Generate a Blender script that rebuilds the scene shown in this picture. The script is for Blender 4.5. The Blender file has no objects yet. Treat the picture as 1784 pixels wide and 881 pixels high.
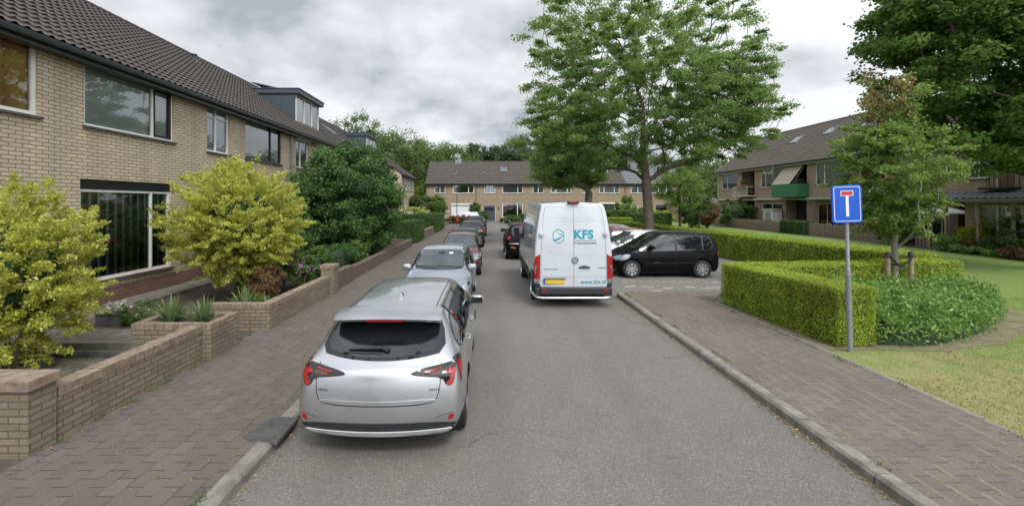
import bpy, bmesh, math, random
import numpy as np
from mathutils import Vector, Matrix
from mathutils.bvhtree import BVHTree
from mathutils.geometry import delaunay_2d_cdt

R = math.radians
SC = bpy.context.scene
COL = SC.collection

# ------------------------------------------------------------------ camera
F, U0, V0, CH = 740.0, 850.0, 353.0, 2.65      # focal length in photo px, principal point, camera height
cam = bpy.data.cameras.new('camera')
cam.sensor_width = 36.0
cam.lens = F / 1784 * 36
cam.shift_x = (892 - U0) / 1784
cam.shift_y = -(440.5 - V0) / 1784
cam.clip_start = 0.05
cam.clip_end = 2000
camo = bpy.data.objects.new('camera', cam)
COL.objects.link(camo)
camo.location = (0, 0, CH)
camo.rotation_euler = (R(90), 0, 0)
SC.camera = camo

# ------------------------------------------------------------------ world
W = bpy.data.worlds.new('World')
SC.world = W
W.use_nodes = True
nt = W.node_tree
nt.nodes.clear()
def wn(t, **k):
    n = nt.nodes.new(t)
    for a, b in k.items(): setattr(n, a, b)
    return n
SUN_EL, SUN_AZ = R(50), R(158)      # azimuth clockwise from +Y
out = wn('ShaderNodeOutputWorld')
sky = wn('ShaderNodeTexSky', sky_type='NISHITA', sun_disc=False)
sky.sun_elevation = SUN_EL
sky.sun_rotation = SUN_AZ
sky.air_density = 1.0; sky.dust_density = 2.0; sky.ozone_density = 1.5
bg1 = wn('ShaderNodeBackground'); bg1.inputs[1].default_value = 0.11
nt.links.new(sky.outputs[0], bg1.inputs[0])
tc = wn('ShaderNodeTexCoord')
sep = wn('ShaderNodeSeparateXYZ'); nt.links.new(tc.outputs['Generated'], sep.inputs[0])
def M(op, a, b=None, c=None):
    n = wn('ShaderNodeMath', operation=op)
    for i, v in enumerate((a, b, c)):
        if v is None: continue
        if isinstance(v, (int, float)): n.inputs[i].default_value = v
        else: nt.links.new(v, n.inputs[i])
    return n.outputs[0]
zc = M('MAXIMUM', sep.outputs[2], 0.0)
den = M('ADD', zc, 0.42)
cx = M('DIVIDE', sep.outputs[0], den)
cy = M('DIVIDE', sep.outputs[1], den)
comb = wn('ShaderNodeCombineXYZ'); nt.links.new(cx, comb.inputs[0]); nt.links.new(cy, comb.inputs[1]); comb.inputs[2].default_value = 3.7
def noise(scale, detail, rough, dist, off):
    mp = wn('ShaderNodeMapping'); mp.inputs['Location'].default_value = off
    nt.links.new(comb.outputs[0], mp.inputs[0])
    n = wn('ShaderNodeTexNoise'); n.inputs['Scale'].default_value = scale; n.inputs['Detail'].default_value = detail
    n.inputs['Roughness'].default_value = rough; n.inputs['Distortion'].default_value = dist
    nt.links.new(mp.outputs[0], n.inputs['Vector'])
    return n.outputs[0]
nA = noise(1.7, 3, 0.5, 0.2, (0.3, 0.15, 0))
nB = noise(4.6, 9, 0.52, 0.15, (5.2, 1.3, 2))
nn = M('ADD', M('MULTIPLY', nA, 0.62), M('MULTIPLY', nB, 0.38))
cr = wn('ShaderNodeValToRGB')
nt.links.new(nn, cr.inputs[0])
e = cr.color_ramp.elements
e[0].position = 0.41; e[0].color = (0.39, 0.43, 0.485, 1)
e[1].position = 0.60; e[1].color = (0.86, 0.885, 0.915, 1)
x = cr.color_ramp.elements.new(0.46); x.color = (0.56, 0.585, 0.62, 1)
x = cr.color_ramp.elements.new(0.53); x.color = (0.71, 0.735, 0.77, 1)
# clouds brighter round the hidden sun
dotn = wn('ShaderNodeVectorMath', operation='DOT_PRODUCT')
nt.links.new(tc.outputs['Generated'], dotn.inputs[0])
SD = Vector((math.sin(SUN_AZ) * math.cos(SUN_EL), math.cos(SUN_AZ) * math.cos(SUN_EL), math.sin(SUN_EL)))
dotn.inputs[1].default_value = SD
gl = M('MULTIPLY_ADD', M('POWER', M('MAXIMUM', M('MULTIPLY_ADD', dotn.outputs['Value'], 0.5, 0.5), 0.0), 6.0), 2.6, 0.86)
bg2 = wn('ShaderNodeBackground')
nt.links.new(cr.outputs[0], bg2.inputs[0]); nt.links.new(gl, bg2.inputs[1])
nC = noise(2.6, 6, 0.6, 0.3, (9.1, 4.4, 5))
cov = wn('ShaderNodeMapRange'); cov.interpolation_type = 'SMOOTHSTEP'
nt.links.new(nC, cov.inputs[0]); cov.inputs[1].default_value = 0.29; cov.inputs[2].default_value = 0.39
mx = wn('ShaderNodeMixShader')
nt.links.new(cov.outputs[0], mx.inputs[0]); nt.links.new(bg1.outputs[0], mx.inputs[1]); nt.links.new(bg2.outputs[0], mx.inputs[2])
nt.links.new(mx.outputs[0], out.inputs[0])

# ------------------------------------------------------------------ sun
sl = bpy.data.lights.new('sun', 'SUN')
sl.energy = 1.5; sl.angle = R(11); sl.color = (1.0, 0.965, 0.90)
so = bpy.data.objects.new('sun', sl); COL.objects.link(so)
so.rotation_euler = SD.to_track_quat('Z', 'Y').to_euler()
so.location = (20, -20, 30)

SC.view_settings.view_transform = 'Standard'
SC.view_settings.look = 'None'
SC.view_settings.exposure = 0.40
SC.view_settings.gamma = 1.0
SC.view_settings.use_curve_mapping = False
SC.render.engine = 'CYCLES'
SC.cycles.max_bounces = 6
SC.cycles.diffuse_bounces = 3
SC.cycles.glossy_bounces = 3
SC.cycles.transmission_bounces = 3
SC.cycles.transparent_max_bounces = 8
SC.cycles.use_adaptive_sampling = True
SC.cycles.adaptive_threshold = 0.02
SC.cycles.sample_clamp_indirect = 6
SC.cycles.caustics_reflective = False
SC.cycles.caustics_refractive = False
SC.cycles.use_denoising = True

# ------------------------------------------------------------------ tags
def tag(o, label=None, cat=None, group=None, kind=None):
    if label: o['label'] = label
    if cat: o['category'] = cat
    if group: o['group'] = group
    if kind: o['kind'] = kind
    return o
def empty(name, loc, rz=0.0):
    o = bpy.data.objects.new(name, None); COL.objects.link(o)
    o.location = loc; o.rotation_euler = (0, 0, rz); o.empty_display_size = 0.3
    return o
def thing(name, label, cat, loc=(0, 0, 0), rz=0.0, group=None):
    return tag(empty(name, loc, rz), label, cat, group)
def copy_tree(o, parent=None):
    c = o.copy(); COL.objects.link(c); c.parent = parent
    for ch in list(o.children): copy_tree(ch, c)
    return c

# ------------------------------------------------------------------ mesh helpers
def link_mesh(name, verts, faces, mat, parent=None, smooth=False, mats=None, midx=None):
    me = bpy.data.meshes.new(name)
    me.from_pydata([tuple(v) for v in verts], [], faces)
    ms = mats if mats else [mat]
    for m in ms: me.materials.append(m)
    if midx is not None: me.polygons.foreach_set('material_index', midx)
    if smooth: me.polygons.foreach_set('use_smooth', [True] * len(me.polygons))
    me.update()
    o = bpy.data.objects.new(name, me); COL.objects.link(o); o.parent = parent
    return o

class MB:
    def __init__(s): s.v = []; s.f = []; s.m = []
    def add(s, vs, fs, mi=0):
        b = len(s.v); s.v += [tuple(v) for v in vs]
        for f in fs: s.f.append([i + b for i in f]); s.m.append(mi)
        return s
    def box(s, x0, x1, y0, y1, z0, z1, mi=0):
        if x0 > x1: x0, x1 = x1, x0
        if y0 > y1: y0, y1 = y1, y0
        if z0 > z1: z0, z1 = z1, z0
        v = [(x0,y0,z0),(x1,y0,z0),(x1,y1,z0),(x0,y1,z0),(x0,y0,z1),(x1,y0,z1),(x1,y1,z1),(x0,y1,z1)]
        return s.add(v, [(0,3,2,1),(4,5,6,7),(0,1,5,4),(1,2,6,5),(2,3,7,6),(3,0,4,7)], mi)
    def quad(s, a, b, c, d, mi=0): return s.add([a, b, c, d], [(0, 1, 2, 3)], mi)
    def prism(s, pts, z0, z1, mi=0):
        n = len(pts)
        v = [(p[0], p[1], z0) for p in pts] + [(p[0], p[1], z1) for p in pts]
        f = [tuple(range(n - 1, -1, -1)), tuple(range(n, 2 * n))] + [(i, (i + 1) % n, n + (i + 1) % n, n + i) for i in range(n)]
        return s.add(v, f, mi)
    def tube(s, pts, r, n=8, mi=0, cap=True):
        pts = [Vector(p) for p in pts]
        rs = r if isinstance(r, (list, tuple)) else [r] * len(pts)
        rings = []
        up = None
        for i, p in enumerate(pts):
            a = pts[max(0, i - 1)]; b = pts[min(len(pts) - 1, i + 1)]
            d = (b - a).normalized()
            if up is None:
                up = Vector((0, 0, 1)) if abs(d.z) < 0.9 else Vector((1, 0, 0))
            x = d.cross(up).normalized(); y = x.cross(d).normalized(); up = y
            rings.append([p + x * math.cos(2*math.pi*k/n) * rs[i] + y * math.sin(2*math.pi*k/n) * rs[i] for k in range(n)])
        v = [q for rg in rings for q in rg]
        f = []
        for i in range(len(pts) - 1):
            for k in range(n):
                f.append((i*n + k, (i+1)*n + k, (i+1)*n + (k+1) % n, i*n + (k+1) % n))
        if cap:
            f.append(tuple(range(n))); f.append(tuple((len(pts)-1)*n + k for k in range(n - 1, -1, -1)))
        return s.add(v, f, mi)
    def lathe_x(s, prof, n=32, cx=0, cz=0, cy=0, mi=0):
        # prof: list of (x, r) revolved round the local x axis
        v = []; f = []
        for (x, r) in prof:
            for k in range(n):
                a = 2*math.pi*k/n
                v.append((cx + x, cy + r*math.cos(a), cz + r*math.sin(a)))
        m = len(prof)
        for i in range(m - 1):
            for k in range(n):
                f.append((i*n+k, i*n+(k+1) % n, (i+1)*n+(k+1) % n, (i+1)*n+k))
        return s.add(v, f, mi)
    def lathe_z(s, prof, n=16, c=(0, 0, 0), mi=0):
        v = []; f = []
        for (r, z) in prof:
            for k in range(n):
                a = 2*math.pi*k/n
                v.append((c[0] + r*math.cos(a), c[1] + r*math.sin(a), c[2] + z))
        for i in range(len(prof) - 1):
            for k in range(n):
                f.append((i*n+k, i*n+(k+1) % n, (i+1)*n+(k+1) % n, (i+1)*n+k))
        return s.add(v, f, mi)
    def xf(s, mat): s.v = [tuple(mat @ Vector(v)) for v in s.v]; return s
    def build(s, name, mat, parent=None, smooth=False, bevel=0.0, mats=None, label=None):
        o = link_mesh(name, s.v, s.f, mat, parent, smooth, mats, s.m if mats else None)
        if bevel:
            b = o.modifiers.new('bevel', 'BEVEL'); b.width = bevel; b.segments = 2; b.limit_method = 'ANGLE'
        if smooth: o.data.set_sharp_from_angle(angle=R(40))
        if label: o['label'] = label
        return o

# ------------------------------------------------------------------ materials
def newmat(name):
    m = bpy.data.materials.new(name); m.use_nodes = True
    t = m.node_tree; t.nodes.clear()
    o = t.nodes.new('ShaderNodeOutputMaterial'); p = t.nodes.new('ShaderNodeBsdfPrincipled')
    t.links.new(p.outputs[0], o.inputs[0])
    return m, t, p, o
def N(t, typ, ins=None, **k):
    n = t.nodes.new(typ)
    for a, b in k.items(): setattr(n, a, b)
    if ins:
        for a, b in ins.items():
            if isinstance(b, bpy.types.NodeSocket): t.links.new(b, n.inputs[a])
            else: n.inputs[a].default_value = b
    return n
def rgb(c): return (c[0], c[1], c[2], 1)
def mixc(t, fac, a, b, blend='MIX'):
    n = t.nodes.new('ShaderNodeMix'); n.data_type = 'RGBA'; n.blend_type = blend
    for s, v in ((n.inputs[0], fac), (n.inputs[6], a), (n.inputs[7], b)):
        if isinstance(v, bpy.types.NodeSocket): t.links.new(v, s)
        elif isinstance(v, (int, float)): s.default_value = v
        else: s.default_value = rgb(v)
    return n.outputs[2]
def ramp(t, fac, stops):
    n = t.nodes.new('ShaderNodeValToRGB')
    el = n.color_ramp.elements
    while len(el) < len(stops): el.new(0.5)
    for i, (p, c) in enumerate(stops):
        el[i].position = p; el[i].color = rgb(c) if not isinstance(c, (int, float)) else (c, c, c, 1)
    t.links.new(fac, n.inputs[0])
    return n.outputs[0]
def noise_(t, vec, scale, detail=4, rough=0.6):
    n = N(t, 'ShaderNodeTexNoise', {'Scale': scale, 'Detail': detail, 'Roughness': rough})
    if vec is not None: t.links.new(vec, n.inputs['Vector'])
    return n.outputs[0]
def geo_pos(t): return t.nodes.new('ShaderNodeNewGeometry').outputs['Position']
def obj_pos(t): return t.nodes.new('ShaderNodeTexCoord').outputs['Object']
def bump(t, p, h, strength=0.3, dist=0.01):
    b = N(t, 'ShaderNodeBump', {'Strength': strength, 'Distance': dist, 'Height': h})
    t.links.new(b.outputs[0], p.inputs['Normal'])

_mc = {}
def simple(name, c, rough=0.6, metal=0.0, var=0.12, scale=6.0, bmp=0.0, coat=0.0, spec=0.5, ior=None):
    if name in _mc: return _mc[name]
    m, t, p, o = newmat(name)
    v = obj_pos(t)
    n = noise_(t, v, scale, 5)
    a = tuple(max(0, k*(1-var)) for k in c); b = tuple(min(1, k*(1+var)) for k in c)
    t.links.new(ramp(t, n, [(0.3, a), (0.7, b)]), p.inputs['Base Color'])
    p.inputs['Roughness'].default_value = rough; p.inputs['Metallic'].default_value = metal
    p.inputs['Coat Weight'].default_value = coat; p.inputs['Coat Roughness'].default_value = 0.04
    p.inputs['Specular IOR Level'].default_value = spec
    if ior: p.inputs['IOR'].default_value = ior
    if bmp: bump(t, p, noise_(t, v, scale*8, 4), bmp, 0.01)
    _mc[name] = m
    return m
def paint(name, c, metal=0.0, rough=0.35, coat=1.0, dirt_amt=0.18):
    if name in _mc: return _mc[name]
    m, t, p, o = newmat(name)
    v = obj_pos(t)
    fl = noise_(t, v, 900, 2)
    dirt = noise_(t, v, 2.2, 6, 0.65)
    a = mixc(t, ramp(t, fl, [(0.35, 0.0), (0.65, 1.0)]), tuple(k*0.93 for k in c), tuple(min(1, k*1.06) for k in c))
    a = mixc(t, ramp(t, dirt, [(0.5, 0.0), (0.8, dirt_amt)]), a, (0.20, 0.18, 0.15))
    t.links.new(a, p.inputs['Base Color'])
    t.links.new(ramp(t, dirt, [(0.35, rough), (0.75, min(1, rough+0.2))]), p.inputs['Roughness'])
    p.inputs['Metallic'].default_value = metal
    p.inputs['Coat Weight'].default_value = coat; p.inputs['Coat Roughness'].default_value = 0.05
    _mc[name] = m
    return m

def brick(name, c1, c2, mortar, bw=0.28, bh=0.095, ms=0.011, bmp=0.5, dirt=0.25, world=False):
    m, t, p, o = newmat(name)
    v = geo_pos(t) if world else obj_pos(t)
    s = N(t, 'ShaderNodeSeparateXYZ', {0: v})
    g = t.nodes.new('ShaderNodeNewGeometry')
    u = N(t, 'ShaderNodeMath', {0: s.outputs[0], 1: s.outputs[1]}, operation='ADD').outputs[0]
    vec = N(t, 'ShaderNodeCombineXYZ', {0: u, 1: s.outputs[2], 2: 0.0}).outputs[0]
    b = N(t, 'ShaderNodeTexBrick', {'Vector': vec, 'Color1': rgb(c1), 'Color2': rgb(c2), 'Mortar': rgb(mortar), 'Scale': 1.0,
          'Mortar Size': ms, 'Mortar Smooth': 0.15, 'Bias': -0.1, 'Brick Width': bw, 'Row Height': bh})
    fine = noise_(t, v, 45, 5)
    big = noise_(t, v, 0.9, 6, 0.65)
    streak = noise_(t, N(t, 'ShaderNodeMapping', {0: v, 3: (2.2, 2.2, 0.25)}).outputs[0], 1.0, 5)
    a = mixc(t, 0.35, b.outputs[0], ramp(t, fine, [(0.3, 0.35), (0.7, 0.75)]), 'OVERLAY')
    a = mixc(t, ramp(t, big, [(0.4, 0.0), (0.75, dirt)]), a, tuple(k*0.45 for k in c1))
    a = mixc(t, ramp(t, streak, [(0.42, 0.0), (0.75, dirt*1.3)]), a, (0.13, 0.115, 0.09))
    t.links.new(a, p.inputs['Base Color'])
    p.inputs['Roughness'].default_value = 0.88
    hh = N(t, 'ShaderNodeMath', {0: b.outputs['Fac'], 1: -1.0, 2: 1.0}, operation='MULTIPLY_ADD').outputs[0]
    hh = N(t, 'ShaderNodeMath', {0: fine, 1: 0.35, 2: hh}, operation='MULTIPLY_ADD').outputs[0]
    bump(t, p, hh, bmp, 0.012)
    return m

def leafmat(name, dark, mid, light, trans=0.28, rough=0.5, scale=0.6, brown=None):
    m, t, p, o = newmat(name)
    g = t.nodes.new('ShaderNodeNewGeometry')
    ri = g.outputs['Random Per Island']
    n = noise_(t, g.outputs['Position'], scale, 3)
    f = N(t, 'ShaderNodeMath', {0: ri, 1: 0.55, 2: N(t, 'ShaderNodeMath', {0: n, 1: 0.9, 2: -0.2}, operation='MULTIPLY_ADD').outputs[0]}, operation='MULTIPLY_ADD').outputs[0]
    c = ramp(t, f, [(0.15, dark), (0.5, mid), (0.9, light)])
    if brown: c = mixc(t, ramp(t, noise_(t, g.outputs['Position'], 1.4, 5, 0.65), [(0.52, 0.0), (0.66, brown)]), c, (0.16, 0.11, 0.03))
    t.links.new(c, p.inputs['Base Color'])
    p.inputs['Roughness'].default_value = rough
    p.inputs['Specular IOR Level'].default_value = 0.35
    tr = N(t, 'ShaderNodeBsdfTranslucent', {0: mixc(t, 0.6, c, light)})
    ms = N(t, 'ShaderNodeMixShader', {0: trans, 1: p.outputs[0], 2: tr.outputs[0]})
    t.links.new(ms.outputs[0], o.inputs[0])
    return m

def glass_pane(name, tint=(0.88, 0.91, 0.91), refl=0.16):
    m, t, p, o = newmat(name)
    t.nodes.remove(p)
    fr = N(t, 'ShaderNodeFresnel', {'IOR': 1.6})
    f = N(t, 'ShaderNodeMath', {0: fr.outputs[0], 1: 1.3, 2: refl*0.55}, operation='MULTIPLY_ADD', use_clamp=True)
    gl = N(t, 'ShaderNodeBsdfGlossy', {'Color': (0.9, 0.93, 0.95, 1), 'Roughness': 0.015})
    wv = noise_(t, obj_pos(t), 1.3, 2)
    b = N(t, 'ShaderNodeBump', {'Strength': 0.04, 'Distance': 0.05, 'Height': wv}); t.links.new(b.outputs[0], gl.inputs['Normal'])
    tr = N(t, 'ShaderNodeBsdfTransparent', {0: rgb(tint)})
    ms = N(t, 'ShaderNodeMixShader', {0: f.outputs[0], 1: tr.outputs[0], 2: gl.outputs[0]})
    t.links.new(ms.outputs[0], o.inputs[0])
    return m
def stripes(name, c1, c2, period, axis, rough=0.8, duty=0.8):
    m, t, p, o = newmat(name)
    s = N(t, 'ShaderNodeSeparateXYZ', {0: obj_pos(t)})
    fr = N(t, 'ShaderNodeMath', {0: N(t, 'ShaderNodeMath', {0: s.outputs[axis], 1: period}, operation='DIVIDE').outputs[0]}, operation='FRACT').outputs[0]
    c = ramp(t, fr, [(0.0, c2), (duty*0.4, c1), (duty, c1), (1.0, c2)])
    t.links.new(c, p.inputs['Base Color']); p.inputs['Roughness'].default_value = rough
    bump(t, p, fr, 0.15, 0.003)
    return m

def asphalt(name, base, speck, patch=0.25):
    m, t, p, o = newmat(name)
    v = geo_pos(t)
    vo = N(t, 'ShaderNodeTexVoronoi', {'Scale': 105.0, 'Vector': v})
    col = N(t, 'ShaderNodeSeparateColor', {0: vo.outputs['Color']}).outputs[0]
    a = ramp(t, col, [(0.0, tuple(k*0.66 for k in base)), (0.6, base), (0.9, tuple(k*1.2 for k in base)), (1.0, speck)])
    big = noise_(t, v, 0.35, 6, 0.6)
    mid = noise_(t, v, 2.5, 5, 0.6)
    a = mixc(t, ramp(t, big, [(0.38, 0.0), (0.68, patch)]), a, tuple(k*1.5 for k in base))
    a = mixc(t, ramp(t, mid, [(0.45, 0.0), (0.75, patch)]), a, tuple(k*0.55 for k in base))
    s = N(t, 'ShaderNodeSeparateXYZ', {0: v})
    wob = noise_(t, v, 0.25, 3)
    wx = N(t, 'ShaderNodeMath', {0: wob, 1: 0.5, 2: s.outputs[0]}, operation='MULTIPLY_ADD').outputs[0]
    wv = N(t, 'ShaderNodeMath', {0: N(t, 'ShaderNodeMath', {0: wx, 1: 3.7}, operation='MULTIPLY').outputs[0]}, operation='SINE').outputs[0]
    a = mixc(t, ramp(t, wv, [(0.55, 0.0), (1.0, 0.22)]), a, tuple(k*0.72 for k in base))
    st = noise_(t, v, 0.9, 4, 0.75)
    a = mixc(t, ramp(t, st, [(0.64, 0.0), (0.74, 0.35)]), a, tuple(k*0.45 for k in base))
    warp = N(t, 'ShaderNodeTexNoise', {'Scale': 1.3, 'Detail': 6.0, 'Vector': v})
    wvv = N(t, 'ShaderNodeVectorMath', {0: v, 1: N(t, 'ShaderNodeVectorMath', {0: warp.outputs['Color'], 1: (1.2, 1.2, 0)}, operation='MULTIPLY').outputs[0]}, operation='ADD').outputs[0]
    ck = N(t, 'ShaderNodeTexVoronoi', {'Scale': 0.32, 'Vector': wvv}, feature='DISTANCE_TO_EDGE')
    cm = N(t, 'ShaderNodeMath', {0: ramp(t, ck.outputs['Distance'], [(0.0, 1.0), (0.006, 0.0)]), 1: ramp(t, big, [(0.45, 0.0), (0.55, 0.55)])}, operation='MULTIPLY').outputs[0]
    a = mixc(t, cm, a, tuple(k*0.3 for k in base))
    t.links.new(a, p.inputs['Base Color']); p.inputs['Roughness'].default_value = 0.85
    bump(t, p, vo.outputs['Distance'], 0.45, 0.005)
    return m

def pavers(name, c1, c2, joint, moss, mossamt=0.5, bw=0.3, bh=0.3, rot=True, speck=0.35):
    m, t, p, o = newmat(name)
    v = geo_pos(t)
    wob = N(t, 'ShaderNodeTexNoise', {'Scale': 1.1, 'Vector': v})
    wv = N(t, 'ShaderNodeVectorMath', {0: wob.outputs['Color'], 1: (0.05, 0.05, 0)}, operation='MULTIPLY').outputs[0]
    v2 = N(t, 'ShaderNodeVectorMath', {0: v, 1: wv}, operation='ADD').outputs[0]
    s = N(t, 'ShaderNodeSeparateXYZ', {0: v2})
    vec = N(t, 'ShaderNodeCombineXYZ', {0: s.outputs[1 if rot else 0], 1: s.outputs[0 if rot else 1], 2: 0.0}).outputs[0]
    b = N(t, 'ShaderNodeTexBrick', {'Vector': vec, 'Color1': rgb(c1), 'Color2': rgb(c2), 'Mortar': (0, 0, 0, 1), 'Scale': 1.0,
          'Mortar Size': 0.006, 'Mortar Smooth': 0.3, 'Bias': 0.0, 'Brick Width': bw, 'Row Height': bh})
    b2 = N(t, 'ShaderNodeTexBrick', {'Vector': vec, 'Scale': 1.0, 'Mortar Size': 0.013, 'Mortar Smooth': 0.5, 'Bias': 0.0, 'Brick Width': 400.0, 'Row Height': bh})
    fine = noise_(t, v, 60, 4)
    vo = N(t, 'ShaderNodeTexVoronoi', {'Scale': 38.0, 'Vector': v})
    spk = ramp(t, vo.outputs['Distance'], [(0.0, 1.0), (0.17, 0.0)])
    spn = noise_(t, v, 3.0, 4)
    spk = N(t, 'ShaderNodeMath', {0: spk, 1: ramp(t, spn, [(0.5, 0.0), (0.7, speck)])}, operation='MULTIPLY').outputs[0]
    big = noise_(t, v, 0.7, 6, 0.62)
    a = mixc(t, 0.4, b.outputs[0], ramp(t, fine, [(0.3, 0.3), (0.7, 0.8)]), 'OVERLAY')
    a = mixc(t, ramp(t, big, [(0.4, 0.0), (0.72, 0.4)]), a, tuple(k*0.62 for k in c1))
    mn = noise_(t, v, 1.3, 5, 0.7)
    jc = mixc(t, ramp(t, mn, [(0.42, 0.0), (0.6, mossamt)]), joint, moss)
    a = mixc(t, b.outputs['Fac'], a, joint)
    mf = N(t, 'ShaderNodeMath', {0: b2.outputs['Fac'], 1: ramp(t, noise_(t, v, 2.1, 6, 0.75), [(0.42, 0.0), (0.58, mossamt)])}, operation='MULTIPLY').outputs[0]
    a = mixc(t, mf, a, moss)
    a = mixc(t, spk, a, (0.42, 0.38, 0.33))
    t.links.new(a, p.inputs['Base Color']); p.inputs['Roughness'].default_value = 0.9
    hh = N(t, 'ShaderNodeMath', {0: b.outputs['Fac'], 1: -1.0, 2: fine}, operation='MULTIPLY_ADD').outputs[0]
    bump(t, p, hh, 0.5, 0.008)
    return m

def lawnmat(name):
    m, t, p, o = newmat(name)
    v = geo_pos(t)
    f = noise_(t, v, 30, 5, 0.7); bgn = noise_(t, v, 0.45, 5, 0.6); md = noise_(t, v, 2.2, 5, 0.65)
    s = N(t, 'ShaderNodeSeparateXYZ', {0: v})
    green = ramp(t, f, [(0.3, (0.11, 0.17, 0.03)), (0.7, (0.20, 0.28, 0.06))])
    dry = ramp(t, f, [(0.3, (0.19, 0.175, 0.07)), (0.7, (0.36, 0.31, 0.14))])
    near = N(t, 'ShaderNodeMapRange', {0: s.outputs[1], 1: 10.0, 2: 5.5, 3: -0.25, 4: 0.16}).outputs[0]
    k = N(t, 'ShaderNodeMath', {0: N(t, 'ShaderNodeMath', {0: bgn, 1: 0.5, 2: N(t, 'ShaderNodeMath', {0: md, 1: 0.5}, operation='MULTIPLY').outputs[0]}, operation='MULTIPLY_ADD').outputs[0], 1: near}, operation='ADD').outputs[0]
    a = mixc(t, ramp(t, k, [(0.43, 0.0), (0.60, 0.9)]), green, dry)
    # bare trodden earth round the shrub bed
    t.links.new(a, p.inputs['Base Color']); p.inputs['Roughness'].default_value = 0.95
    bump(t, p, f, 0.8, 0.03)
    return m

def rooftile(name, c, moss=0.15):
    m, t, p, o = newmat(name)
    v = obj_pos(t)
    s = N(t, 'ShaderNodeSeparateXYZ', {0: v})
    f = noise_(t, v, 20, 5); bgn = noise_(t, v, 0.8, 6, 0.65)
    vo = N(t, 'ShaderNodeTexVoronoi', {'Scale': 3.4, 'Vector': v})
    cc = N(t, 'ShaderNodeSeparateColor', {0: vo.outputs['Color']}).outputs[0]
    a = ramp(t, f, [(0.3, tuple(k*0.75 for k in c)), (0.7, tuple(k*1.25 for k in c))])
    a = mixc(t, ramp(t, cc, [(0.0, 0.0), (1.0, 0.45)]), a, tuple(k*1.35 for k in c))
    a = mixc(t, ramp(t, bgn, [(0.5, 0.0), (0.78, moss)]), a, (0.14, 0.13, 0.06))
    t.links.new(a, p.inputs['Base Color']); p.inputs['Roughness'].default_value = 0.8
    bump(t, p, f, 0.3, 0.01)
    return m

MT = {}
MT['road'] = asphalt('asphalt', (0.148, 0.137, 0.124), (0.30, 0.28, 0.25), 0.22)
MT['bay'] = asphalt('bay_asphalt', (0.175, 0.163, 0.145), (0.40, 0.37, 0.32), 0.2)
MT['pave_l'] = pavers('paving_slabs', (0.128, 0.108, 0.095), (0.104, 0.088, 0.078), (0.045, 0.038, 0.033), (0.15, 0.13, 0.06), 0.75, 0.24, 0.17, speck=1.0)
MT['pave_r'] = pavers('paving_blocks', (0.155, 0.130, 0.113), (0.130, 0.109, 0.095), (0.075, 0.062, 0.052), (0.32, 0.25, 0.12), 0.8, 0.20, 0.19, speck=1.0)
MT['kerb'] = simple('kerb_concrete', (0.20, 0.185, 0.16), 0.9, var=0.35, scale=5, bmp=0.5)
MT['kerb_dark'] = simple('dark_stone', (0.075, 0.073, 0.070), 0.8, var=0.3, scale=7, bmp=0.5)
MT['lawn'] = lawnmat('lawn')
MT['soil'] = simple('soil', (0.085, 0.066, 0.048), 0.95, var=0.45, scale=7, bmp=0.9)
MT['earth'] = simple('dry_earth', (0.17, 0.15, 0.085), 0.95, var=0.3, scale=4, bmp=0.8)
MT['brick_l'] = brick('tan_brick', (0.55, 0.45, 0.315), (0.46, 0.37, 0.255), (0.19, 0.165, 0.135), bw=0.26, bh=0.086, ms=0.011, dirt=0.26)
MT['brick_red'] = brick('red_brown_brick', (0.20, 0.09, 0.06), (0.14, 0.065, 0.045), (0.20, 0.16, 0.13), dirt=0.3)
MT['brick_w'] = brick('garden_wall_brick', (0.255, 0.208, 0.138), (0.175, 0.143, 0.098), (0.075, 0.066, 0.054), bw=0.22, bh=0.073, ms=0.008, dirt=0.5, world=True)
MT['brick_wd'] = brick('weathered_wall_brick', (0.17, 0.125, 0.095), (0.125, 0.095, 0.075), (0.07, 0.06, 0.05), bw=0.22, bh=0.073, ms=0.008, dirt=0.5, world=True)
MT['brick_far'] = brick('far_brick', (0.355, 0.265, 0.175), (0.30, 0.225, 0.15), (0.25, 0.20, 0.15), bw=0.22, bh=0.07, dirt=0.25)
MT['brick_r'] = brick('brown_brick', (0.42, 0.31, 0.225), (0.36, 0.26, 0.19), (0.23, 0.185, 0.14), bw=0.24, bh=0.08, dirt=0.3)
MT['tile_l'] = rooftile('dark_brown_tiles', (0.055, 0.047, 0.043), 0.1)
MT['tile_f'] = rooftile('brown_tiles', (0.072, 0.061, 0.054), 0.3)
MT['tile_g'] = rooftile('grey_tiles', (0.14, 0.145, 0.155))
MT['tile_r'] = rooftile('right_brown_tiles', (0.085, 0.072, 0.062), 0.3)
MT['white'] = simple('white_frame_paint', (0.70, 0.70, 0.66), 0.45, var=0.06)
MT['cream'] = simple('cream_paint', (0.52, 0.50, 0.42), 0.5, var=0.12)
MT['black'] = simple('black_frame_paint', (0.012, 0.013, 0.015), 0.4, var=0.2)
MT['anthracite'] = simple('anthracite_cladding', (0.045, 0.055, 0.07), 0.45, var=0.12)
MT['zinc'] = simple('zinc', (0.22, 0.25, 0.27), 0.4, metal=0.6, var=0.15)
MT['gutter'] = simple('dark_gutter', (0.035, 0.042, 0.047), 0.35, var=0.2)
MT['steel'] = simple('galvanised_steel', (0.30, 0.33, 0.36), 0.45, metal=0.55, var=0.15, scale=20)
MT['pane'] = glass_pane('window_glass')
MT['pane_far'] = glass_pane('window_glass_soft', refl=0.3)
MT['dark'] = simple('dark_interior', (0.02, 0.022, 0.022), 0.9)
MT['orange'] = stripes('orange_curtain', (0.72, 0.40, 0.11), (0.55, 0.28, 0.07), 0.5, 0)
MT['blind'] = stripes('slatted_blind', (0.75, 0.80, 0.80), (0.45, 0.50, 0.50), 0.06, 2)
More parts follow.
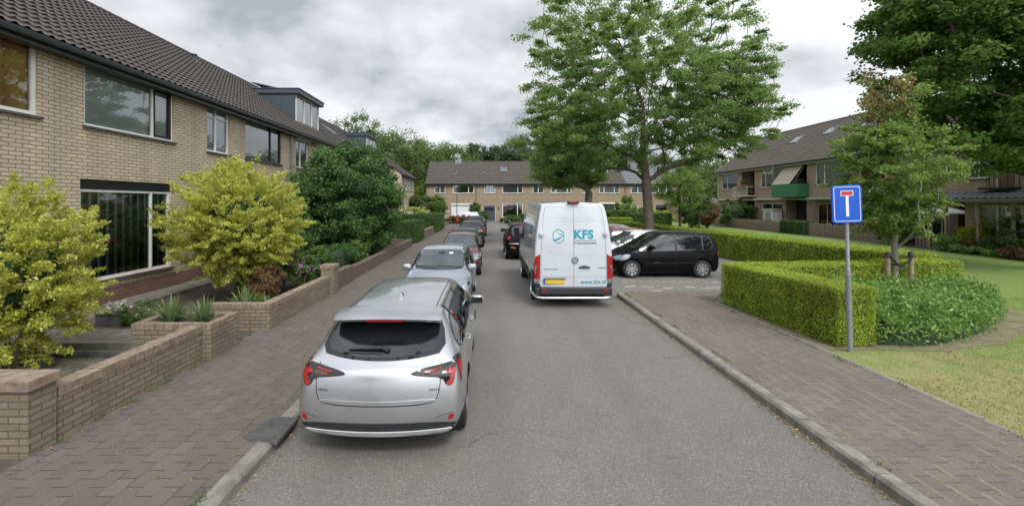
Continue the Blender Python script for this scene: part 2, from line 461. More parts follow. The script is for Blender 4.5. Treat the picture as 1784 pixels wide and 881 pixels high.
MT['vblind'] = stripes('dark_vertical_blind', (0.035, 0.050, 0.052), (0.62, 0.66, 0.64), 0.24, 0, duty=0.93)
MT['net'] = stripes('net_curtain', (0.75, 0.78, 0.80), (0.50, 0.54, 0.58), 0.16, 0)
MT['greencurt'] = stripes('pale_green_curtain', (0.40, 0.52, 0.45), (0.26, 0.36, 0.31), 0.22, 0)
MT['greycurt'] = stripes('grey_curtain', (0.30, 0.33, 0.36), (0.14, 0.16, 0.18), 0.3, 0)
MT['shutter'] = stripes('white_roller_shutter', (0.68, 0.69, 0.70), (0.52, 0.53, 0.54), 0.06, 2)
MT['beigecloth'] = stripes('beige_awning_cloth', (0.40, 0.36, 0.28), (0.33, 0.29, 0.22), 0.12, 0)
MT['greenpaint'] = simple('green_paint', (0.035, 0.17, 0.07), 0.5, var=0.12)
MT['wood'] = simple('weathered_wood', (0.26, 0.205, 0.145), 0.85, var=0.35, scale=9, bmp=0.5)
MT['wood_g'] = simple('grey_fence_wood', (0.23, 0.185, 0.145), 0.9, var=0.35, scale=6, bmp=0.5)
MT['bark'] = simple('bark', (0.125, 0.10, 0.078), 0.95, var=0.35, scale=5, bmp=0.9)
MT['bark_pale'] = simple('pale_bark', (0.23, 0.21, 0.175), 0.9, var=0.3, scale=7, bmp=0.7)
MT['bark_dark'] = simple('dark_bark', (0.055, 0.045, 0.035), 0.95, var=0.35, scale=5, bmp=0.9)
MT['slab'] = simple('old_concrete_slab', (0.155, 0.145, 0.12), 0.9, var=0.4, scale=4, bmp=0.6)
MT['gravel'] = simple('mossy_gravel', (0.12, 0.115, 0.075), 0.95, var=0.6, scale=22, bmp=1.0)
MT['rubber'] = simple('tyre_rubber', (0.018, 0.018, 0.019), 0.8, var=0.2)
MT['plastic'] = simple('black_plastic', (0.025, 0.026, 0.028), 0.55, var=0.15)
MT['alloy'] = simple('wheel_alloy', (0.55, 0.56, 0.57), 0.3, metal=0.8, var=0.1)
MT['alloy_dark'] = simple('dark_wheel_alloy', (0.10, 0.10, 0.105), 0.3, metal=0.7, var=0.1)
MT['chrome'] = simple('chrome', (0.78, 0.79, 0.80), 0.12, metal=1.0, var=0.03)
MT['seam'] = simple('seam_shadow', (0.02, 0.02, 0.022), 0.8, var=0.1)
MT['red_lens'] = simple('red_lens', (0.32, 0.008, 0.007), 0.3, var=0.2, scale=25, coat=0.25)
MT['smoke_lens'] = simple('smoked_lens', (0.014, 0.010, 0.011), 0.12, var=0.3, scale=30, coat=0.3)
MT['orange_lens'] = simple('orange_lens', (0.75, 0.18, 0.02), 0.15, var=0.1, coat=1.0)
MT['clear_lens'] = simple('clear_lens', (0.30, 0.32, 0.34), 0.2, metal=0.6, var=0.45, scale=22, coat=1.0)
MT['plate'] = simple('yellow_plate', (0.62, 0.42, 0.03), 0.5, var=0.05)
MT['plateblue'] = simple('blue_plate_strip', (0.02, 0.07, 0.35), 0.5, var=0.05)
MT['teal'] = simple('teal_lettering', (0.008, 0.26, 0.34), 0.45, var=0.04)
MT['greytext'] = simple('grey_lettering', (0.12, 0.13, 0.14), 0.45, var=0.04)
MT['signblue'] = simple('sign_blue', (0.003, 0.085, 0.52), 0.4, var=0.05)
MT['signwhite'] = simple('sign_white', (0.70, 0.70, 0.72), 0.4, var=0.04)
MT['signred'] = simple('sign_red', (0.52, 0.02, 0.02), 0.4, var=0.05)
MT['whitemark'] = simple('worn_white_marking', (0.50, 0.49, 0.46), 0.8, var=0.35, scale=20)
MT['yellowmark'] = simple('worn_yellow_marking', (0.42, 0.32, 0.10), 0.8, var=0.35, scale=20)
MT['litter'] = leafmat('dry_leaf_litter', (0.10, 0.06, 0.02), (0.27, 0.18, 0.07), (0.42, 0.31, 0.14), 0.0)
MT['fl_purple'] = simple('purple_petals', (0.50, 0.20, 0.52), 0.7, var=0.25, scale=20)
MT['fl_white'] = simple('white_petals', (0.75, 0.70, 0.72), 0.7, var=0.15, scale=20)
MT['fl_red'] = simple('red_petals', (0.60, 0.03, 0.03), 0.7, var=0.2)
MT['terracotta'] = simple('terracotta', (0.40, 0.13, 0.06), 0.8, var=0.15)
def carglass(name, c, ior=1.55):
    m, t, p, o = newmat(name)
    v = obj_pos(t)
    n = noise_(t, v, 1.8, 3)
    t.links.new(ramp(t, n, [(0.35, tuple(k*0.5 for k in c)), (0.7, c)]), p.inputs['Base Color'])
    p.inputs['Roughness'].default_value = 0.02; p.inputs['IOR'].default_value = ior
    p.inputs['Coat Weight'].default_value = 0.4; p.inputs['Coat Roughness'].default_value = 0.02
    return m
MT['cglass'] = carglass('car_glass', (0.009, 0.012, 0.014), 1.6)
MT['cglass_pale'] = carglass('pale_windscreen', (0.07, 0.088, 0.09), 1.75)
# leaves
MT['lf_main'] = leafmat('maple_leaves', (0.095, 0.175, 0.05), (0.19, 0.31, 0.08), (0.34, 0.46, 0.15), 0.6)
MT['lf_dark'] = leafmat('dark_tree_leaves', (0.06, 0.12, 0.028), (0.12, 0.215, 0.045), (0.24, 0.37, 0.09), 0.55)
MT['lf_young'] = leafmat('young_tree_leaves', (0.085, 0.16, 0.03), (0.17, 0.28, 0.055), (0.33, 0.41, 0.11), 0.55)
MT['lf_rust'] = leafmat('rusty_leaves', (0.11, 0.12, 0.03), (0.22, 0.15, 0.06), (0.34, 0.24, 0.12), 0.35)
MT['lf_yellow'] = leafmat('yellow_green_leaves', (0.14, 0.23, 0.02), (0.40, 0.45, 0.06), (0.76, 0.71, 0.22), 0.45, scale=2.2)
MT['lf_bush'] = leafmat('evergreen_leaves', (0.022, 0.062, 0.016), (0.052, 0.12, 0.026), (0.14, 0.24, 0.06), 0.28, scale=0.9)
MT['lf_hedge'] = leafmat('hedge_leaves', (0.13, 0.20, 0.018), (0.30, 0.39, 0.035), (0.50, 0.58, 0.08), 0.38, scale=2.0, brown=0.55)
MT['lf_hedged'] = leafmat('dark_hedge_leaves', (0.03, 0.07, 0.016), (0.062, 0.125, 0.024), (0.13, 0.20, 0.045), 0.25, scale=1.5)
MT['lf_cover'] = leafmat('ground_cover_leaves', (0.055, 0.13, 0.024), (0.13, 0.26, 0.045), (0.33, 0.47, 0.13), 0.28, scale=2.0)
MT['lf_far'] = leafmat('far_leaves', (0.05, 0.095, 0.025), (0.10, 0.165, 0.04), (0.18, 0.25, 0.07), 0.4, scale=0.25)
MT['lf_far2'] = leafmat('far_blue_leaves', (0.036, 0.075, 0.036), (0.07, 0.125, 0.055), (0.125, 0.18, 0.08), 0.4, scale=0.25)
MT['lf_fern'] = leafmat('mid_green_leaves', (0.035, 0.08, 0.014), (0.075, 0.14, 0.022), (0.15, 0.22, 0.04), 0.25, scale=2)
MT['lf_red'] = leafmat('copper_leaves', (0.07, 0.04, 0.02), (0.15, 0.08, 0.035), (0.24, 0.15, 0.06), 0.2, scale=2)
MT['lf_yucca'] = leafmat('yucca_blades', (0.07, 0.12, 0.045), (0.13, 0.20, 0.07), (0.28, 0.34, 0.16), 0.2, scale=3)
MT['grass'] = leafmat('grass_blades', (0.10, 0.17, 0.025), (0.22, 0.27, 0.06), (0.42, 0.38, 0.17), 0.3, scale=0.8)
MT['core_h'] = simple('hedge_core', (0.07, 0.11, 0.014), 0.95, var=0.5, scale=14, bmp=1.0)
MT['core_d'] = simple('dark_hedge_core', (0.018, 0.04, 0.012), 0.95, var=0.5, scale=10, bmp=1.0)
# ------------------------------------------------------------------ foliage tools
def quads_mesh(name, V, mat, parent=None):
    n = V.shape[0] // 4
    me = bpy.data.meshes.new(name)
    me.vertices.add(n*4); me.vertices.foreach_set('co', V.astype(np.float32).ravel())
    me.loops.add(n*4); me.loops.foreach_set('vertex_index', np.arange(n*4, dtype=np.int32))
    me.polygons.add(n); me.polygons.foreach_set('loop_start', np.arange(0, n*4, 4, dtype=np.int32))
    me.materials.append(mat)
    me.update(calc_edges=True)
    o = bpy.data.objects.new(name, me); COL.objects.link(o); o.parent = parent
    return o
def unit(a): return a / np.maximum(np.linalg.norm(a, axis=1, keepdims=True), 1e-9)
def leaf_quads(rg, C, size, outd=None, ow=0.7, up=0.35, aspect=0.55, var=0.35, droop=0.0):
    n = len(C)
    nr = unit(rg.normal(size=(n, 3)))
    if outd is not None: nr = nr + outd*ow
    nr[:, 2] += up
    nr = unit(nr)
    t = np.cross(nr, unit(rg.normal(size=(n, 3)))); t = unit(t)
    if droop: t[:, 2] -= droop; t = unit(t)
    b = unit(np.cross(nr, t))
    s = size*(1 + var*rg.uniform(-1, 1, (n, 1)))
    V = np.empty((n, 4, 3))
    V[:, 0] = C - t*s*0.5; V[:, 1] = C + b*s*aspect*0.5 - t*s*0.05
    V[:, 2] = C + t*s*0.5; V[:, 3] = C - b*s*aspect*0.5 - t*s*0.05
    return V.reshape(-1, 3)

def clusters_in(rg, n, c, r, shell=0.55, zmin=None, minsep=0.0):
    out = []
    tries = 0
    while len(out) < n and tries < n*60:
        tries += 1
        d = rg.normal(size=3); d /= np.linalg.norm(d)
        rad = (shell + (1-shell)*rg.random()) if rg.random() < 0.72 else rg.random()**0.5
        p = np.array(c) + d*np.array(r)*rad
        if zmin is not None and p[2] < zmin: continue
        if minsep and out and np.min(np.linalg.norm(np.array(out[-400:]) - p, axis=1)) < minsep: continue
        out.append(p)
    return np.array(out)

def skeleton(rg, trunk, targets, step=0.8, pathw=0.25, crook=0.12, upbias=0.35):
    pos = [np.array(p, float) for p in trunk]; par = [-1] + list(range(len(trunk) - 1))
    plen = [0.0]
    for i in range(1, len(pos)): plen.append(plen[-1] + np.linalg.norm(pos[i]-pos[i-1]))
    first = max(1, len(trunk)//3)
    top = pos[first]
    order = np.argsort(np.linalg.norm(targets - top, axis=1))
    ends = []
    for ti in order:
        t = targets[ti]
        P = np.array(pos[first:]); L = np.array(plen[first:])
        d = np.linalg.norm(P - t, axis=1)
        hz = np.linalg.norm((P - t)[:, :2], axis=1)
        pen = np.maximum(0, P[:, 2] + hz*0.25 - t[2])*1.2
        k = int(np.argmin(d + pathw*L + pen)) + first
        a = pos[k]; dist = np.linalg.norm(t - a)
        ns = max(2, int(math.ceil(dist/step)))
        ctrl = a + (t-a)*0.45 + np.array([0, 0, upbias*dist*0.35]) + rg.normal(size=3)*crook*dist*0.5
        last = k
        for q in range(1, ns + 1):
            s = q/ns
            p = (1-s)**2*a + 2*s*(1-s)*ctrl + s*s*t
            if q < ns: p = p + rg.normal(size=3)*crook*0.35*min(step, dist/ns)
            pos.append(p); par.append(last); plen.append(plen[last] + np.linalg.norm(p - pos[last])); last = len(pos) - 1
        ends.append(last)
    return pos, par, ends

def tube_tree(name, pos, par, ends, rbase, rtip, mat, parent, ntrunk, sides=6, minr=0.0, expo=0.5):
    n = len(pos); cnt = np.zeros(n)
    for e_ in ends:
        k = e_
        while k >= 0: cnt[k] += 1; k = par[k]
    cnt = np.maximum(cnt, 0.5)
    mx_ = cnt[0]
    rad = rtip + (rbase - rtip)*(cnt/mx_)**expo
    for i in range(1, n): rad[i] = min(rad[i], rad[par[i]]*0.97)
    V = []; Fc = []
    ring = {}
    def mk(center, d, r, s):
        d = d/np.linalg.norm(d)
        u = np.array([1., 0, 0]) if abs(d[0]) < 0.8 else np.array([0, 1., 0])
        x = np.cross(d, u); x /= np.linalg.norm(x); y = np.cross(d, x)
        b = len(V)
        for k in range(s):
            a = 2*math.pi*k/s
            V.append(tuple(center + (x*math.cos(a) + y*math.sin(a))*r))
        return b
    kids = [[] for _ in range(n)]
    for i in range(1, n): kids[par[i]].append(i)
    main = {}
    for i in range(n):
        if kids[i]: main[i] = max(kids[i], key=lambda k: rad[k])
    for i in range(1, n):
        if rad[i] < minr: continue
        p = par[i]; d = pos[i] - pos[p]
        if np.linalg.norm(d) < 1e-6: continue
        s = 10 if i < ntrunk else sides
        if main.get(p) == i and p in ring and ring[p][1] == s: a = ring[p][0]
        else: a = mk(pos[p], d, min(rad[p], rad[i]*1.15), s)
        nd = d
        if i in main: nd = d/np.linalg.norm(d) + (pos[main[i]] - pos[i])/max(1e-6, np.linalg.norm(pos[main[i]] - pos[i]))
        b = mk(pos[i], nd, rad[i], s)
        ring[i] = (b, s)
        for k in range(s): Fc.append((a+k, a+(k+1) % s, b+(k+1) % s, b+k))
    return link_mesh(name, V, Fc, mat, parent, smooth=True)

def tree(name, label, cat, base, trunk_h, crowns, ncl, leaves, lsize, rcl, leafm, barkm, rbase, seed, group=None, lean=(0, 0), zmin=None,
         flat=0.5, step=0.9, rtip=0.012, minr=0.0, minsep=0.4, shell=0.55, rust=None, forks=None, up=0.2, spray=0.0, loose=0.42, droop=0.0, expo=0.5):
    rg = np.random.default_rng(seed)
    root = thing(name, label, cat, base, 0, group)
    T = []
    tot = sum(c[2] for c in crowns)
    for (c, r, w) in crowns:
        T.append(clusters_in(rg, int(ncl*w/tot), c, r, shell, zmin, minsep))
    T = np.concatenate(T)
    m = max(4, int(trunk_h/0.7))
    tr = [(lean[0]*(i/m)**1.3, lean[1]*(i/m), trunk_h*i/m - (0.15 if i == 0 else 0)) for i in range(m + 1)]
    topc = crowns[0]
    # the leader goes on up through the crown
    tz = topc[0][2] + topc[1][2]*0.55
    k = max(2, int((tz - trunk_h)/1.0))
    for i in range(1, k + 1):
        s = i/k
        tr.append((lean[0] + (topc[0][0]-lean[0])*s*0.6 + rg.normal()*0.06*trunk_h*0.3, lean[1] + (topc[0][1]-lean[1])*s*0.6 + rg.normal()*0.05, trunk_h + (tz-trunk_h)*s))
    pos, par, ends = skeleton_from(rg, tr, T, m, step)
    tube_tree('trunk', pos, par, ends, rbase, rtip, barkm, root, m + 1, minr=minr, expo=expo)
    per = max(8, leaves//len(T))
    Cs = []; Os = []; rustm = []
    cc = np.array(topc[0]); rr = np.array(topc[1])
    for q in T:
        rc = rcl*rg.uniform(0.5, 1.55)
        k = int(per*rg.uniform(0.5, 1.5))
        d = rg.normal(size=(k, 3)); d /= np.linalg.norm(d, axis=1, keepdims=True)
        d *= (rg.random((k, 1))**0.45)*np.where(rg.random((k, 1)) < loose, 1.65, 1.0)
        p = q + d*np.array([rc, rc, rc*flat])
        if spray:
            dr = (q-cc)/rr; dr[2] = dr[2]*.4 - .05; dr /= max(1e-6, np.linalg.norm(dr))
            p = q + d*np.array([rc, rc, rc*flat])*.55 + dr*rg.uniform(-1, 1, (k, 1))*spray*rg.uniform(.6, 1.4)
        Cs.append(p); Os.append(unit(d + 0.3*((q-cc)/rr)[None, :]))
        rustm.append((rg.random(k) < .6) if (rust is not None and rust(q)) else np.zeros(k, bool))
    C = np.concatenate(Cs); O = np.concatenate(Os); rm = np.concatenate(rustm)
    Q = leaf_quads(rg, C, lsize, O, 0.6, up, droop=droop)
    if rm.any():
        Qr = Q.reshape(-1, 4, 3)
        o = quads_mesh('crown', Qr[~rm].reshape(-1, 3), leafm, root)
        o2 = quads_mesh('crown_tip', Qr[rm].reshape(-1, 3), MT['lf_rust'], root); o2['label'] = 'rusty brown young leaves at the crown tip'
    else:
        quads_mesh('crown', Q, leafm, root)
    return root
def skeleton_from(rg, tr, T, m, step):
    # branches may leave the trunk from its last third upward
    pos, par, ends = skeleton(rg, tr, T, step)
    return pos, par, ends

def shrub(name, label, cat, base, c, r, n, lsize, leafm, seed, group=None, ncl=40, rcl=0.3, flat=0.8, barkm=None, stems=5, aspect=0.55, up=0.4, zmin=0.05, shell=0.6, jag=0.0, stemr=0.025, core=0.0, flowers=None, spray=0.0, coremat=None):
    """foliage lies round c (local), stems rise from the base"""
    rg = np.random.default_rng(seed)
    root = thing(name, label, cat, base, 0, group)
    T = clusters_in(rg, ncl, c, r, shell, zmin, 0)
    if jag:
        T = np.array(c) + (T - np.array(c))*(1 + jag*(rg.random((len(T), 1)) - 0.4))
    Cs = []; Os = []
    per = max(4, n//len(T))
    for q in T:
        k = int(per*rg.uniform(0.6, 1.4)); rc = rcl*rg.uniform(0.6, 1.3)
        d = unit(rg.normal(size=(k, 3)))*(rg.random((k, 1))**0.4)
        p = q + d*np.array([rc, rc, rc*flat])
        if spray:
            dr = (q-np.array(c))/np.array(r); dr[2] = dr[2]*.7 + .25; dr = dr/max(1e-6, np.linalg.norm(dr)) + rg.normal(size=3)*.3
            s_ = rg.uniform(-1, 1, (k, 1))
            p = q + d*rc*(.62 - .3*s_) * np.array([1, 1, flat]) + dr*s_*spray*rg.uniform(.6, 1.3)
        p[:, 2] = np.maximum(p[:, 2], 0.02)
        Cs.append(p); Os.append(unit(d*0.7 + (q - np.array(c))/np.array(r)))
    C = np.concatenate(Cs); O = np.concatenate(Os)
    quads_mesh('foliage', leaf_quads(rg, C, lsize, O, 0.7, up, aspect), leafm, root)
    mb = MB()
    for i in range(stems):
        q = T[int(rg.integers(len(T)))]
        b = np.array([rg.normal()*0.08, rg.normal()*0.08, -0.05])
        mid = (b + q)/2 + np.array([0, 0, 0.15*abs(q[2])]) + rg.normal(size=3)*0.04
        mb.tube([b, b*0.6 + mid*0.4 + np.array([0, 0, .05]), mid, q], [stemr*1.2, stemr, stemr*0.7, stemr*0.3], 6)
    mb.build('stem', barkm or MT['bark'], root, smooth=True)
    if core > 0:
        lump('inner_growth', np.array(c), np.array(r)*core, coremat or MT['core_d'], root, seed)
    if flowers:
        fm, fn, fs, fz = flowers
        idx = rg.integers(len(T), size=fn)
        FC = []
        for i in idx:
            q = np.array(c) + (T[i]-np.array(c))*1.12
            if q[2] < fz: q[2] = fz + rg.random()*0.2
            FC.append(q + rg.normal(size=(14, 3))*fs*0.9)
        FC = np.concatenate(FC)
        quads_mesh('flowers', leaf_quads(rg, FC, fs, None, 0, 0.6, 0.8), fm, root)['kind'] = 'stuff'
    return root

def lump(name, c, r, mat, parent, seed=0, n=3):
    bm = bmesh.new(); bmesh.ops.create_icosphere(bm, subdivisions=n, radius=1)
    rs = random.Random(seed)
    ph = [rs.uniform(0, 6) for _ in range(6)]
    vs = []
    for v in bm.verts:
        k = 1 + 0.12*math.sin(v.co.x*4+ph[0])*math.sin(v.co.y*5+ph[1]) + 0.08*math.sin(v.co.z*7+ph[2])
        vs.append((c[0]+v.co.x*r[0]*k, c[1]+v.co.y*r[1]*k, max(0.0, c[2]+v.co.z*r[2]*k)))
    fs = [[q.index for q in f.verts] for f in bm.faces]
    bm.free()
    return link_mesh(name, vs, fs, mat, parent, smooth=True)

def hedge(name, label, pts, w, h, z0, dens, lsize, leafm, corem, seed, group=None, jitter=0.03, cat='hedge', closed_bottom=0.0):
    """clipped hedge along a polyline (list of (x,y)), w wide, h high"""
    rg = np.random.default_rng(seed)
    P = [np.array(p, float) for p in pts]
    base = P[0]
    root = thing(name, label, cat, (base[0], base[1], z0), 0, group)
    P = [p - base for p in P]
    L = []; Rr = []
    for i, p in enumerate(P):
        a = P[max(0, i-1)]; b = P[min(len(P)-1, i+1)]
        d = (b-a)/np.linalg.norm(b-a); nrm = np.array([-d[1], d[0]])
        L.append(p + nrm*w/2); Rr.append(p - nrm*w/2)
    ins = 0.05
    core = MB()
    allq = []
    def face(a, b, c, d, nrm):
        # a,b,c,d corners 3-D, scatter leaves over it
        a, b, c, d = map(np.array, (a, b, c, d))
        area = np.linalg.norm(b-a)*np.linalg.norm(d-a)
        k = int(area*dens)
        if k <= 0: return
        s = rg.random((k, 1)); t_ = rg.random((k, 1))
        p = a*(1-s)*(1-t_) + b*s*(1-t_) + c*s*t_ + d*(1-s)*t_
        lo = 0.5*np.sin(p[:, :1]*3.1 + p[:, 1:2]*2.3 + 1.0) + 0.5*np.sin(p[:, 1:2]*5.3 + p[:, 2:]*6.1)
        p = p + nrm*(rg.normal(size=(k, 1))*jitter + lo*jitter*0.8 - 0.01 + np.where(rg.random((k, 1)) < .05, rg.random((k, 1))*jitter*3.2, 0))
        allq.append(leaf_quads(rg, p, lsize, np.tile(nrm, (k, 1)), 0.9, 0.3, 0.5))
    for i in range(len(P)-1):
        l0, l1, r0, r1 = L[i], L[i+1], Rr[i], Rr[i+1]
        d = (P[i+1]-P[i]); d = d/np.linalg.norm(d); nl = np.array([-d[1], d[0], 0]); 
        face((*l0, .03), (*l1, .03), (*l1, h), (*l0, h), nl)
        face((*r0, .03), (*r1, .03), (*r1, h), (*r0, h), -nl)
        face((*l0, h), (*l1, h), (*r1, h), (*r0, h), np.array([0, 0, 1.0]))
        nl2 = nl[:2]*ins
        a0, a1, b0, b1 = l0-nl2, l1-nl2, r0+nl2, r1+nl2
        dd = d*ins
        if i == 0: a0 = a0 + dd; b0 = b0 + dd
        if i == len(P)-2: a1 = a1 - dd; b1 = b1 - dd
        nseg = max(1, int(np.linalg.norm(P[i+1]-P[i])/0.15)); nz = max(2, int(h/0.15)); nw = 4
        core.prism([a0, a1, b1, b0][::-1], 0.0, h-ins)
    d0 = (P[1]-P[0])/np.linalg.norm(P[1]-P[0]); d1 = (P[-1]-P[-2])/np.linalg.norm(P[-1]-P[-2])
    face((*L[0], .03), (*Rr[0], .03), (*Rr[0], h), (*L[0], h), np.array([-d0[0], -d0[1], 0]))
    face((*L[-1], .03), (*Rr[-1], .03), (*Rr[-1], h), (*L[-1], h), np.array([d1[0], d1[1], 0]))
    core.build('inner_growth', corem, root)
    quads_mesh('foliage', np.concatenate(allq), leafm, root)
    return root

def blade_plant(name, label, cat, base, n, length, width, mat, seed, group=None, spread=0.9):
    rg = np.random.default_rng(seed)
    root = thing(name, label, cat, base, 0, group)
    V = []; Fc = []
    for i in range(n):
        az = rg.random()*2*math.pi; el = R(rg.uniform(25, 88)); l = length*rg.uniform(0.6, 1.1)
        d = np.array([math.cos(az)*math.cos(el), math.sin(az)*math.cos(el), math.sin(el)])
        side = np.array([-math.sin(az), math.cos(az), 0])
        b = len(V); o = np.array([math.cos(az), math.sin(az), 0])*0.03
        for k, s in enumerate((0, 0.35, 0.7, 1.0)):
            c = o + d*l*s + np.array([0, 0, -0.10*l*s*s*math.cos(el)*2]) + np.array([0, 0, 0.02])
            ww = width*(0.7, 1.0, 0.7, 0.05)[k]
            V.append(tuple(c - side*ww/2)); V.append(tuple(c + side*ww/2))
        for k in range(3): Fc.append((b+2*k, b+2*k+1, b+2*k+3, b+2*k+2))
    link_mesh('foliage', V, Fc, mat, root)
    MB().lathe_z([(0.05, -0.05), (0.055, 0.05), (0.03, 0.1), (0.001, 0.11)], 8).build('stem', MT['bark'], root)
    return root
# ------------------------------------------------------------------ ground, road, pavements
def sheet(name, pts, z, mat, kind='structure', th=None):
    mb = MB()
    if th is None:
        mb.add([(p[0], p[1], z) for p in pts], [tuple(range(len(pts)))])
    else:
        mb.prism(pts, z - th, z)
    o = mb.build(name, mat); o['kind'] = kind
    return o
sheet('ground', [(-400, -300), (500, -300), (500, 700), (-400, 700)], -0.05, MT['soil'])
sheet('road', [(-2.32, -12), (3.66, -12), (3.66, 57), (-2.32, 57)], 0.0, MT['road'])
sheet('parking_bay', [(3.66, 12.35), (11.6, 12.15), (11.6, 30), (3.66, 30)], 0.004, MT['bay'])
sheet('turning_area', [(3.66, 46), (20, 46), (20, 53), (3.66, 53)], 0.002, MT['road'])
sheet('pavement', [(-4.62, -12), (-2.46, -12), (-2.46, 57), (-4.62, 57)], 0.10, MT['pave_l'], th=0.15)
sheet('pavement', [(3.80, -12), (5.80, -12), (5.80, 10.9), (6.6, 12.0), (6.6, 12.2), (4.2, 12.3), (3.80, 12.0)], 0.10, MT['pave_r'], th=0.15)
sheet('lawn', [(5.86, -12), (60, -12), (60, 60), (11.9, 60), (11.9, 12.0), (6.0, 11.6), (5.86, 10.8)], 0.08, MT['lawn'], th=0.13)
sheet('lawn', [(3.8, 30.3), (11.9, 30.3), (11.9, 45.7), (3.8, 45.7)], 0.08, MT['lawn'], th=0.13)
sheet('front_garden_ground', [(-9.9, 1.0), (-4.62, 1.0), (-4.62, 57), (-9.9, 57)], 0.06, MT['soil'], th=0.1)
sheet('front_paving', [(-9, 57), (34, 57), (34, 60), (-9, 60)], 0.05, MT['slab'], th=0.1)
sheet('bare_earth', [(5.9, 7.40), (6.3, 7.36), (6.8, 7.42), (7.4, 7.36), (8.0, 7.34), (8.6, 7.58), (9.3, 7.66), (10.1, 8.12), (11.0, 8.55), (11.8, 9.1), (12.45, 9.85), (12.75, 10.6), (12.9, 11.5), (12.4, 11.9), (6.0, 11.4), (5.9, 9.0)], 0.088, MT['earth'])
sheet('garden_earth', [(24.0, 12), (30, 12), (30, 60), (25.4, 60)], 0.09, MT['soil'])

# kerb stones, each one a length of its own
def kerb_row(name, x0, x1, y0, y1, z, seed, drop=None, length=1.0):
    rg = random.Random(seed)
    mb = MB(); y = y0
    while y < y1:
        l = min(length, y1 - y)
        dz = rg.uniform(-0.006, 0.006); dx = rg.uniform(-0.004, 0.004)
        zz = z + dz
        a, b = y + 0.010, y + l - 0.010
        # chamfered upper edge towards the road
        road_side = x1 if x1 < 0 else x0
        s = 1 if x1 < 0 else -1
        back = x0 if x1 < 0 else x1
        pr = [(back, -0.1), (back, zz), (road_side - s*0.03 + dx, zz), (road_side + dx, zz - 0.03), (road_side + dx + s*0.01, -0.1)]
        v = [(p[0], a, p[1]) for p in pr] + [(p[0], b, p[1]) for p in pr]
        n = len(pr)
        mb.add(v, [tuple(range(n)), tuple(range(2*n-1, n-1, -1))] + [(i, n+i, n+(i+1) % n, (i+1) % n) for i in range(n)])
        y += l
    o = mb.build(name, MT['kerb']); o['kind'] = 'structure'
    bm_ = bmesh.new(); bm_.from_mesh(o.data); bmesh.ops.recalc_face_normals(bm_, faces=bm_.faces); bm_.to_mesh(o.data); bm_.free()
    return o
kerb_row('kerb', -2.46, -2.30, -6, 57, 0.105, 1)
kerb_row('kerb', 3.64, 3.80, -6, 12.0, 0.11, 2)
kerb_row('kerb', 3.64, 3.76, 30, 56, 0.11, 3)
kerb_row('edging', 5.78, 5.87, -6, 10.9, 0.108, 4)
# flush yellowish edge strip of the parking bay
sheet('bay_edging', [(3.60, 12.0), (3.72, 12.0), (3.72, 30), (3.60, 30)], 0.008, MT['kerb'])
# raised dark kerb slab by the estate car
kd = MB(); kd.prism([(-2.66, 4.60), (-2.24, 4.50), (-2.235, 5.02), (-2.54, 5.06)], 0.07, 0.119)
o = kd.build('kerb_slab', MT['kerb_dark'], bevel=0.012); o['kind'] = 'structure'
gutter = MB()
# litter and dry leaves lying in the gutters
rg = np.random.default_rng(5)
def litter(x, y0, y1, n, z, sx, seed, size=0.028):
    r = np.random.default_rng(seed)
    y = y0 + (y1-y0)*r.random(n)**1.3
    dens = 0.5 + 0.5*np.sin(y*2.7) * np.sin(y*1.3+1)
    keep = r.random(n) < (0.35 + 0.65*np.clip(dens, 0, 1))
    xx = x + np.abs(r.normal(size=n))*sx
    C = np.stack([xx, y, np.full(n, z) + r.random(n)*0.006], 1)[keep]
    return leaf_quads(r, C, size, None, 0, 3.0, 0.6, 0.6)
Q = [litter(3.62, 1.5, 14, 1500, 0.008, -0.05, 1), litter(3.82, 1.5, 12, 350, 0.104, 0.03, 2, 0.022), litter(-2.28, 2, 14, 700, 0.008, 0.06, 3),
     litter(-4.55, 2, 22, 800, 0.104, 0.06, 4, 0.026), litter(5.75, 2, 11, 400, 0.106, -0.08, 7, 0.022)]
r_ = np.random.default_rng(9)
Cx = np.stack([r_.uniform(3.9, 5.7, 420), r_.uniform(2, 12, 420), np.full(420, 0.104)], 1)
Q.append(leaf_quads(r_, Cx, 0.018, None, 0, 3.0, 0.6, 0.6))
Cx = np.stack([r_.uniform(-4.5, -2.5, 420), r_.uniform(2, 14, 420), np.full(420, 0.104)], 1)
Q.append(leaf_quads(r_, Cx, 0.018, None, 0, 3.0, 0.6, 0.6))
o = quads_mesh('leaf_litter', np.concatenate(Q), MT['litter']); tag(o, 'dry tan leaves and grit lying in the gutters along the kerbs', 'leaf litter', kind='stuff')

# worn painted scraps on the parking bay
mk = MB(); r2 = random.Random(4)
def dash(mb, x, y, l, w, ang, z=0.009):
    c, s = math.cos(ang), math.sin(ang)
    p = [(-l/2, -w/2*0.6), (-l*0.1, -w/2), (l/2, -w/3), (l/2*0.9, w/2), (0, w/3), (-l/2*0.95, w/2)]
    mb.add([(x+a*c-b*s, y+a*s+b*c, z) for a, b in p], [(0, 1, 2, 3, 4, 5)])
for (u, v, l, w, a) in [(1098, 499, .42, .10, .35), (1129, 499.5, .4, .09, -.6), (1164, 502.5, .32, .12, 0), (1203, 500.5, .28, .12, -.5), (1145, 507, .32, .1, .1), (1114, 509.8, .28, .1, 0),
                        (1088, 514, .5, .09, -1.1), (1240, 502.5, .7, .08, 0), (1246, 492, .2, .12, 0), (1243, 499.5, .5, .06, 0)]:
    Y = CH*F/(v-V0); dash(mk, (u-U0)*Y/F, Y, l, w, a)
for i in range(14):
    dash(mk, 4.6 + i*0.27, 14.25 + r2.uniform(-.02, .02), 0.2, 0.05, 0)
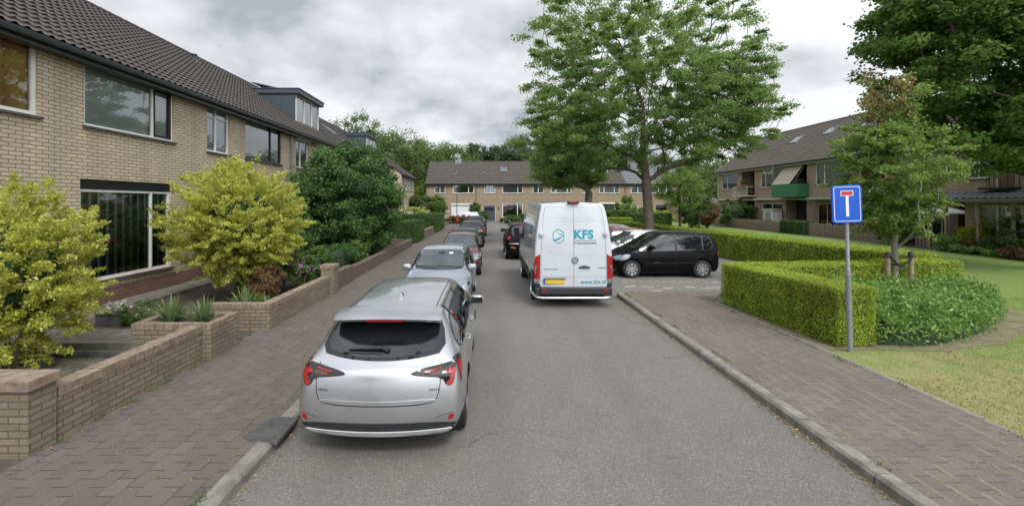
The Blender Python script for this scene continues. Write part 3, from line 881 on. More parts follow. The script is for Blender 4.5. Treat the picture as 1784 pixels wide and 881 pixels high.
for k in range(3):
    for i in range(16): dash(mk, 4.4 + i*0.3, 17.0 + k*2.55, 0.26, 0.07, 0)
o = mk.build('road_marking', MT['whitemark']); o['kind'] = 'structure'
mk2 = MB()
for (u, v, l, w, a) in [(1143, 504.3, .5, .07, 0), (1218, 486.5, .35, .07, 0), (1097, 489, .4, .06, 0)]:
    Y = CH*F/(v-V0); dash(mk2, (u-U0)*Y/F, Y, l, w, a)
o = mk2.build('road_marking', MT['yellowmark']); o['kind'] = 'structure'

# short grass on the near lawn
r_ = np.random.default_rng(21)
n = 90000
X = 5.9 + 9*r_.random(n)**1.1; Y = 2.0 + 9.5*r_.random(n)
keep = ~((X > 5.8) & (X < 12.6) & (Y > 7.35 + r_.normal(size=n)*.12 + np.clip(X-8.3, 0, 9)*0.50))
keep |= (r_.random(n) < .12) & (Y < 7.6)
keep &= (r_.random(n) < 0.35 + 0.65*(np.sin(X*1.7)*np.sin(Y*1.9+1) > -0.2))
X = X[keep]; Y = Y[keep]; n = len(X)
az = r_.random(n)*6.283; h = 0.010 + 0.022*r_.random(n)**1.5; w = 0.005
V = np.zeros((n, 4, 3))
dx, dy = np.cos(az), np.sin(az); lx = r_.normal(size=n)*0.02; ly = r_.normal(size=n)*0.02
V[:, 0] = np.stack([X-dx*w, Y-dy*w, np.full(n, .075)], 1); V[:, 1] = np.stack([X+dx*w, Y+dy*w, np.full(n, .075)], 1)
V[:, 2] = np.stack([X+lx+dx*w*.3, Y+ly+dy*w*.3, .08+h], 1); V[:, 3] = np.stack([X+lx-dx*w*.3, Y+ly-dy*w*.3, .08+h], 1)
o = quads_mesh('grass', V.reshape(-1, 3), MT['grass']); tag(o, 'short patchy dry and green grass blades on the near lawn', 'grass', kind='stuff')

# drain and manhole covers let into the road and pavement
def cover(label, x, y, z, r):
    t = thing('manhole_cover', label, 'manhole cover', (x, y, z))
    m_ = MB(); m_.lathe_z([(r, .0), (r, .004), (r*.88, .004), (r*.88, .002), (.001, .002)], 28); m_.build('rim', MT['kerb'], t)
    m_ = MB()
    for i in range(-3, 4):
        w_ = math.sqrt(max(0, (r*.8)**2 - (i*r*.22)**2)); m_.box(-w_, w_, i*r*.22-.012, i*r*.22+.012, .0025, .0065)
    m_.build('grid', MT['kerb_dark'], t)
cover('round iron manhole cover in the middle of the road ahead of the silver estate', 1.2, 21.0, .001, .32)

# ------------------------------------------------------------------ houses
def tile_slope(mb, x0, x1, y0, z0, y1, z1, pitch=0.237, course=0.34, ns=6, amp=0.028, lip=0.052, mi=0):
    nx = max(1, int(round((x1-x0)/pitch)))*ns + 1
    L = math.hypot(y1-y0, z1-z0); nc = int(round(L/course))
    ty, tz = (y1-y0)/L, (z1-z0)/L; ny, nz = -tz, ty
    if nz < 0: ny, nz = -ny, -nz
    b = len(mb.v); rows = 0
    xs = [x0 + (x1-x0)*i/(nx-1) for i in range(nx)]
    wv = []
    for i in range(nx):
        ph = (i % ns)/ns
        wv.append(amp*(1.6*math.sin(math.pi*min(1, ph/0.55)) if ph < 0.55 else -0.35*math.sin(math.pi*(ph-0.55)/0.45)))
    for c in range(nc):
        for (s, h) in ((c, lip), (c+1, 0.0)):
            d = s*L/nc
            for i in range(nx):
                o_ = h + wv[i]
                mb.v.append((xs[i], y0 + ty*d + ny*o_, z0 + tz*d + nz*o_))
            rows += 1
    for r in range(rows-1):
        a = b + r*nx
        for i in range(nx-1):
            mb.f.append([a+i, a+i+1, a+nx+i+1, a+nx+i]); mb.m.append(mi)

def window(parent, name, x0, x1, z0, z1, bars=(), behind='dark', frame='white', sash=(), sill='dark', y=0.05, fw=0.065, roller=False, header=0.0,
           transoms=(), pane='pane', label=None, hbars=(), curt_z=None):
    mb = MB(); d = 0.07
    zt = z1 - header
    mb.box(x0, x1, y, y+d, z0, z0+fw); mb.box(x0, x1, y, y+d, zt-fw, zt)
    mb.box(x0, x0+fw, y, y+d, z0+fw, zt-fw); mb.box(x1-fw, x1, y, y+d, z0+fw, zt-fw)
    xs = [x0+fw/2] + [x0 + (x1-x0)*f for f in bars] + [x1-fw/2]
    for f in xs[1:-1]: mb.box(f-fw/2, f+fw/2, y+.001, y+d-.001, z0+fw, zt-fw)
    for (i, fz) in transoms:
        zz = z0 + (zt-z0)*fz
        mb.box(xs[i]+fw/2, xs[i+1]-fw/2, y+.002, y+d-.002, zz-fw*.4, zz+fw*.4)
    w = mb.build('window', MT[frame], parent, label=label)
    pb = MB(); pb.quad((x0+.02, y+.04, z0+.02), (x1-.02, y+.04, z0+.02), (x1-.02, y+.04, zt-.02), (x0+.02, y+.04, zt-.02))
    pb.build('pane', MT[pane], w)
    if sash:
        for i in sash:
            sb = MB(); a, b = xs[i]+fw/2, xs[i+1]-fw/2; q = 0.06
            sb.box(a, b, y-.01, y+d-.01, z0+fw, z0+fw+q); sb.box(a, b, y-.01, y+d-.01, zt-fw-q, zt-fw)
            sb.box(a, a+q, y-.01, y+d-.01, z0+fw+q, zt-fw-q); sb.box(b-q, b, y-.01, y+d-.01, z0+fw+q, zt-fw-q)
            sb.build('sash', MT['black'], w)
    cd = .30 if behind == 'dark' else .105
    cb = MB(); cb.box(x0+.01, x1-.01, y+cd, y+cd+.01, z0+.0, zt)
    cb.build('curtain' if behind != 'dark' else 'room_backing', MT[behind], w)
    if header:
        MB().box(x0, x1, y-.02, y+d, zt+.001, z1).build('header_panel', MT['black'], w)
    if sill:
        MB().box(x0-.06, x1+.06, -.07, y+.02, z0-.055, z0-.003).build('sill', MT['kerb_dark' if sill == 'dark' else sill], w)
    if roller:
        MB().box(x0-.05, x1+.05, -.13, -.004, z1-.02, z1+.16).build('roller_box', MT['white'], w, bevel=.015)
    return w

def house(label, loc, rz, Wd, depth, eaves, rise, half, openings, wallm, tilem, plinth=0.0, group=None, endL=False, endR=False, ov=0.35,
          fascia=None, pitch=0.237, ns=6, band=None, name='terraced_house', y_in=0.0, course=0.34, amp=0.024):
    root = thing(name, label, 'house', loc, rz, group)
    # wall with real openings
    ops = [o for o in openings if o.get('hole', True)]
    xs = sorted({0.0, Wd} | {o['x'][0] for o in ops} | {o['x'][1] for o in ops})
    zs = sorted({0.0, eaves} | {o['z'][0] for o in ops} | {o['z'][1] for o in ops} | ({plinth} if plinth else set()))
    mb = MB()
    for i in range(len(xs)-1):
        for j in range(len(zs)-1):
            cx_, cz_ = (xs[i]+xs[i+1])/2, (zs[j]+zs[j+1])/2
            if any(o['x'][0] < cx_ < o['x'][1] and o['z'][0] < cz_ < o['z'][1] for o in ops): continue
            mb.quad((xs[i], 0, zs[j]), (xs[i+1], 0, zs[j]), (xs[i+1], 0, zs[j+1]), (xs[i], 0, zs[j+1]), 1 if cz_ < plinth else 0)
    for o in ops:
        (a, b), (c, d), dp = o['x'], o['z'], o.get('deep', 0.14)
        mb.quad((a, 0, c), (a, dp, c), (a, dp, d), (a, 0, d)); mb.quad((b, 0, c), (b, 0, d), (b, dp, d), (b, dp, c))
        mb.quad((a, 0, c), (b, 0, c), (b, dp, c), (a, dp, c)); mb.quad((a, 0, d), (a, dp, d), (b, dp, d), (b, 0, d))
    e_ = 0.002
    yr = half*2
    zr = eaves + rise
    for xx in (e_, Wd-e_):
        mb.add([(xx, 0, 0), (xx, yr, 0), (xx, yr, eaves), (xx, half, zr-.05), (xx, 0, eaves)], [(0, 1, 2, 3, 4)])
    mb.quad((0, yr, 0), (Wd, yr, 0), (Wd, yr, eaves), (0, yr, eaves))
    mb.build('wall', wallm, root, mats=[wallm, MT['brick_red']])
    # roof
    sl_ = rise/half
    tb = MB()
    y0, z0 = -ov, eaves - ov*sl_ + 0.10
    za = zr + 0.10
    tile_slope(tb, 0, Wd, y0, z0, half, za, pitch, course, ns, amp)
    tb.quad((0, half, za), (Wd, half, za), (Wd, yr+ov, z0), (0, yr+ov, z0))
    tb.quad((0, y0, z0-.02), (0, half, za-.02), (Wd, half, za-.02), (Wd, y0, z0-.02))
    roof = tb.build('roof', tilem, root)
    rb = MB()
    nr = int(Wd/0.36)
    for i in range(nr):
        a = i*Wd/nr; b = (i+1)*Wd/nr
        rb.tube([(a, half, za+.02), (b+.02, half, za+.02)], [0.115, 0.10], 8)
    rb.build('ridge_tiles', tilem, roof)
    for flag, xx in ((endL, 0.0), (endR, Wd)):
        if flag:
            s = -1 if xx == 0 else 1
            vb = MB()
            x_a, x_b = (xx - .06, xx - .002) if s < 0 else (xx + .002, xx + .06)
            for (p, q) in (((y0, z0), (half, za)), ((yr+ov, z0), (half, za))):
                v = [(x_a, p[0], p[1]+.06), (x_b, p[0], p[1]+.06), (x_b, p[0], p[1]-.16), (x_a, p[0], p[1]-.16), (x_a, q[0], q[1]+.06), (x_b, q[0], q[1]+.06), (x_b, q[0], q[1]-.16), (x_a, q[0], q[1]-.16)]
                vb.add(v, [(0, 1, 2, 3), (7, 6, 5, 4), (0, 4, 5, 1), (1, 5, 6, 2), (2, 6, 7, 3), (3, 7, 4, 0)])
            vb.build('bargeboard', MT['gutter'] if fascia is None else MT[fascia], root)
    # gutter, fascia, soffit
    gz = z0 - 0.02
    gb = MB(); prof = [(-.02, .0), (-.02, -.06), (-.045, -.10), (-.09, -.115), (-.13, -.09), (-.145, -.03), (-.145, .012), (-.13, .012), (-.128, -.03), (-.09, -.095), (-.04, -.05), (-.03, .0)]
    v = [(xx, y0 + .05 + p[0], gz + p[1]) for xx in (0, Wd) for p in prof]; m_ = len(prof)
    gb.add(v, [(i, (i+1) % m_, m_+(i+1) % m_, m_+i) for i in range(m_)])
    gb.build('gutter', MT['gutter'], root, smooth=True)
    fb = MB(); fb.box(0, Wd, y0+.05, y0+.08, gz-.20, gz-.01); fb.quad((0, y0+.08, gz-.19), (Wd, y0+.08, gz-.19), (Wd, .0, gz-.19), (0, 0, gz-.19))
    if band: fb.box(0, Wd, -.05, -.003, eaves-band, gz-.192)
    fb.build('fascia', MT[fascia or 'gutter'], root)
    for o in openings:
        k = o.get('kind', 'window'); (a, b), (c, d) = o['x'], o['z']
        kw = {q: o[q] for q in ('bars', 'behind', 'frame', 'sash', 'sill', 'roller', 'header', 'transoms', 'pane', 'label', 'fw') if q in o}
        if k == 'window': window(root, 'window', a, b, c, d, **kw)
        elif k == 'shutter':
            MB().box(a, b, .03, .07, c, d).build('roller_shutter', MT['shutter'], root)
            MB().box(a-.08, b+.08, -.14, -.004, d-.02, d+.18).box(a-.06, a-.003, -.05, .0-.004, c, d-.02).box(b+.003, b+.06, -.05, -.004, c, d-.02).build('shutter_housing', MT['white'], root)
        elif k == 'door':
            col = o.get('col', 'anthracite')
            f_ = MB(); f_.box(a, a+.07, .04, .11, c, d-.07).box(b-.07, b, .04, .11, c, d-.07).box(a, b, .04, .11, d-.07, d)
            dx_ = o.get('split', a)
            if dx_ > a: f_.box(dx_-.035, dx_+.035, .041, .109, c, d-.07).box(a+.07, dx_-.035, .045, .10, c, c+.75)
            f_.build('door_frame', MT[o.get('frame', 'white')], root)
            xx = dx_+.035 if dx_ > a else a+.07
            dr = MB().box(xx, b-.07, .06, .10, c+.02, d-.07).build('door', MT[col], root)
            pn = MB()
            pn.box(xx+.25, b-.32, .052, .0595, d-.75, d-.35); pn.build('door_glass', MT['cglass'], dr)
            MB().box(xx+.06, xx+.09, .02, .058, c+.95, c+1.12).build('handle', MT['chrome'], dr)
            if dx_ > a:
                MB().quad((a+.05, .07, c+.75), (dx_, .07, c+.75), (dx_, .07, d-.05), (a+.05, .07, d-.05)).build('side_light', MT['cglass'], root)
        elif k == 'void':
            dp = o.get('deep', 1.2)
            MB().quad((a, dp-.003, c), (b, dp-.003, c), (b, dp-.003, d), (a, dp-.003, d)).build('recess_back', MT[o.get('behind', 'dark')], root)
    root['_roof'] = 0
    del root['_roof']
    return root, roof, (y0, z0, half, za)

def on_slope(info, s):
    y0, z0, y1, z1 = info
    return y0 + (y1-y0)*s, z0 + (z1-z0)*s
def roof_vent(parent, x, info, s):
    y, z = on_slope(info, s)
    mb = MB(); mb.lathe_z([(0.001, .30), (0.13, .29), (0.14, .25), (0.07, .24), (0.07, .0)], 12, (x, y, z))
    mb.build('roof_vent', MT['gutter'], parent, smooth=True)
    fb = MB(); fb.add([(x-.2, y-.22, z-.11), (x+.2, y-.22, z-.11), (x+.16, y+.12, z+.2), (x-.16, y+.12, z+.2)], [(0, 1, 2, 3)])
    fb.build('lead_flashing', MT['zinc'], parent)
def skylight(parent, x0, x1, info, s0, s1):
    ya, za = on_slope(info, s0); yb, zb = on_slope(info, s1)
    L = math.hypot(yb-ya, zb-za); ty, tz = (yb-ya)/L, (zb-za)/L; ny, nz = -tz, ty
    def P(x, t, h): return (x, ya + ty*t + ny*h, za + tz*t + nz*h)
    mb = MB()
    def bar(xa, xb, t0, t1, h0=0.0, h1=0.12):
        v = [P(xa, t0, h0), P(xb, t0, h0), P(xb, t1, h0), P(xa, t1, h0), P(xa, t0, h1), P(xb, t0, h1), P(xb, t1, h1), P(xa, t1, h1)]
        mb.add(v, [(0, 3, 2, 1), (4, 5, 6, 7), (0, 1, 5, 4), (1, 2, 6, 5), (2, 3, 7, 6), (3, 0, 4, 7)])
    w = .06
    bar(x0, x0+w, 0, L); bar(x1-w, x1, 0, L); bar(x0+w, x1-w, 0, w); bar(x0+w, x1-w, L-w, L)
    f = mb.build('skylight', MT['zinc'], parent)
    g = MB(); g.quad(P(x0+w, w, .09), P(x1-w, w, .09), P(x1-w, L-w, .09), P(x0+w, L-w, .09)); g.build('pane', MT['pale_glass'], f)
MT['pale_glass'] = carglass('skylight_glass', (0.10, 0.12, 0.13), 2.2)
def dormer(parent, x0, x1, yf, zb, zt, yb, bars, clad='anthracite', behind='net', over=0.28, cap=0.24):
    mb = MB(); mb.box(x0, x0+.12, yf, yb, zb-.25, zt); mb.box(x1-.12, x1, yf, yb, zb-.25, zt); mb.box(x0+.12, x1-.12, yf+.01, yf+.10, zb-.25, zb)
    mb.box(x0+.12, x1-.12, yf+.5, yf+.55, zb, zt)
    d = mb.build('dormer', MT[clad], parent)
    rf = MB(); rf.box(x0-.10, x1+.10, yf-over, yb+.3, zt, zt+cap); rf.box(x0-.14, x1+.14, yf-over-.04, yb+.3, zt+cap, zt+cap+.05)
    rf.build('dormer_roof', MT[clad], d, bevel=.01)
    fw = .07
    wb = MB(); a, b = x0+.122, x1-.122
    wb.box(a, b, yf-.03, yf+.06, zb+.0, zb+fw); wb.box(a, b, yf-.03, yf+.06, zt-fw-.002, zt-.002)
    xs = [a+fw/2] + [a+(b-a)*f for f in bars] + [b-fw/2]
    for f in xs: wb.box(f-fw/2, f+fw/2, yf-.029, yf+.059, zb+fw, zt-fw)
    wb.box(a-.05, b+.05, yf-.16, yf-.031, zb-.10, zb-.003)
    wb.build('dormer_window_frame', MT['white'], d)
    MB().quad((a, yf+.01, zb), (b, yf+.01, zb), (b, yf+.01, zt), (a, yf+.01, zt)).build('pane', MT['pane_far'], d)
    MB().quad((a, yf+.25, zb), (b, yf+.25, zb), (b, yf+.25, zt), (a, yf+.25, zt)).build('curtain', MT[behind], d)
    return d
def downpipe(parent, x, z1, z0=0.1, mat='zinc', r=0.045, y=-.09):
    mb = MB(); mb.tube([(x, y, z0), (x, y, z1-.45), (x, y-.03, z1-.30), (x, y-.22, z1-.12)], r, 8)
    for z in (1.2, 2.8, 4.4): mb.box(x-.06, x+.06, y-.06, -.002, z, z+.04)
    mb.build('downpipe', MT[mat], parent, smooth=True)

# --- left row: facade plane X=-9.65, local x runs along +Y
GL = 'tan brick terraced houses on the left side'
LX, LE, LR, LH = -9.65, 6.28, 3.32, 4.6
def lhouse(y0, wd, label, ops, **k):
    return house(label, (LX, y0, 0), R(90), wd, 9.2, LE, LR, LH, ops, MT['brick_l'], MT['tile_l'], plinth=0.5, group=GL, **k)
def yy(a, y0): return (a[0]-y0, a[1]-y0)
y0 = -0.5
lhouse(y0, 7.1, 'tan brick terraced house nearest the camera, cut off by the left photo edge', [
    dict(x=(1.0, 2.5), z=(4.5, 6.0), bars=(.5,), behind='net'), dict(x=(3.5, 6.5), z=(4.5, 6.0), bars=(.75,), sash=(1,), behind='greycurt'),
    dict(x=(3.4, 6.3), z=(.72, 3.2), bars=(.72,), behind='vblind', header=.22), dict(kind='door', x=(1.0, 2.1), z=(.1, 2.4))], endL=True)
y0 = 6.6
hA, rfA, iA = lhouse(y0, 7.1, 'tan brick terraced house with orange curtain and dark ground floor blinds', [
    dict(x=yy((7.55, 9.11), y0), z=(4.5, 6.05), bars=(), behind='orange', fw=.09),
    dict(x=yy((10.16, 13.05), y0), z=(4.50, 6.02), bars=(.735,), sash=(1,), behind='blind', label='wide upstairs window with grey slatted blind'),
    dict(x=yy((10.05, 12.93), y0), z=(.72, 3.22), bars=(.76,), behind='vblind', header=.24, sill='kerb_dark', label='large ground floor window with dark vertical blinds'),
    dict(kind='door', x=yy((7.6, 8.7), y0), z=(.1, 2.4), col='anthracite')])
roof_vent(hA, yy((12.3, 0), y0)[0], iA, .88); roof_vent(hA, 2.2, iA, .7)
y0 = 13.7
hB, rfB, iB = lhouse(y0, 7.1, 'tan brick terraced house with lace curtains and black framed upstairs window', [
    dict(x=yy((14.6, 15.85), y0), z=(4.42, 6.0), bars=(.42,), behind='net', transoms=((0, .78), (1, .78)), label='small upstairs window with lace curtains'),
    dict(x=yy((16.9, 19.85), y0), z=(4.42, 6.0), bars=(.70,), frame='black', behind='net', label='black framed upstairs window'),
    dict(x=yy((16.9, 19.85), y0), z=(.72, 3.1), bars=(.7,), behind='dark', header=.2),
    dict(kind='door', x=yy((14.5, 15.6), y0), z=(.1, 2.4), col='wood')])
roof_vent(hB, 5.9, iB, .86)
downpipe(hB, 7.02, LE, 0.1)
y0 = 20.8
hC, rfC, iC = lhouse(y0, 7.1, 'tan brick terraced house with grey three pane roof dormer under solar panels', [
    dict(x=yy((21.35, 22.85), y0), z=(4.42, 5.85), bars=(.4,), behind='greycurt', roller=True),
    dict(x=yy((23.7, 26.9), y0), z=(4.42, 5.85), bars=(.33, .75), behind='net', roller=True),
    dict(x=yy((23.7, 26.9), y0), z=(.72, 3.1), bars=(.7,), behind='dark'),
    dict(kind='door', x=yy((21.4, 22.6), y0), z=(.1, 2.4))])
dC = dormer(hC, 2.7, 6.1, 1.05, 7.10, 8.68, 4.4, (.34, .67))
for i in range(2):
    sp = MB(); x0_ = 3.0 + i*1.75
    v = [(x0_, 1.7, 8.99), (x0_+1.65, 1.7, 8.99), (x0_+1.65, 3.6, 9.42), (x0_, 3.6, 9.42), (x0_, 1.7, 8.94), (x0_+1.65, 1.7, 8.94), (x0_+1.65, 3.6, 9.37), (x0_, 3.6, 9.37)]
    sp.add(v, [(0, 1, 2, 3), (7, 6, 5, 4), (0, 4, 5, 1), (1, 5, 6, 2), (2, 6, 7, 3), (3, 7, 4, 0)])
    sp.tube([(x0_+.3, 3.2, 8.8), (x0_+.3, 3.2, 9.3)], .02, 6); sp.tube([(x0_+1.3, 3.2, 8.8), (x0_+1.3, 3.2, 9.3)], .02, 6)
    sp.build('solar_panel', MT['anthracite'], hC)
y0 = 27.9
hD, rfD, iD = lhouse(y0, 7.1, 'tan brick terraced house with skylights between the two grey dormers', [
    dict(x=(.8, 2.2), z=(4.42, 5.85), bars=(.4,), behind='net'), dict(x=(3.0, 6.0), z=(4.42, 5.85), bars=(.7,), behind='net'),
    dict(x=(3.0, 6.0), z=(.72, 3.1), bars=(.7,), behind='dark'), dict(kind='door', x=(.8, 1.9), z=(.1, 2.4))])
skylight(hD, 1.6, 2.5, iD, .62, .82); skylight(hD, 4.0, 4.9, iD, .45, .66)
y0 = 35.0
hE, rfE, iE = lhouse(y0, 7.1, 'tan brick end terraced house with plain grey flat roof dormer', [
    dict(x=(.8, 2.2), z=(4.42, 5.85), bars=(.4,), behind='net'), dict(x=(3.0, 6.0), z=(4.42, 5.85), bars=(.7,), behind='net'),
    dict(x=(3.0, 6.0), z=(.72, 3.1), bars=(.7,), behind='dark'), dict(kind='door', x=(.8, 1.9), z=(.1, 2.4))], endR=True)
dormer(hE, 2.6, 6.0, 1.15, 7.15, 8.55, 3.9, (.34, .67))
y0 = 47.5
house('far tan brick house seen end on beyond the big dark bush', (LX, y0, 0), R(90), 8.0, 9.2, 5.9, LR, LH, [
    dict(x=(1.0, 1.9), z=(4.1, 5.4), bars=(), behind='net'), dict(x=(2.6, 4.0), z=(4.1, 5.4), bars=(.5,), behind='net'), dict(x=(5.0, 7.2), z=(4.1, 5.4), bars=(.3, .7), behind='net'),
    dict(x=(4.6, 7.2), z=(.6, 2.7), bars=(.5,), behind='net'), dict(kind='door', x=(1.4, 2.5), z=(.1, 2.5), col='white')], MT['brick_l'], MT['tile_l'], endL=True, endR=True, group=GL)

# --- far row: facade plane Y=60
GF = 'brown roofed terraced houses closing the street'
FY, FE, FR, FH = 60.0, 5.45, 3.25, 4.5
def fx(u): return (u-U0)*FY/F
def fhouse(x0, wd, label, ops, tile='tile_f', **k):
    for o in ops:
        o['x'] = (o['x'][0]-x0, o['x'][1]-x0); o.setdefault('pane', 'pane_far'); o.setdefault('fw', .10)
    return house(label, (x0, FY, 0), 0.0, wd, 9, FE, FR, FH, ops, MT['brick_far'], MT[tile], group=GF, pitch=0.32, ns=4, course=0.4, **k)
FU = (3.95, 5.33)
h1, _, f1 = fhouse(-8.75, 7.2, 'far terraced house at the left end with closed white roller shutter', [
    dict(x=(-7.54, -6.0), z=FU, bars=(.5,), sash=(0, 1), behind='greycurt'), dict(x=(-4.95, -1.95), z=FU, bars=(.74,), behind='dark'),
    dict(x=(-7.6, -6.0), z=(.25, 2.45), bars=(.62,), sash=(1,), behind='greycurt', sill='white'), dict(kind='shutter', x=(-5.1, -1.9), z=(.15, 2.35))], endL=True)
h2, _, f2 = fhouse(-1.55, 7.0, 'far terraced house with dark blue front door and wide lounge window', [
    dict(x=(-.49, 1.05), z=FU, bars=(.5,), sash=(0,), behind='greycurt'), dict(x=(2.03, 4.95), z=FU, bars=(.75,), behind='greycurt'),
    dict(kind='door', x=(-.73, 1.1), z=(.08, 2.3), split=.13), dict(x=(2.03, 4.95), z=(.55, 2.6), bars=(.74,), sash=(1,), behind='dark', sill='white')])
h3, _, f3 = fhouse(5.45, 7.0, 'far terraced house behind the white van with a pale curtained upstairs window', [
    dict(x=(6.35, 7.9), z=FU, bars=(.5,), sash=(0, 1), behind='greycurt'), dict(x=(8.9, 11.8), z=FU, bars=(.25, .8), behind='net'),
    dict(kind='door', x=(6.2, 8.0), z=(.08, 2.3), split=7.0), dict(x=(8.9, 11.8), z=(.55, 2.6), bars=(.74,), behind='dark')])
h4, _, f4 = fhouse(12.45, 7.0, 'far terraced house with white framed dormer behind the forked tree', [
    dict(x=(13.2, 14.7), z=FU, bars=(.5,), behind='net'), dict(x=(15.7, 18.6), z=FU, bars=(.25, .75), behind='net'),
    dict(x=(15.7, 18.9), z=(.55, 2.5), bars=(.7,), behind='dark', roller=True), dict(kind='door', x=(13.2, 14.9), z=(.08, 2.3), split=14.0)])
dormer(h4, 2.4, 5.0, 1.6, 6.9, 8.1, 4.0, (.33, .66), clad='white', behind='dark', over=.15, cap=.15)
h5, _, f5 = fhouse(19.45, 8.2, 'far end house with grey tiled roof, right of the downpipe', [
    dict(x=(20.2, 22.2), z=FU, bars=(.5,), behind='net'), dict(x=(23.0, 26.2), z=FU, bars=(.35, .7), behind='net'),
    dict(x=(20.3, 21.2), z=(1.2, 2.3), bars=(), behind='dark'), dict(kind='door', x=(23.6, 25.6), z=(.1, 2.4), split=24.6, col='white')], tile='tile_g', endR=True)
downpipe(h4, 6.95, FE); downpipe(h1, 7.1, FE); downpipe(h1, .12, FE)
for hh, inf, x in ((h1, f1, 4.0), (h2, f2, 1.0)): roof_vent(hh, x, inf, .5)
skylight(h2, 3.4, 4.4, f2, .52, .72)
MB().box(3.8, 4.8, 4.1, 4.9, 8.5, 9.15).build('chimney', MT['zinc'], h1)
for hh in (h1, h2): MB().box(3.0, 3.12, -.10, -.004, 1.75, 2.05).build('wall_lamp', MT['black'], hh)
MB().box(2.8, 3.3, -.03, -.004, 1.35, 1.5).build('house_number_plate', MT['white'], h1)

# --- right row: facade plane X=28, local x runs towards the camera
GR = 'brown brick houses with balconies behind the lawn'
RX, RE, RRi, RH = 28.0, 6.5, 3.85, 5.0
def rhouse(ytop, wd, label, ops, x=RX, **k):
    k.setdefault('band', .38)
    return house(label, (x, ytop, 0), R(-90), wd, 9, RE, RRi, RH, ops, MT['brick_r'], MT['tile_r'], group=GR, fascia='cream', pitch=0.28, ns=4, course=0.36, ov=.45, **k)
def balcony(parent, x0, x1, z0, z1, out_, mat, rails=False):
    mb = MB(); y = -out_
    if rails:
        mb.box(x0, x1, y, -.003, z0, z0+.12); mb.box(x0, x1, y, y+.06, z1-.06, z1)
        k = int((x1-x0)/.13)
        for i in range(k+1):
            xx = x0 + (x1-x0-.03)*i/k; mb.box(xx, xx+.03, y+.01, y+.04, z0+.12, z1-.06)
        mb.box(x0, x0+.05, y+.06, -.003, z1-.06, z1); mb.box(x1-.05, x1, y+.06, -.003, z1-.06, z1)
    else:
        mb.box(x0, x1, y+.04, -.003, z0-.14, z0); mb.box(x0, x1, y, y+.04, z0-.14, z1); mb.box(x0, x0+.04, y+.04, -.003, z0+.0, z1); mb.box(x1-.04, x1, y+.04, -.003, z0, z1)
    return mb.build('balcony', MT[mat], parent)
def slide_ops(a, b):
    return dict(x=(a, b), z=(.25, 2.5), bars=(.5,), behind='dark')
r1, _, i1 = rhouse(51.6, 7.3, 'brown brick house at the far end with flower filled cream balcony', [
    dict(x=(.75, 3.9), z=(4.15, 6.0), bars=(.35,), behind='greycurt'), dict(kind='void', x=(4.7, 7.0), z=(3.4, 6.0), deep=1.3),
    dict(x=(.8, 3.4), z=(.3, 2.6), bars=(.5,), behind='dark'), dict(kind='void', x=(4.4, 7.0), z=(.2, 2.8), deep=1.0)], endL=True)
balcony(r1, 4.5, 7.2, 3.3, 4.35, .9, 'cream', rails=True)
MB().box(5.0, 6.9, -.95, -.75, 4.36, 4.52).build('planter_box', MT['terracotta'], r1)
r2_, _, i2 = rhouse(44.3, 7.3, 'brown brick house with solid green balcony and slanting beige awning', [
    dict(x=(.7, 4.0), z=(4.15, 6.0), bars=(.22,), behind='beigecloth', label='upstairs window covered by a beige outside blind'),
    dict(kind='void', x=(4.2, 7.0), z=(3.4, 6.0), deep=1.3),
    dict(x=(.9, 3.9), z=(.3, 2.6), bars=(.5,), behind='dark'), dict(kind='void', x=(4.4, 7.0), z=(.2, 2.9), deep=1.0)])
balcony(r2_, 4.0, 7.25, 3.3, 4.30, 1.1, 'greenpaint')
aw = MB()
v = [(4.2, -.02, 5.98), (6.6, -.02, 5.98), (6.4, -1.12, 4.34), (4.0, -1.12, 4.34), (4.2, -.02, 5.95), (6.6, -.02, 5.95), (6.4, -1.12, 4.31), (4.0, -1.12, 4.31)]
aw.add(v, [(0, 3, 2, 1), (4, 5, 6, 7), (0, 4, 7, 3), (1, 2, 6, 5), (3, 7, 6, 2)]); aw.build('awning', MT['beigecloth'], r2_)
MB().tube([(6.75, -.05, 5.8), (6.75, -1.05, 4.34)], .025, 6).tube([(4.05, -1.0, 4.3), (4.05, -1.0, 6.3)], .04, 6).build('awning_arm', MT['greenpaint'], r2_)
MB().box(6.7, 7.15, -.9, -.3, 4.0, 4.75).build('balcony_cabinet', MT['black'], r2_)
r3, _, i3 = rhouse(37.0, 7.3, 'brown brick house with pale green curtains, behind the road sign', [
    dict(x=(.7, 4.1), z=(4.15, 6.0), bars=(.27,), behind='greencurt', label='upstairs window with pale green curtains'),
    dict(kind='void', x=(4.7, 7.0), z=(3.4, 6.0), deep=1.3),
    dict(x=(.9, 3.9), z=(.3, 2.6), bars=(.33, .66), behind='dark'), dict(kind='void', x=(4.4, 7.0), z=(.2, 2.9), deep=1.0)])
balcony(r3, 4.5, 7.2, 3.3, 4.35, .9, 'cream')
MB().box(1.0, 6.9, -1.7, -.004, 2.85, 2.95).build('green_canopy', MT['greenpaint'], r3)
r4, _, i4 = rhouse(29.7, 7.0, 'brown brick house hidden behind the staked tree crown', [
    dict(x=(.7, 4.1), z=(4.15, 6.0), bars=(.27,), behind='net'), dict(x=(4.9, 6.6), z=(4.15, 6.0), bars=(.5,), behind='net'),
    dict(x=(.9, 3.9), z=(.3, 2.6), bars=(.33, .66), behind='greycurt'), dict(kind='void', x=(4.4, 6.7), z=(.2, 2.7), deep=1.0, behind='brick_r')])
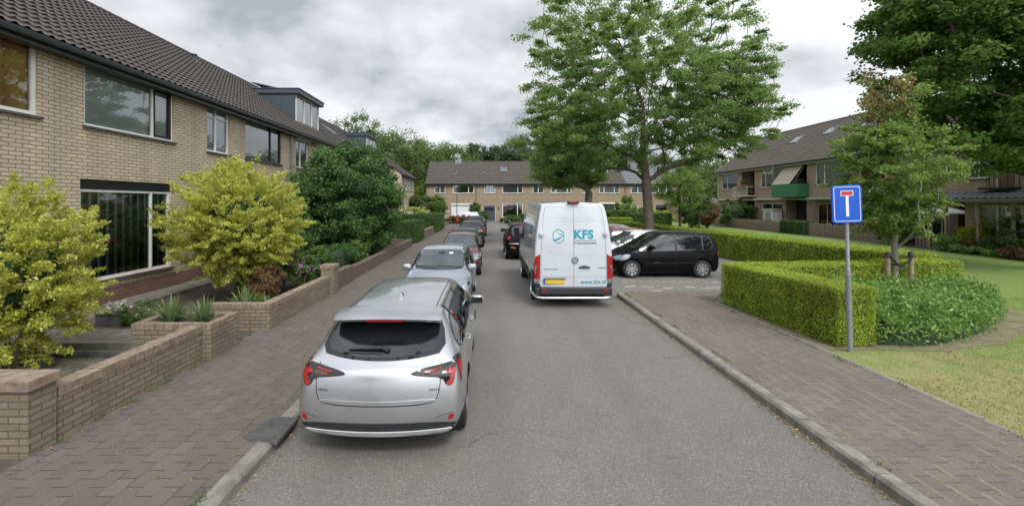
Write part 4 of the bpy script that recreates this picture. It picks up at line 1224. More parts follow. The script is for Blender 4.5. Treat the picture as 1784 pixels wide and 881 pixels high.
r5, _, i5 = rhouse(22.7, 9.0, 'projecting brown brick house with brown balcony door at the right edge', [
    dict(x=(.15, 1.05), z=(3.9, 5.3), bars=(.5,), behind='net'),
    dict(kind='door', x=(1.35, 2.15), z=(3.42, 5.5), col='brick_red'),
    dict(x=(4.0, 6.6), z=(4.1, 5.8), bars=(.5,), behind='net'),
    dict(x=(.4, 3.4), z=(.3, 2.5), bars=(.33, .66), behind='net'), dict(x=(4.2, 7.2), z=(.3, 2.5), bars=(.5,), behind='dark')], x=25.5, endL=True, band=None)
rail = MB()
for i in range(9):
    a = math.pi*(1 - i/8); rail.tube([(1.75 + .62*math.cos(a), -.05 - .5*math.sin(a), 3.42), (1.75 + .62*math.cos(a), -.05 - .5*math.sin(a), 4.4)], .013, 5)
rail.tube([(1.75 + .62*math.cos(math.pi*(1-i/12)), -.05 - .5*math.sin(math.pi*(1-i/12)), 4.4) for i in range(13)], .022, 6)
rail.box(1.1, 2.4, -.6, -.004, 3.30, 3.40)
rail.build('balcony_railing', MT['black'], r5)
MB().box(.9, 3.0, -.03, -.004, 2.9, 3.3).build('lean_to_flashing', MT['zinc'], r5)
for par_, xa, xb, yout, z1_, z0_, nm in ((r5, -.6, 4.6, 1.2, 3.25, 2.85, 'lean_to_roof'), (r4, 3.3, 7.0, 1.5, 3.2, 2.85, 'lean_to_roof')):
    tb = MB()
    tile_slope(tb, xa, xb, -yout, z0_, -.01, z1_, .3, .36, 4)
    tb.quad((xa, -yout, z0_-.04), (xa, -.01, z1_-.04), (xb, -.01, z1_-.04), (xb, -yout, z0_-.04))
    tb.box(xa, xb, -yout-.05, -yout, z0_-.14, z0_+.03)
    tb.build(nm, MT['tile_g'], par_)
for hh, inf in ((r1, i1), (r2_, i2), (r3, i3), (r4, i4)):
    skylight(hh, 1.2, 2.2, inf, .55, .72); 
    MB().box(0, 6.9, -.35, -.004, 2.92, 3.06).build('canopy_band', MT['cream'], hh)
    if hh in (r2_, r3): skylight(hh, 5.0, 6.0, inf, .62, .78)
MB().box(-.05, .05, -.06, -.004, 0, 6.0).build('corner_post', MT['cream'], r1)

# low garage beyond the far end of the right row
g = thing('garage', 'small brick garage with grey roof beyond the right hand hedge', 'garage', (25.2, 56.0, 0))
MB().box(0, 6, 0, 5, 0, 2.5).build('wall', MT['brick_r'], g)
MB().box(-.15, 6.15, -.15, 5.15, 2.503, 2.75).build('fascia', MT['cream'], g)
tb = MB(); tb.add([(-.1, -.1, 2.752), (6.1, -.1, 2.752), (6.1, 5.1, 2.752), (-.1, 5.1, 2.752), (2.5, 2.5, 4.2), (3.5, 2.5, 4.2)], [(0, 1, 5, 4), (1, 2, 5), (2, 3, 4, 5), (3, 0, 4)])
tb.build('roof', MT['tile_g'], g)
# ------------------------------------------------------------------ vehicles
def lattice_body(st, fr, bulgeR, bulgeF, capyR, capyF, level, L, Wd, H, crown=0.03):
    """st: stations rear to front: (y, zt, wt, zb, wb, zm, wm, zs, ws, z0, w0)"""
    nI, nK, nJ = len(fr)-1, 4, len(st)-1
    def Z(s): return [s[9], s[7], s[5], s[3], s[1]-crown]
    def Wk(s): return [s[10], s[8], s[6], s[4], s[2]]
    def P(i, j, k):
        s = st[j]; f = fr[i]
        z = Z(s)[k]; w = Wk(s)[k]
        if k == 4: z = s[1] - crown*f*f
        y = s[0]
        if j == 0: y += -bulgeR*(1-f*f) + capyR[k]
        if j == nJ: y += bulgeF*(1-f*f) + capyF[k]
        if j == 1: y += -bulgeR*0.5*(1-f*f)
        if j == nJ-1: y += bulgeF*0.5*(1-f*f)
        return (f*w, y, z)
    idx = {}; V = []
    def vid(i, j, k):
        if (i, j, k) not in idx: idx[(i, j, k)] = len(V); V.append(P(i, j, k))
        return idx[(i, j, k)]
    Fc = []
    for j in range(nJ):
        for i in range(nI):
            Fc.append((vid(i, j, nK), vid(i+1, j, nK), vid(i+1, j+1, nK), vid(i, j+1, nK)))
            Fc.append((vid(i, j, 0), vid(i, j+1, 0), vid(i+1, j+1, 0), vid(i+1, j, 0)))
        for k in range(nK):
            Fc.append((vid(0, j, k), vid(0, j, k+1), vid(0, j+1, k+1), vid(0, j+1, k)))
            Fc.append((vid(nI, j, k), vid(nI, j+1, k), vid(nI, j+1, k+1), vid(nI, j, k+1)))
    for i in range(nI):
        for k in range(nK):
            Fc.append((vid(i, 0, k), vid(i+1, 0, k), vid(i+1, 0, k+1), vid(i, 0, k+1)))
            Fc.append((vid(i, nJ, k), vid(i, nJ, k+1), vid(i+1, nJ, k+1), vid(i+1, nJ, k)))
    me = bpy.data.meshes.new('cage'); me.from_pydata(V, [], Fc); me.update()
    o = bpy.data.objects.new('cage', me); COL.objects.link(o)
    m = o.modifiers.new('s', 'SUBSURF'); m.levels = level; m.render_levels = level
    dg = bpy.context.evaluated_depsgraph_get()
    me2 = bpy.data.meshes.new_from_object(o.evaluated_get(dg))
    bpy.data.objects.remove(o)
    co = np.empty(len(me2.vertices)*3); me2.vertices.foreach_get('co', co); co = co.reshape(-1, 3)
    co[:, 1] = (co[:, 1] - (co[:, 1].min()+co[:, 1].max())/2)*L/(co[:, 1].max()-co[:, 1].min())
    co[:, 0] *= Wd/(co[:, 0].max()-co[:, 0].min())
    zmin = co[:, 2].min(); co[:, 2] = zmin + (co[:, 2]-zmin)*(H-zmin)/(co[:, 2].max()-zmin)
    me2.vertices.foreach_set('co', co.ravel()); me2.update()
    return me2

def bvh_of(me): return BVHTree.FromPolygons([v.co.copy() for v in me.vertices], [tuple(p.vertices) for p in me.polygons])

AX = {'R': (lambda a, b: (Vector((a, -8, b)), Vector((0, 1, 0)))), 'F': (lambda a, b: (Vector((a, 8, b)), Vector((0, -1, 0)))),
      'L': (lambda a, b: (Vector((-5, a, b)), Vector((1, 0, 0)))), 'S': (lambda a, b: (Vector((5, a, b)), Vector((-1, 0, 0)))),
      'T': (lambda a, b: (Vector((a, b, 6)), Vector((0, 0, -1))))}
def proj(T, axis, a, b, off, guess=1.0):
    o, d = AX[axis](a, b)
    loc, nr, _, _ = T.ray_cast(o, d)
    if loc is None:
        g = o + d*(8 - guess if axis in 'RF' else (5 - 0.8))
        if axis == 'R': g = Vector((a, -guess, b))
        if axis == 'F': g = Vector((a, guess, b))
        loc, nr, _, _ = T.find_nearest(g)
    if nr.dot(d) > 0: nr = -nr
    return loc + nr*off, nr
def dens(poly, step, closed=True):
    out = []; n = len(poly)
    for i in range(n if closed else n-1):
        a, b = poly[i], poly[(i+1) % n]; l = math.hypot(b[0]-a[0], b[1]-a[1]); k = max(1, int(math.ceil(l/step)))
        for q in range(k): out.append((a[0]+(b[0]-a[0])*q/k, a[1]+(b[1]-a[1])*q/k))
    if not closed: out.append(poly[-1])
    return out
def chaikin(p, n=2, closed=True):
    for _ in range(n):
        q = []
        m = len(p)
        for i in range(m if closed else m-1):
            a, b = p[i], p[(i+1) % m]
            q.append((a[0]*.75+b[0]*.25, a[1]*.75+b[1]*.25)); q.append((a[0]*.25+b[0]*.75, a[1]*.25+b[1]*.75))
        if not closed: q = [p[0]] + q + [p[-1]]
        p = q
    return p
def inside(poly, x, y):
    c = False; n = len(poly); j = n-1
    for i in range(n):
        if (poly[i][1] > y) != (poly[j][1] > y) and x < (poly[j][0]-poly[i][0])*(y-poly[i][1])/(poly[j][1]-poly[i][1]) + poly[i][0]: c = not c
        j = i
    return c
def decal(T, name, poly, axis, off, mat, parent, step=0.06, rnd=1, guess=1.9, label=None, skirt=0.006):
    if rnd: poly = chaikin(poly, rnd)
    bd = dens(poly, step)
    xs = [p[0] for p in bd]; ys = [p[1] for p in bd]
    pts = list(bd)
    nx = int((max(xs)-min(xs))/step); ny = int((max(ys)-min(ys))/step)
    for i in range(1, nx+1):
        for j in range(1, ny+1):
            x, y = min(xs)+i*step, min(ys)+j*step
            if inside(poly, x, y) and min((x-b[0])**2+(y-b[1])**2 for b in bd) > (step*.45)**2: pts.append((x, y))
    nb = len(bd)
    vs, es, fs, *_ = delaunay_2d_cdt([Vector(p) for p in pts], [(i, (i+1) % nb) for i in range(nb)], [], 0, 1e-6)
    V = []; NR = []
    for v in vs:
        p, n_ = proj(T, axis, v[0], v[1], off, guess); V.append(p); NR.append(n_)
    F_ = [list(f) for f in fs if inside(poly, sum(vs[q][0] for q in f)/len(f), sum(vs[q][1] for q in f)/len(f))]
    # orient outwards
    for f in F_:
        a, b, c = V[f[0]], V[f[1]], V[f[2]]
        if (b-a).cross(c-a).dot(NR[f[0]]) < 0: f.reverse()
    # skirt down to the body so that the edge has thickness
    cnt = {}
    for f in F_:
        for i in range(len(f)):
            a, b = f[i], f[(i+1) % len(f)]; cnt.setdefault((min(a, b), max(a, b)), []).append((a, b))
    base = len(V)
    low = [V[i] - NR[i]*(off + skirt) for i in range(base)]
    V2 = V + low
    for k, l in cnt.items():
        if len(l) == 1:
            a, b = l[0]; F_.append([b, a, a+base, b+base])
    o = link_mesh(name, V2, F_, mat, parent, smooth=True)
    o.data.set_sharp_from_angle(angle=R(50))
    if label: o['label'] = label
    return o
def ribbon(T, mb, pts, axis, w, off=0.0015, rnd=1, step=0.05, guess=1.9):
    p = chaikin(pts, rnd, False) if rnd else pts
    p = dens(p, step, False)
    Q = [proj(T, axis, a, b, off, guess) for a, b in p]
    V = []; Fc = []
    for i, (q, n_) in enumerate(Q):
        a = Q[max(0, i-1)][0]; b = Q[min(len(Q)-1, i+1)][0]
        s = (b-a).cross(n_)
        if s.length < 1e-6: s = Vector((0, 0, 1))
        s = s.normalized()*w/2
        V += [q - s, q + s]
    for i in range(len(Q)-1): Fc.append((2*i, 2*i+2, 2*i+3, 2*i+1))
    mb.add(V, Fc)

def wheel_mesh_tyre(r, w):
    mb = MB()
    rr = r*0.64
    mb.lathe_x([(-w, rr), (-w, r*0.93), (-w*0.93, r*0.985), (-w*0.5, r), (-w*0.07, r*0.985), (0.0, r*0.93), (0.004, r*0.8), (-0.008, rr), (-.03, rr*.99), (-w, rr)], 36)
    for xg in (-w*.35, -w*.65): mb.lathe_x([(xg-.004, r*.999), (xg-.003, r*1.0015), (xg+.003, r*1.0015), (xg+.004, r*.999)], 36)
    return mb
def wheel_mesh_rim(r, spokes, double):
    mb = MB(); rr = r*0.655
    mb.lathe_x([(-.10, rr*.9), (-.012, rr*.93), (-.004, rr), (.004, rr), (.006, rr*.95), (-.02, rr*.90), (-.10, rr*.86)], 36, mi=0)
    mb.lathe_x([(-.10, rr*.9), (-.10, .001)], 24, mi=1)
    mb.lathe_x([(-.02, .001), (-.01, .03), (-.015, .055), (-.08, .06)], 16, mi=0)
    for k in range(spokes):
        a = 2*math.pi*k/spokes
        offs = (-.13, .13) if double else (0,)
        for o_ in offs:
            c, s = math.cos(a+o_*.6), math.sin(a+o_*.6); c2, s2 = math.cos(a+o_), math.sin(a+o_)
            wd = .020 if double else .03
            p0, p1 = (c*.04, s*.04), (c2*rr*.93, s2*rr*.93)
            nx_, ny_ = -s2, c2
            v = []
            for (p, q, xo) in ((p0, wd*1.2, -.012), (p1, wd, -.01)):
                for sx in (-1, 1):
                    v.append((xo, p[0]+nx_*q*sx, p[1]+ny_*q*sx)); v.append((xo-.03, p[0]+nx_*q*sx*1.2, p[1]+ny_*q*sx*1.2))
            mb.add(v, [(0, 4, 6, 2), (0, 1, 5, 4), (2, 6, 7, 3), (1, 3, 7, 5)])
    return mb
def add_wheels(root, xs, ys, r, w, spokes=5, double=True, rim='alloy'):
    first = None
    for y in ys:
        for sx in (-1, 1):
            if first is None:
                t = wheel_mesh_tyre(r, w).build('wheel', MT['rubber'], root, smooth=True)
                rm = wheel_mesh_rim(r, spokes, double).build('rim', MT[rim], t, smooth=True, mats=[MT[rim], MT['seam']])
                rm.data.set_sharp_from_angle(angle=R(30))
                first = t; o = t
            else:
                o = copy_tree(first, root)
            o.location = (sx*xs, y, r); o.rotation_euler = (R(random.Random(y*7+sx).uniform(0, 60)), 0, 0 if sx > 0 else math.pi)
            if sx < 0: o.rotation_euler = (0, 0, math.pi)
def cut_arches(obj, W2, ys, r, depth=0.26, zc=None):
    mb = MB()
    for y in ys:
        for sx in (-1, 1):
            x0 = sx*(W2-depth); x1 = sx*(W2+0.3)
            prof = [(min(x0, x1), .0005), (min(x0, x1), r), (max(x0, x1), r), (max(x0, x1), .0005)]
            mb.lathe_x(prof, 40, 0, zc if zc else 0.31, y)
    me = bpy.data.meshes.new('cut'); me.from_pydata(mb.v, [], mb.f); me.materials.append(MT['seam'])
    bm = bmesh.new(); bm.from_mesh(me); bmesh.ops.remove_doubles(bm, verts=bm.verts, dist=0.002); bmesh.ops.recalc_face_normals(bm, faces=bm.faces); bm.to_mesh(me); bm.free()
    c = bpy.data.objects.new('cut', me); COL.objects.link(c); c.parent = obj.parent
    bpy.context.view_layer.update()
    md = obj.modifiers.new('b', 'BOOLEAN'); md.operation = 'DIFFERENCE'; md.object = c; md.solver = 'EXACT'; md.material_mode = 'TRANSFER'
    dg = bpy.context.evaluated_depsgraph_get()
    m2 = bpy.data.meshes.new_from_object(obj.evaluated_get(dg))
    obj.modifiers.remove(md); obj.data = m2
    bpy.data.objects.remove(c)
    m2.polygons.foreach_set('use_smooth', [True]*len(m2.polygons)); m2.set_sharp_from_angle(angle=R(38))
def ellipsoid(name, c, r, mat, parent, sub=3, flat_y=None):
    bm = bmesh.new(); bmesh.ops.create_icosphere(bm, subdivisions=sub, radius=1)
    for v in bm.verts:
        # rounder box
        p = v.co; q = Vector([math.copysign(abs(k)**0.75, k) for k in p])
        v.co = Vector((c[0]+q.x*r[0], c[1]+q.y*r[1], c[2]+q.z*r[2]))
    vs = [v.co.copy() for v in bm.verts]; fs = [[q.index for q in f.verts] for f in bm.faces]; bm.free()
    return link_mesh(name, vs, fs, mat, parent, smooth=True)
def mirrors(root, x, y, z, mat, s=1.0, glass=True):
    for sx in (-1, 1):
        o = ellipsoid('wing_mirror', (sx*(x+.11*s), y, z), (.115*s, .07*s, .075*s), mat, root)
        MB().tube([(sx*(x-.03), y, z-.06), (sx*(x+.05), y, z-.04)], .022, 6).build('mirror_arm', MT['plastic'], o)
        MB().box(sx*(x+.02*s), sx*(x+.20*s), y-.072*s, y-.062*s, z-.05*s, z+.05*s).build('mirror_glass', MT['cglass'], o)

def stations(L, W, prof, belt, ground=0.22, tail=0.16, nose=0.22, zm=.56, zs=.34):
    st = []
    for (y, zt, wt) in prof:
        t = abs(y)/(L/2)
        k = 1 - (tail if y < 0 else nose)*max(0.0, (t-.70)/.30)**2.2
        zb = min(belt + 0.02*(-y/(L/2)), zt - 0.055)
        st.append((y, zt, wt*W/2, zb, W/2*.955*k, min(zm, zb-.12), W/2*k, zs, W/2*.965*k, ground, W/2*.82*k))
    return st
def mirror2(poly): return [(-a, b) for a, b in poly][::-1]
def car(name, label, loc, rz, L, W, H, prof, belt, paintm, side, ws, rw, wheels, group=None, level=3, spokes=5, double=True, rim='alloy',
        pillars=(), seams=(), bulgeR=.10, bulgeF=.16, tail=.16, nose=.22, glassm='cglass', wsm=None, handles=(), mirror=(0, 0), cat='car', mm=None,
        capyR=(.05, -.03, -.03, -.02, .03), capyF=(-.06, .02, .02, -.02, -.06), crown=.035, mir_s=1.0, trimm=None, ground=.2, mirz=None):
    root = thing(name, label, cat, loc, rz, group)
    st = stations(L, W, prof, belt, tail=tail, nose=nose, ground=ground)
    me = lattice_body(st, [-1, -.82, -.42, 0, .42, .82, 1], bulgeR, bulgeF, capyR, capyF, level, L, W, H, crown)
    me.materials.append(paintm)
    T = bvh_of(me)
    me.name = 'body'
    body = bpy.data.objects.new('body', me); COL.objects.link(body); body.parent = root
    yr, yf, r = wheels
    cut_arches(body, W/2, (yr, yf), r+.055, zc=r+.01)
    add_wheels(root, W/2-.025, (yr, yf), r, .21, spokes, double, rim)
    tm = trimm or MT['plastic']
    gy = L/2
    def bow(poly): return poly
    for ax, spec, nm in (('F', ws, 'windscreen'), ('R', rw, 'rear_window')):
        if not spec: continue
        z0, z1, w0, w1, b = spec[:5]
        poly = [(-w0, z0+b*0), (-w0*.5, z0-b*.75), (0, z0-b), (w0*.5, z0-b*.75), (w0, z0), (w1, z1), (w1*.5, z1+.012), (0, z1+.016), (-w1*.5, z1+.012), (-w1, z1)]
        grow = [(a*(1+.03/w0), z + (.018 if z > (z0+z1)/2 else -.018)) for a, z in poly]
        tr = decal(T, nm + '_trim', grow, ax, .002, MT['plastic'], root, rnd=1, guess=gy*.8)
        decal(T, nm, poly, ax, .005, MT[wsm if (wsm and ax == 'F') else glassm], root, rnd=1, guess=gy*.8)
    for ax in ('L', 'S'):
        if side:
            cy_, cz_ = sum(p[0] for p in side)/len(side), sum(p[1] for p in side)/len(side)
            grow = [(cy_+(a-cy_)*1.022, cz_+(b-cz_)*1.07) for a, b in side]
            decal(T, 'side_window_trim', grow, ax, .002, tm, root, rnd=1)
            decal(T, 'side_window', side, ax, .005, MT[glassm], root, rnd=1)
            pb = MB()
            for (p0, p1, w_) in pillars: ribbon(T, pb, [p0, p1], ax, w_, .0075, 0)
            if pillars: pb.build('window_pillar', MT['plastic'], root)
        hb = MB()
        for (y, z) in handles:
            q, n_ = proj(T, ax, y, z, .0, gy)
            s = -1 if ax == 'L' else 1
            hb.tube([(q.x+s*.0, y-.09, q.z), (q.x+s*.035, y-.06, q.z), (q.x+s*.035, y+.06, q.z), (q.x, y+.09, q.z)], .013, 6)
        if handles: hb.build('door_handle', mm or paintm, root, smooth=True)
    sb = MB()
    for (pts, ax, w_) in seams:
        if ax == 'LS':
            for a in ('L', 'S'): ribbon(T, sb, pts, a, w_)
        else: ribbon(T, sb, pts, ax, w_)
    if seams: sb.build('panel_seams', MT['seam'], root)
    if mirror[0]: 
        q, n_ = proj(T, 'S', mirror[0], mirror[1], 0)
        mirrors(root, q.x + .01, mirror[0], mirror[1] + .04, mm or paintm, mir_s)
    # underside
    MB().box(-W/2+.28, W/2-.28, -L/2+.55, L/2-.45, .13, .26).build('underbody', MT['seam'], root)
    return root, T

MT['orange_lens_dark'] = simple('dark_amber_reflector', (0.10, 0.045, 0.03), 0.65, var=0.7, scale=30)
MT['silver_trim'] = simple('satin_silver_trim', (0.72, 0.74, 0.76), 0.35, metal=0.35, var=0.05)
PS = paint('silver_paint', (0.50, 0.51, 0.525), metal=0.88, rough=0.27)
PS2 = paint('pale_silver_blue_paint', (0.40, 0.43, 0.48), metal=0.75, rough=0.3)
PB = paint('black_paint', (0.006, 0.006, 0.007), metal=0.0, rough=0.2, coat=0.0, dirt_amt=0.01)
PB.node_tree.nodes['Principled BSDF'].inputs['Specular IOR Level'].default_value = 0.13
PB2 = paint('dark_grey_paint', (0.018, 0.021, 0.024), metal=0.2, rough=0.3, coat=0.2, dirt_amt=0.05)
PBR = paint('burgundy_paint', (0.14, 0.045, 0.05), metal=0.3, rough=0.35)
PW = paint('white_paint', (0.60, 0.61, 0.63), metal=0.0, rough=0.35)
PWV = paint('van_white_paint', (0.52, 0.55, 0.59), metal=0.0, rough=0.38)
PR = paint('red_paint', (0.26, 0.035, 0.025), metal=0.0, rough=0.3)
PG = paint('grey_paint', (0.34, 0.35, 0.36), metal=0.4, rough=0.3)

# --- 1. silver estate in the foreground, seen from behind
cr_, T = car('parked_car', 'silver estate car parked nearest the camera, seen from behind', (-1.13, 4.27+2.325, 0), 0.0, 4.65, 1.80, 1.445,
    [(-2.22, .97, .80), (-2.12, 1.03, .79), (-1.90, 1.20, .72), (-1.66, 1.38, .655), (-1.5, 1.435, .66), (-.9, 1.46, .665), (-.2, 1.47, .67), (.45, 1.45, .66), (.72, 1.38, .67),
     (1.12, 1.17, .72), (1.5, 1.0, .76), (1.75, .94, .76), (2.05, .86, .74), (2.24, .76, .70)], .95, PS,
    [(-1.74, 1.03), (-1.60, 1.19), (-1.35, 1.30), (-.6, 1.335), (.2, 1.325), (.62, 1.25), (1.18, 1.02), (1.0, .985), (-.5, .965), (-1.5, .975)],
    (1.05, 1.38, .62, .54, .02), None, (-1.50, 1.10, .33), rim='alloy_dark', spokes=5,
    pillars=(((-.30, .95), (-.36, 1.40), .075), ((-1.22, .95), (-1.32, 1.38), .05), ((.72, .97), (.62, 1.30), .03)),
    seams=(([(-.28, .95), (-.30, .6), (-.34, .36)], 'LS', .007), ([(.78, .97), (.86, .7), (.80, .36)], 'LS', .007), ([(-1.25, .95), (-1.10, .75), (-.98, .45)], 'LS', .007),
           ([(-.64, .97), (-.645, .86), (-.625, .68), (-.56, .605), (0, .595), (.56, .605), (.625, .68), (.645, .86), (.64, .97)], 'R', .009),
           ([(-.50, -1.70), (-.52, .55)], 'T', .012), ([(.50, -1.70), (.52, .55)], 'T', .012), ([(-.9, .52), (-.72, .50), (-.60, .47)], 'R', .005), ([(.9, .52), (.72, .50), (.60, .47)], 'R', .005)),
    handles=((-.95, .88), (.02, .87)), mirror=(.74, .95), bulgeR=.115, tail=.10, level=4,
    capyR=(.10, -.05, -.06, .0, .08))
ST = cr_
# rear screen: gloss black surround, glass, spoiler with brake light, wiper
decal(T, 'rear_window_surround', ([(-.68, 1.045), (-.4, 1.005), (0, .99), (.4, 1.005), (.68, 1.045), (.62, 1.26), (.50, 1.375), (-.50, 1.375), (-.63, 1.26)]), 'R', .003, MT['black'], ST, step=.03, rnd=1, guess=1.9)
rwn = decal(T, 'rear_window', [(-.635, 1.07), (-.3, 1.02), (0, 1.01), (.3, 1.02), (.635, 1.07), (.565, 1.31), (0, 1.345), (-.565, 1.31)], 'R', .007, MT['cglass'], ST, step=.05, rnd=1, guess=1.9)
def smooth_slab(name, top, mat, parent, th=.03, label=None, rnd=0):
    V = [Vector(p) for p in top]; n = len(V)
    B = [v - Vector((0, 0, th)) for v in V]
    return None
sp = MB()
prof_y = [(-1.98, 1.385), (-1.90, 1.425), (-1.75, 1.442), (-1.58, 1.447)]
cols = [-.60, -.54, -.4, -.2, 0, .2, .4, .54, .60]
V = []; 
for (y, z) in prof_y:
    for x_ in cols:
        e2 = (abs(x_)/.6)
        V.append((x_, y + .10*e2**4*(1 if y < -1.8 else .2) + .02*e2**2, z - .028*e2**2 - .02*e2**6))
nc_ = len(cols)
Fc = [(r*nc_+i, r*nc_+i+1, (r+1)*nc_+i+1, (r+1)*nc_+i) for r in range(len(prof_y)-1) for i in range(nc_-1)]
b_ = len(V)
for x_ in cols:
    e2 = abs(x_)/.6; V.append((x_, -1.955 + .10*e2**4 + .02*e2**2, 1.355 - .028*e2**2 - .02*e2**6))
for x_ in cols:
    e2 = abs(x_)/.6; V.append((x_, -1.70 + .02*e2**2, 1.35 - .028*e2**2))
Fc += [(b_+i, b_+i+1, i+1, i) for i in range(nc_-1)] + [(b_+nc_+i, b_+nc_+i+1, b_+i+1, b_+i) for i in range(nc_-1)]
so_ = link_mesh('roof_spoiler', V, Fc, PS, ST, smooth=True); so_.data.set_sharp_from_angle(angle=R(50))
MB().box(-.20, .20, -1.963, -1.93, 1.352, 1.370).build('brake_light', MT['red_lens'], so_)
wp = MB(); W_ = [proj(T, 'R', a_, b_, o_, 2.0)[0] for a_, b_, o_ in ((.07, 1.06, .02), (.0, 1.075, .03), (-.16, 1.07, .025), (-.36, 1.065, .02))]; wp.tube(W_, [.028, .022, .014, .009], 8); wp.tube([proj(T, 'R', a_, 1.045, .012, 2.0)[0] for a_ in (-.42, -.2, .0)], .008, 6)
w_o = wp.build('rear_wiper', MT['plastic'], ST, smooth=True)
# sharkfin aerial
q, n_ = proj(T, 'T', 0, -1.05, 0)
fin = MB(); z_ = q.z - .004
fin.add([(-.03, -1.10, z_), (.03, -1.10, z_), (.028, -.92, z_), (-.028, -.92, z_), (0, -1.085, z_+.068), (0, -1.04, z_+.066)], [(0, 1, 4), (1, 2, 5, 4), (2, 3, 5), (3, 0, 4, 5), (0, 3, 2, 1)])
fin.build('roof_aerial', PS, ST, bevel=.006)
for s in (1, -1):
    m_ = (lambda p: p) if s > 0 else mirror2
    hs = decal(T, 'rear_light', m_([(.33, .90), (.42, .925), (.60, .945), (.785, .975), (.79, .85), (.765, .765), (.70, .77), (.66, .845), (.46, .865), (.35, .880)]), 'R', .006, MT['smoke_lens'], ST, step=.03, rnd=1, guess=2.0)
    decal(T, 'red_lens', m_([(.685, .905), (.785, .93), (.785, .86), (.755, .77), (.705, .775), (.70, .81), (.735, .82), (.75, .88), (.69, .885)]), 'R', .011, MT['red_lens'], hs, step=.02, rnd=1, guess=2.0)
    decal(T, 'lamp_reflector', m_([(.47, .895), (.66, .912), (.66, .878), (.48, .878)]), 'R', .009, MT['orange_lens_dark'], hs, step=.03, rnd=1, guess=2.0)
    decal(T, 'red_lens', m_([(.47, .908), (.65, .928), (.65, .919), (.48, .900)]), 'R', .011, MT['red_lens'], hs, step=.03, rnd=0, guess=2.0)
    ax = 'S' if s > 0 else 'L'
    decal(T, 'rear_light_side', [(-2.085, .76), (-2.055, .98), (-1.98, 1.0), (-1.80, .975), (-1.90, .90), (-1.99, .81), (-2.04, .765)], ax, .006, MT['smoke_lens'], hs, step=.03, rnd=1)
    decal(T, 'red_lens', [(-2.080, .775), (-2.06, .935), (-1.98, .955), (-1.90, .945), (-1.97, .87), (-2.03, .795)], ax, .011, MT['red_lens'], hs, step=.03, rnd=1)
    decal(T, 'bumper_reflector', m_([(.72, .43), (.78, .45), (.78, .495), (.73, .485)]), 'R', .005, MT['red_lens'], ST, step=.03, rnd=0, guess=2.0)
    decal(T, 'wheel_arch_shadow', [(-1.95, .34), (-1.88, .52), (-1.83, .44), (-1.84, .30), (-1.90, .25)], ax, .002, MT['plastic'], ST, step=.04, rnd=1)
decal(T, 'bumper_insert', [(-.84, .385), (-.60, .425), (0, .43), (.60, .425), (.84, .385), (.82, .30), (.60, .245), (0, .235), (-.60, .245), (-.80, .30)], 'R', .005, MT['plastic'], ST, step=.05, rnd=1, guess=2.1)
decal(T, 'chrome_strip', [(-.78, .34), (-.60, .335), (0, .332), (.60, .335), (.78, .34), (.68, .285), (.5, .270), (0, .265), (-.5, .270), (-.68, .285)], 'R', .014, MT['silver_trim'], ST, step=.04, rnd=1, guess=2.1)
decal(T, 'tailgate_lip', [(-.60, .655), (0, .64), (.60, .655), (.58, .62), (0, .607), (-.58, .62)], 'R', .012, PS, ST, step=.04, rnd=1, guess=2.1, skirt=.012)
for sgn in (-1, 1):
    bd = MB()
    for k in range(5): ribbon(T, bd, [(sgn*.57 + k*.022 - .04, .74), (sgn*.57 + k*.022 - .028, .74)], 'R', .018, .004, 0, guess=2.1)
    bd.build('badge_lettering', MT['alloy_dark'], ST)
for x_ in (-.68, -.26, .26, .68):
    decal(T, 'parking_sensor', [(x_-.012, .50), (x_, .512), (x_+.012, .50), (x_, .488)], 'R', .003, PS2, ST, step=.02, rnd=1, guess=2.1)

HATCH = [(-1.0, .0, 0)]
def hatch_prof(L, H, wt=.66, cowl=.56, steep=.2, hoodz=.98):
    a = -L/2
    return [(a+.08, .93, .80), (a+.14, 1.02, .79), (a+.14+steep*.55, 1.02+(H-1.02)*.55, .73), (a+.14+steep, H-.07, .68), (a+.55+steep, H-.015, wt), (-.35, H, wt+.005), (.15, H-.02, wt),
            (cowl-.27, H-.11, wt+.01), (cowl+.08, 1.0+(H-1.0)*.45, .72), (cowl+.50, hoodz+.02, .77), (cowl+.68, hoodz-.03, .77), (L/2-.32, hoodz-.13, .74), (L/2-.09, hoodz-.27, .68)]
# --- 2. silver hatchback facing the camera
c2, T = car('parked_car', 'pale silver hatchback facing the camera, parked in front of the silver estate', (-1.22, 9.50+2.02, 0), math.pi, 4.03, 1.74, 1.47,
    hatch_prof(4.03, 1.47, cowl=.50, steep=.42), .93, PS2,
    [(-1.45, 1.10), (-1.15, 1.31), (-.5, 1.335), (.2, 1.31), (.75, 1.17), (1.02, 1.0), (.7, .96), (-1.2, .97)],
    (1.03, 1.365, .64, .54, .03), (1.03, 1.33, .60, .5, .02), (-1.22, 1.22, .30), wsm='cglass_pale', pillars=(((-.35, .93), (-.40, 1.40), .06), ((.70, .95), (.66, 1.22), .04)),
    seams=(([(-.68, 1.84), (-.74, 1.0)], 'T', .007), ([(.68, 1.84), (.74, 1.0)], 'T', .007), ([(-.33, .93), (-.35, .36)], 'LS', .007), ([(.80, .95), (.86, .36)], 'LS', .007)),
    handles=((-.75, .88), (.1, .87)), mirror=(.80, 1.0), level=3, bulgeF=.24)
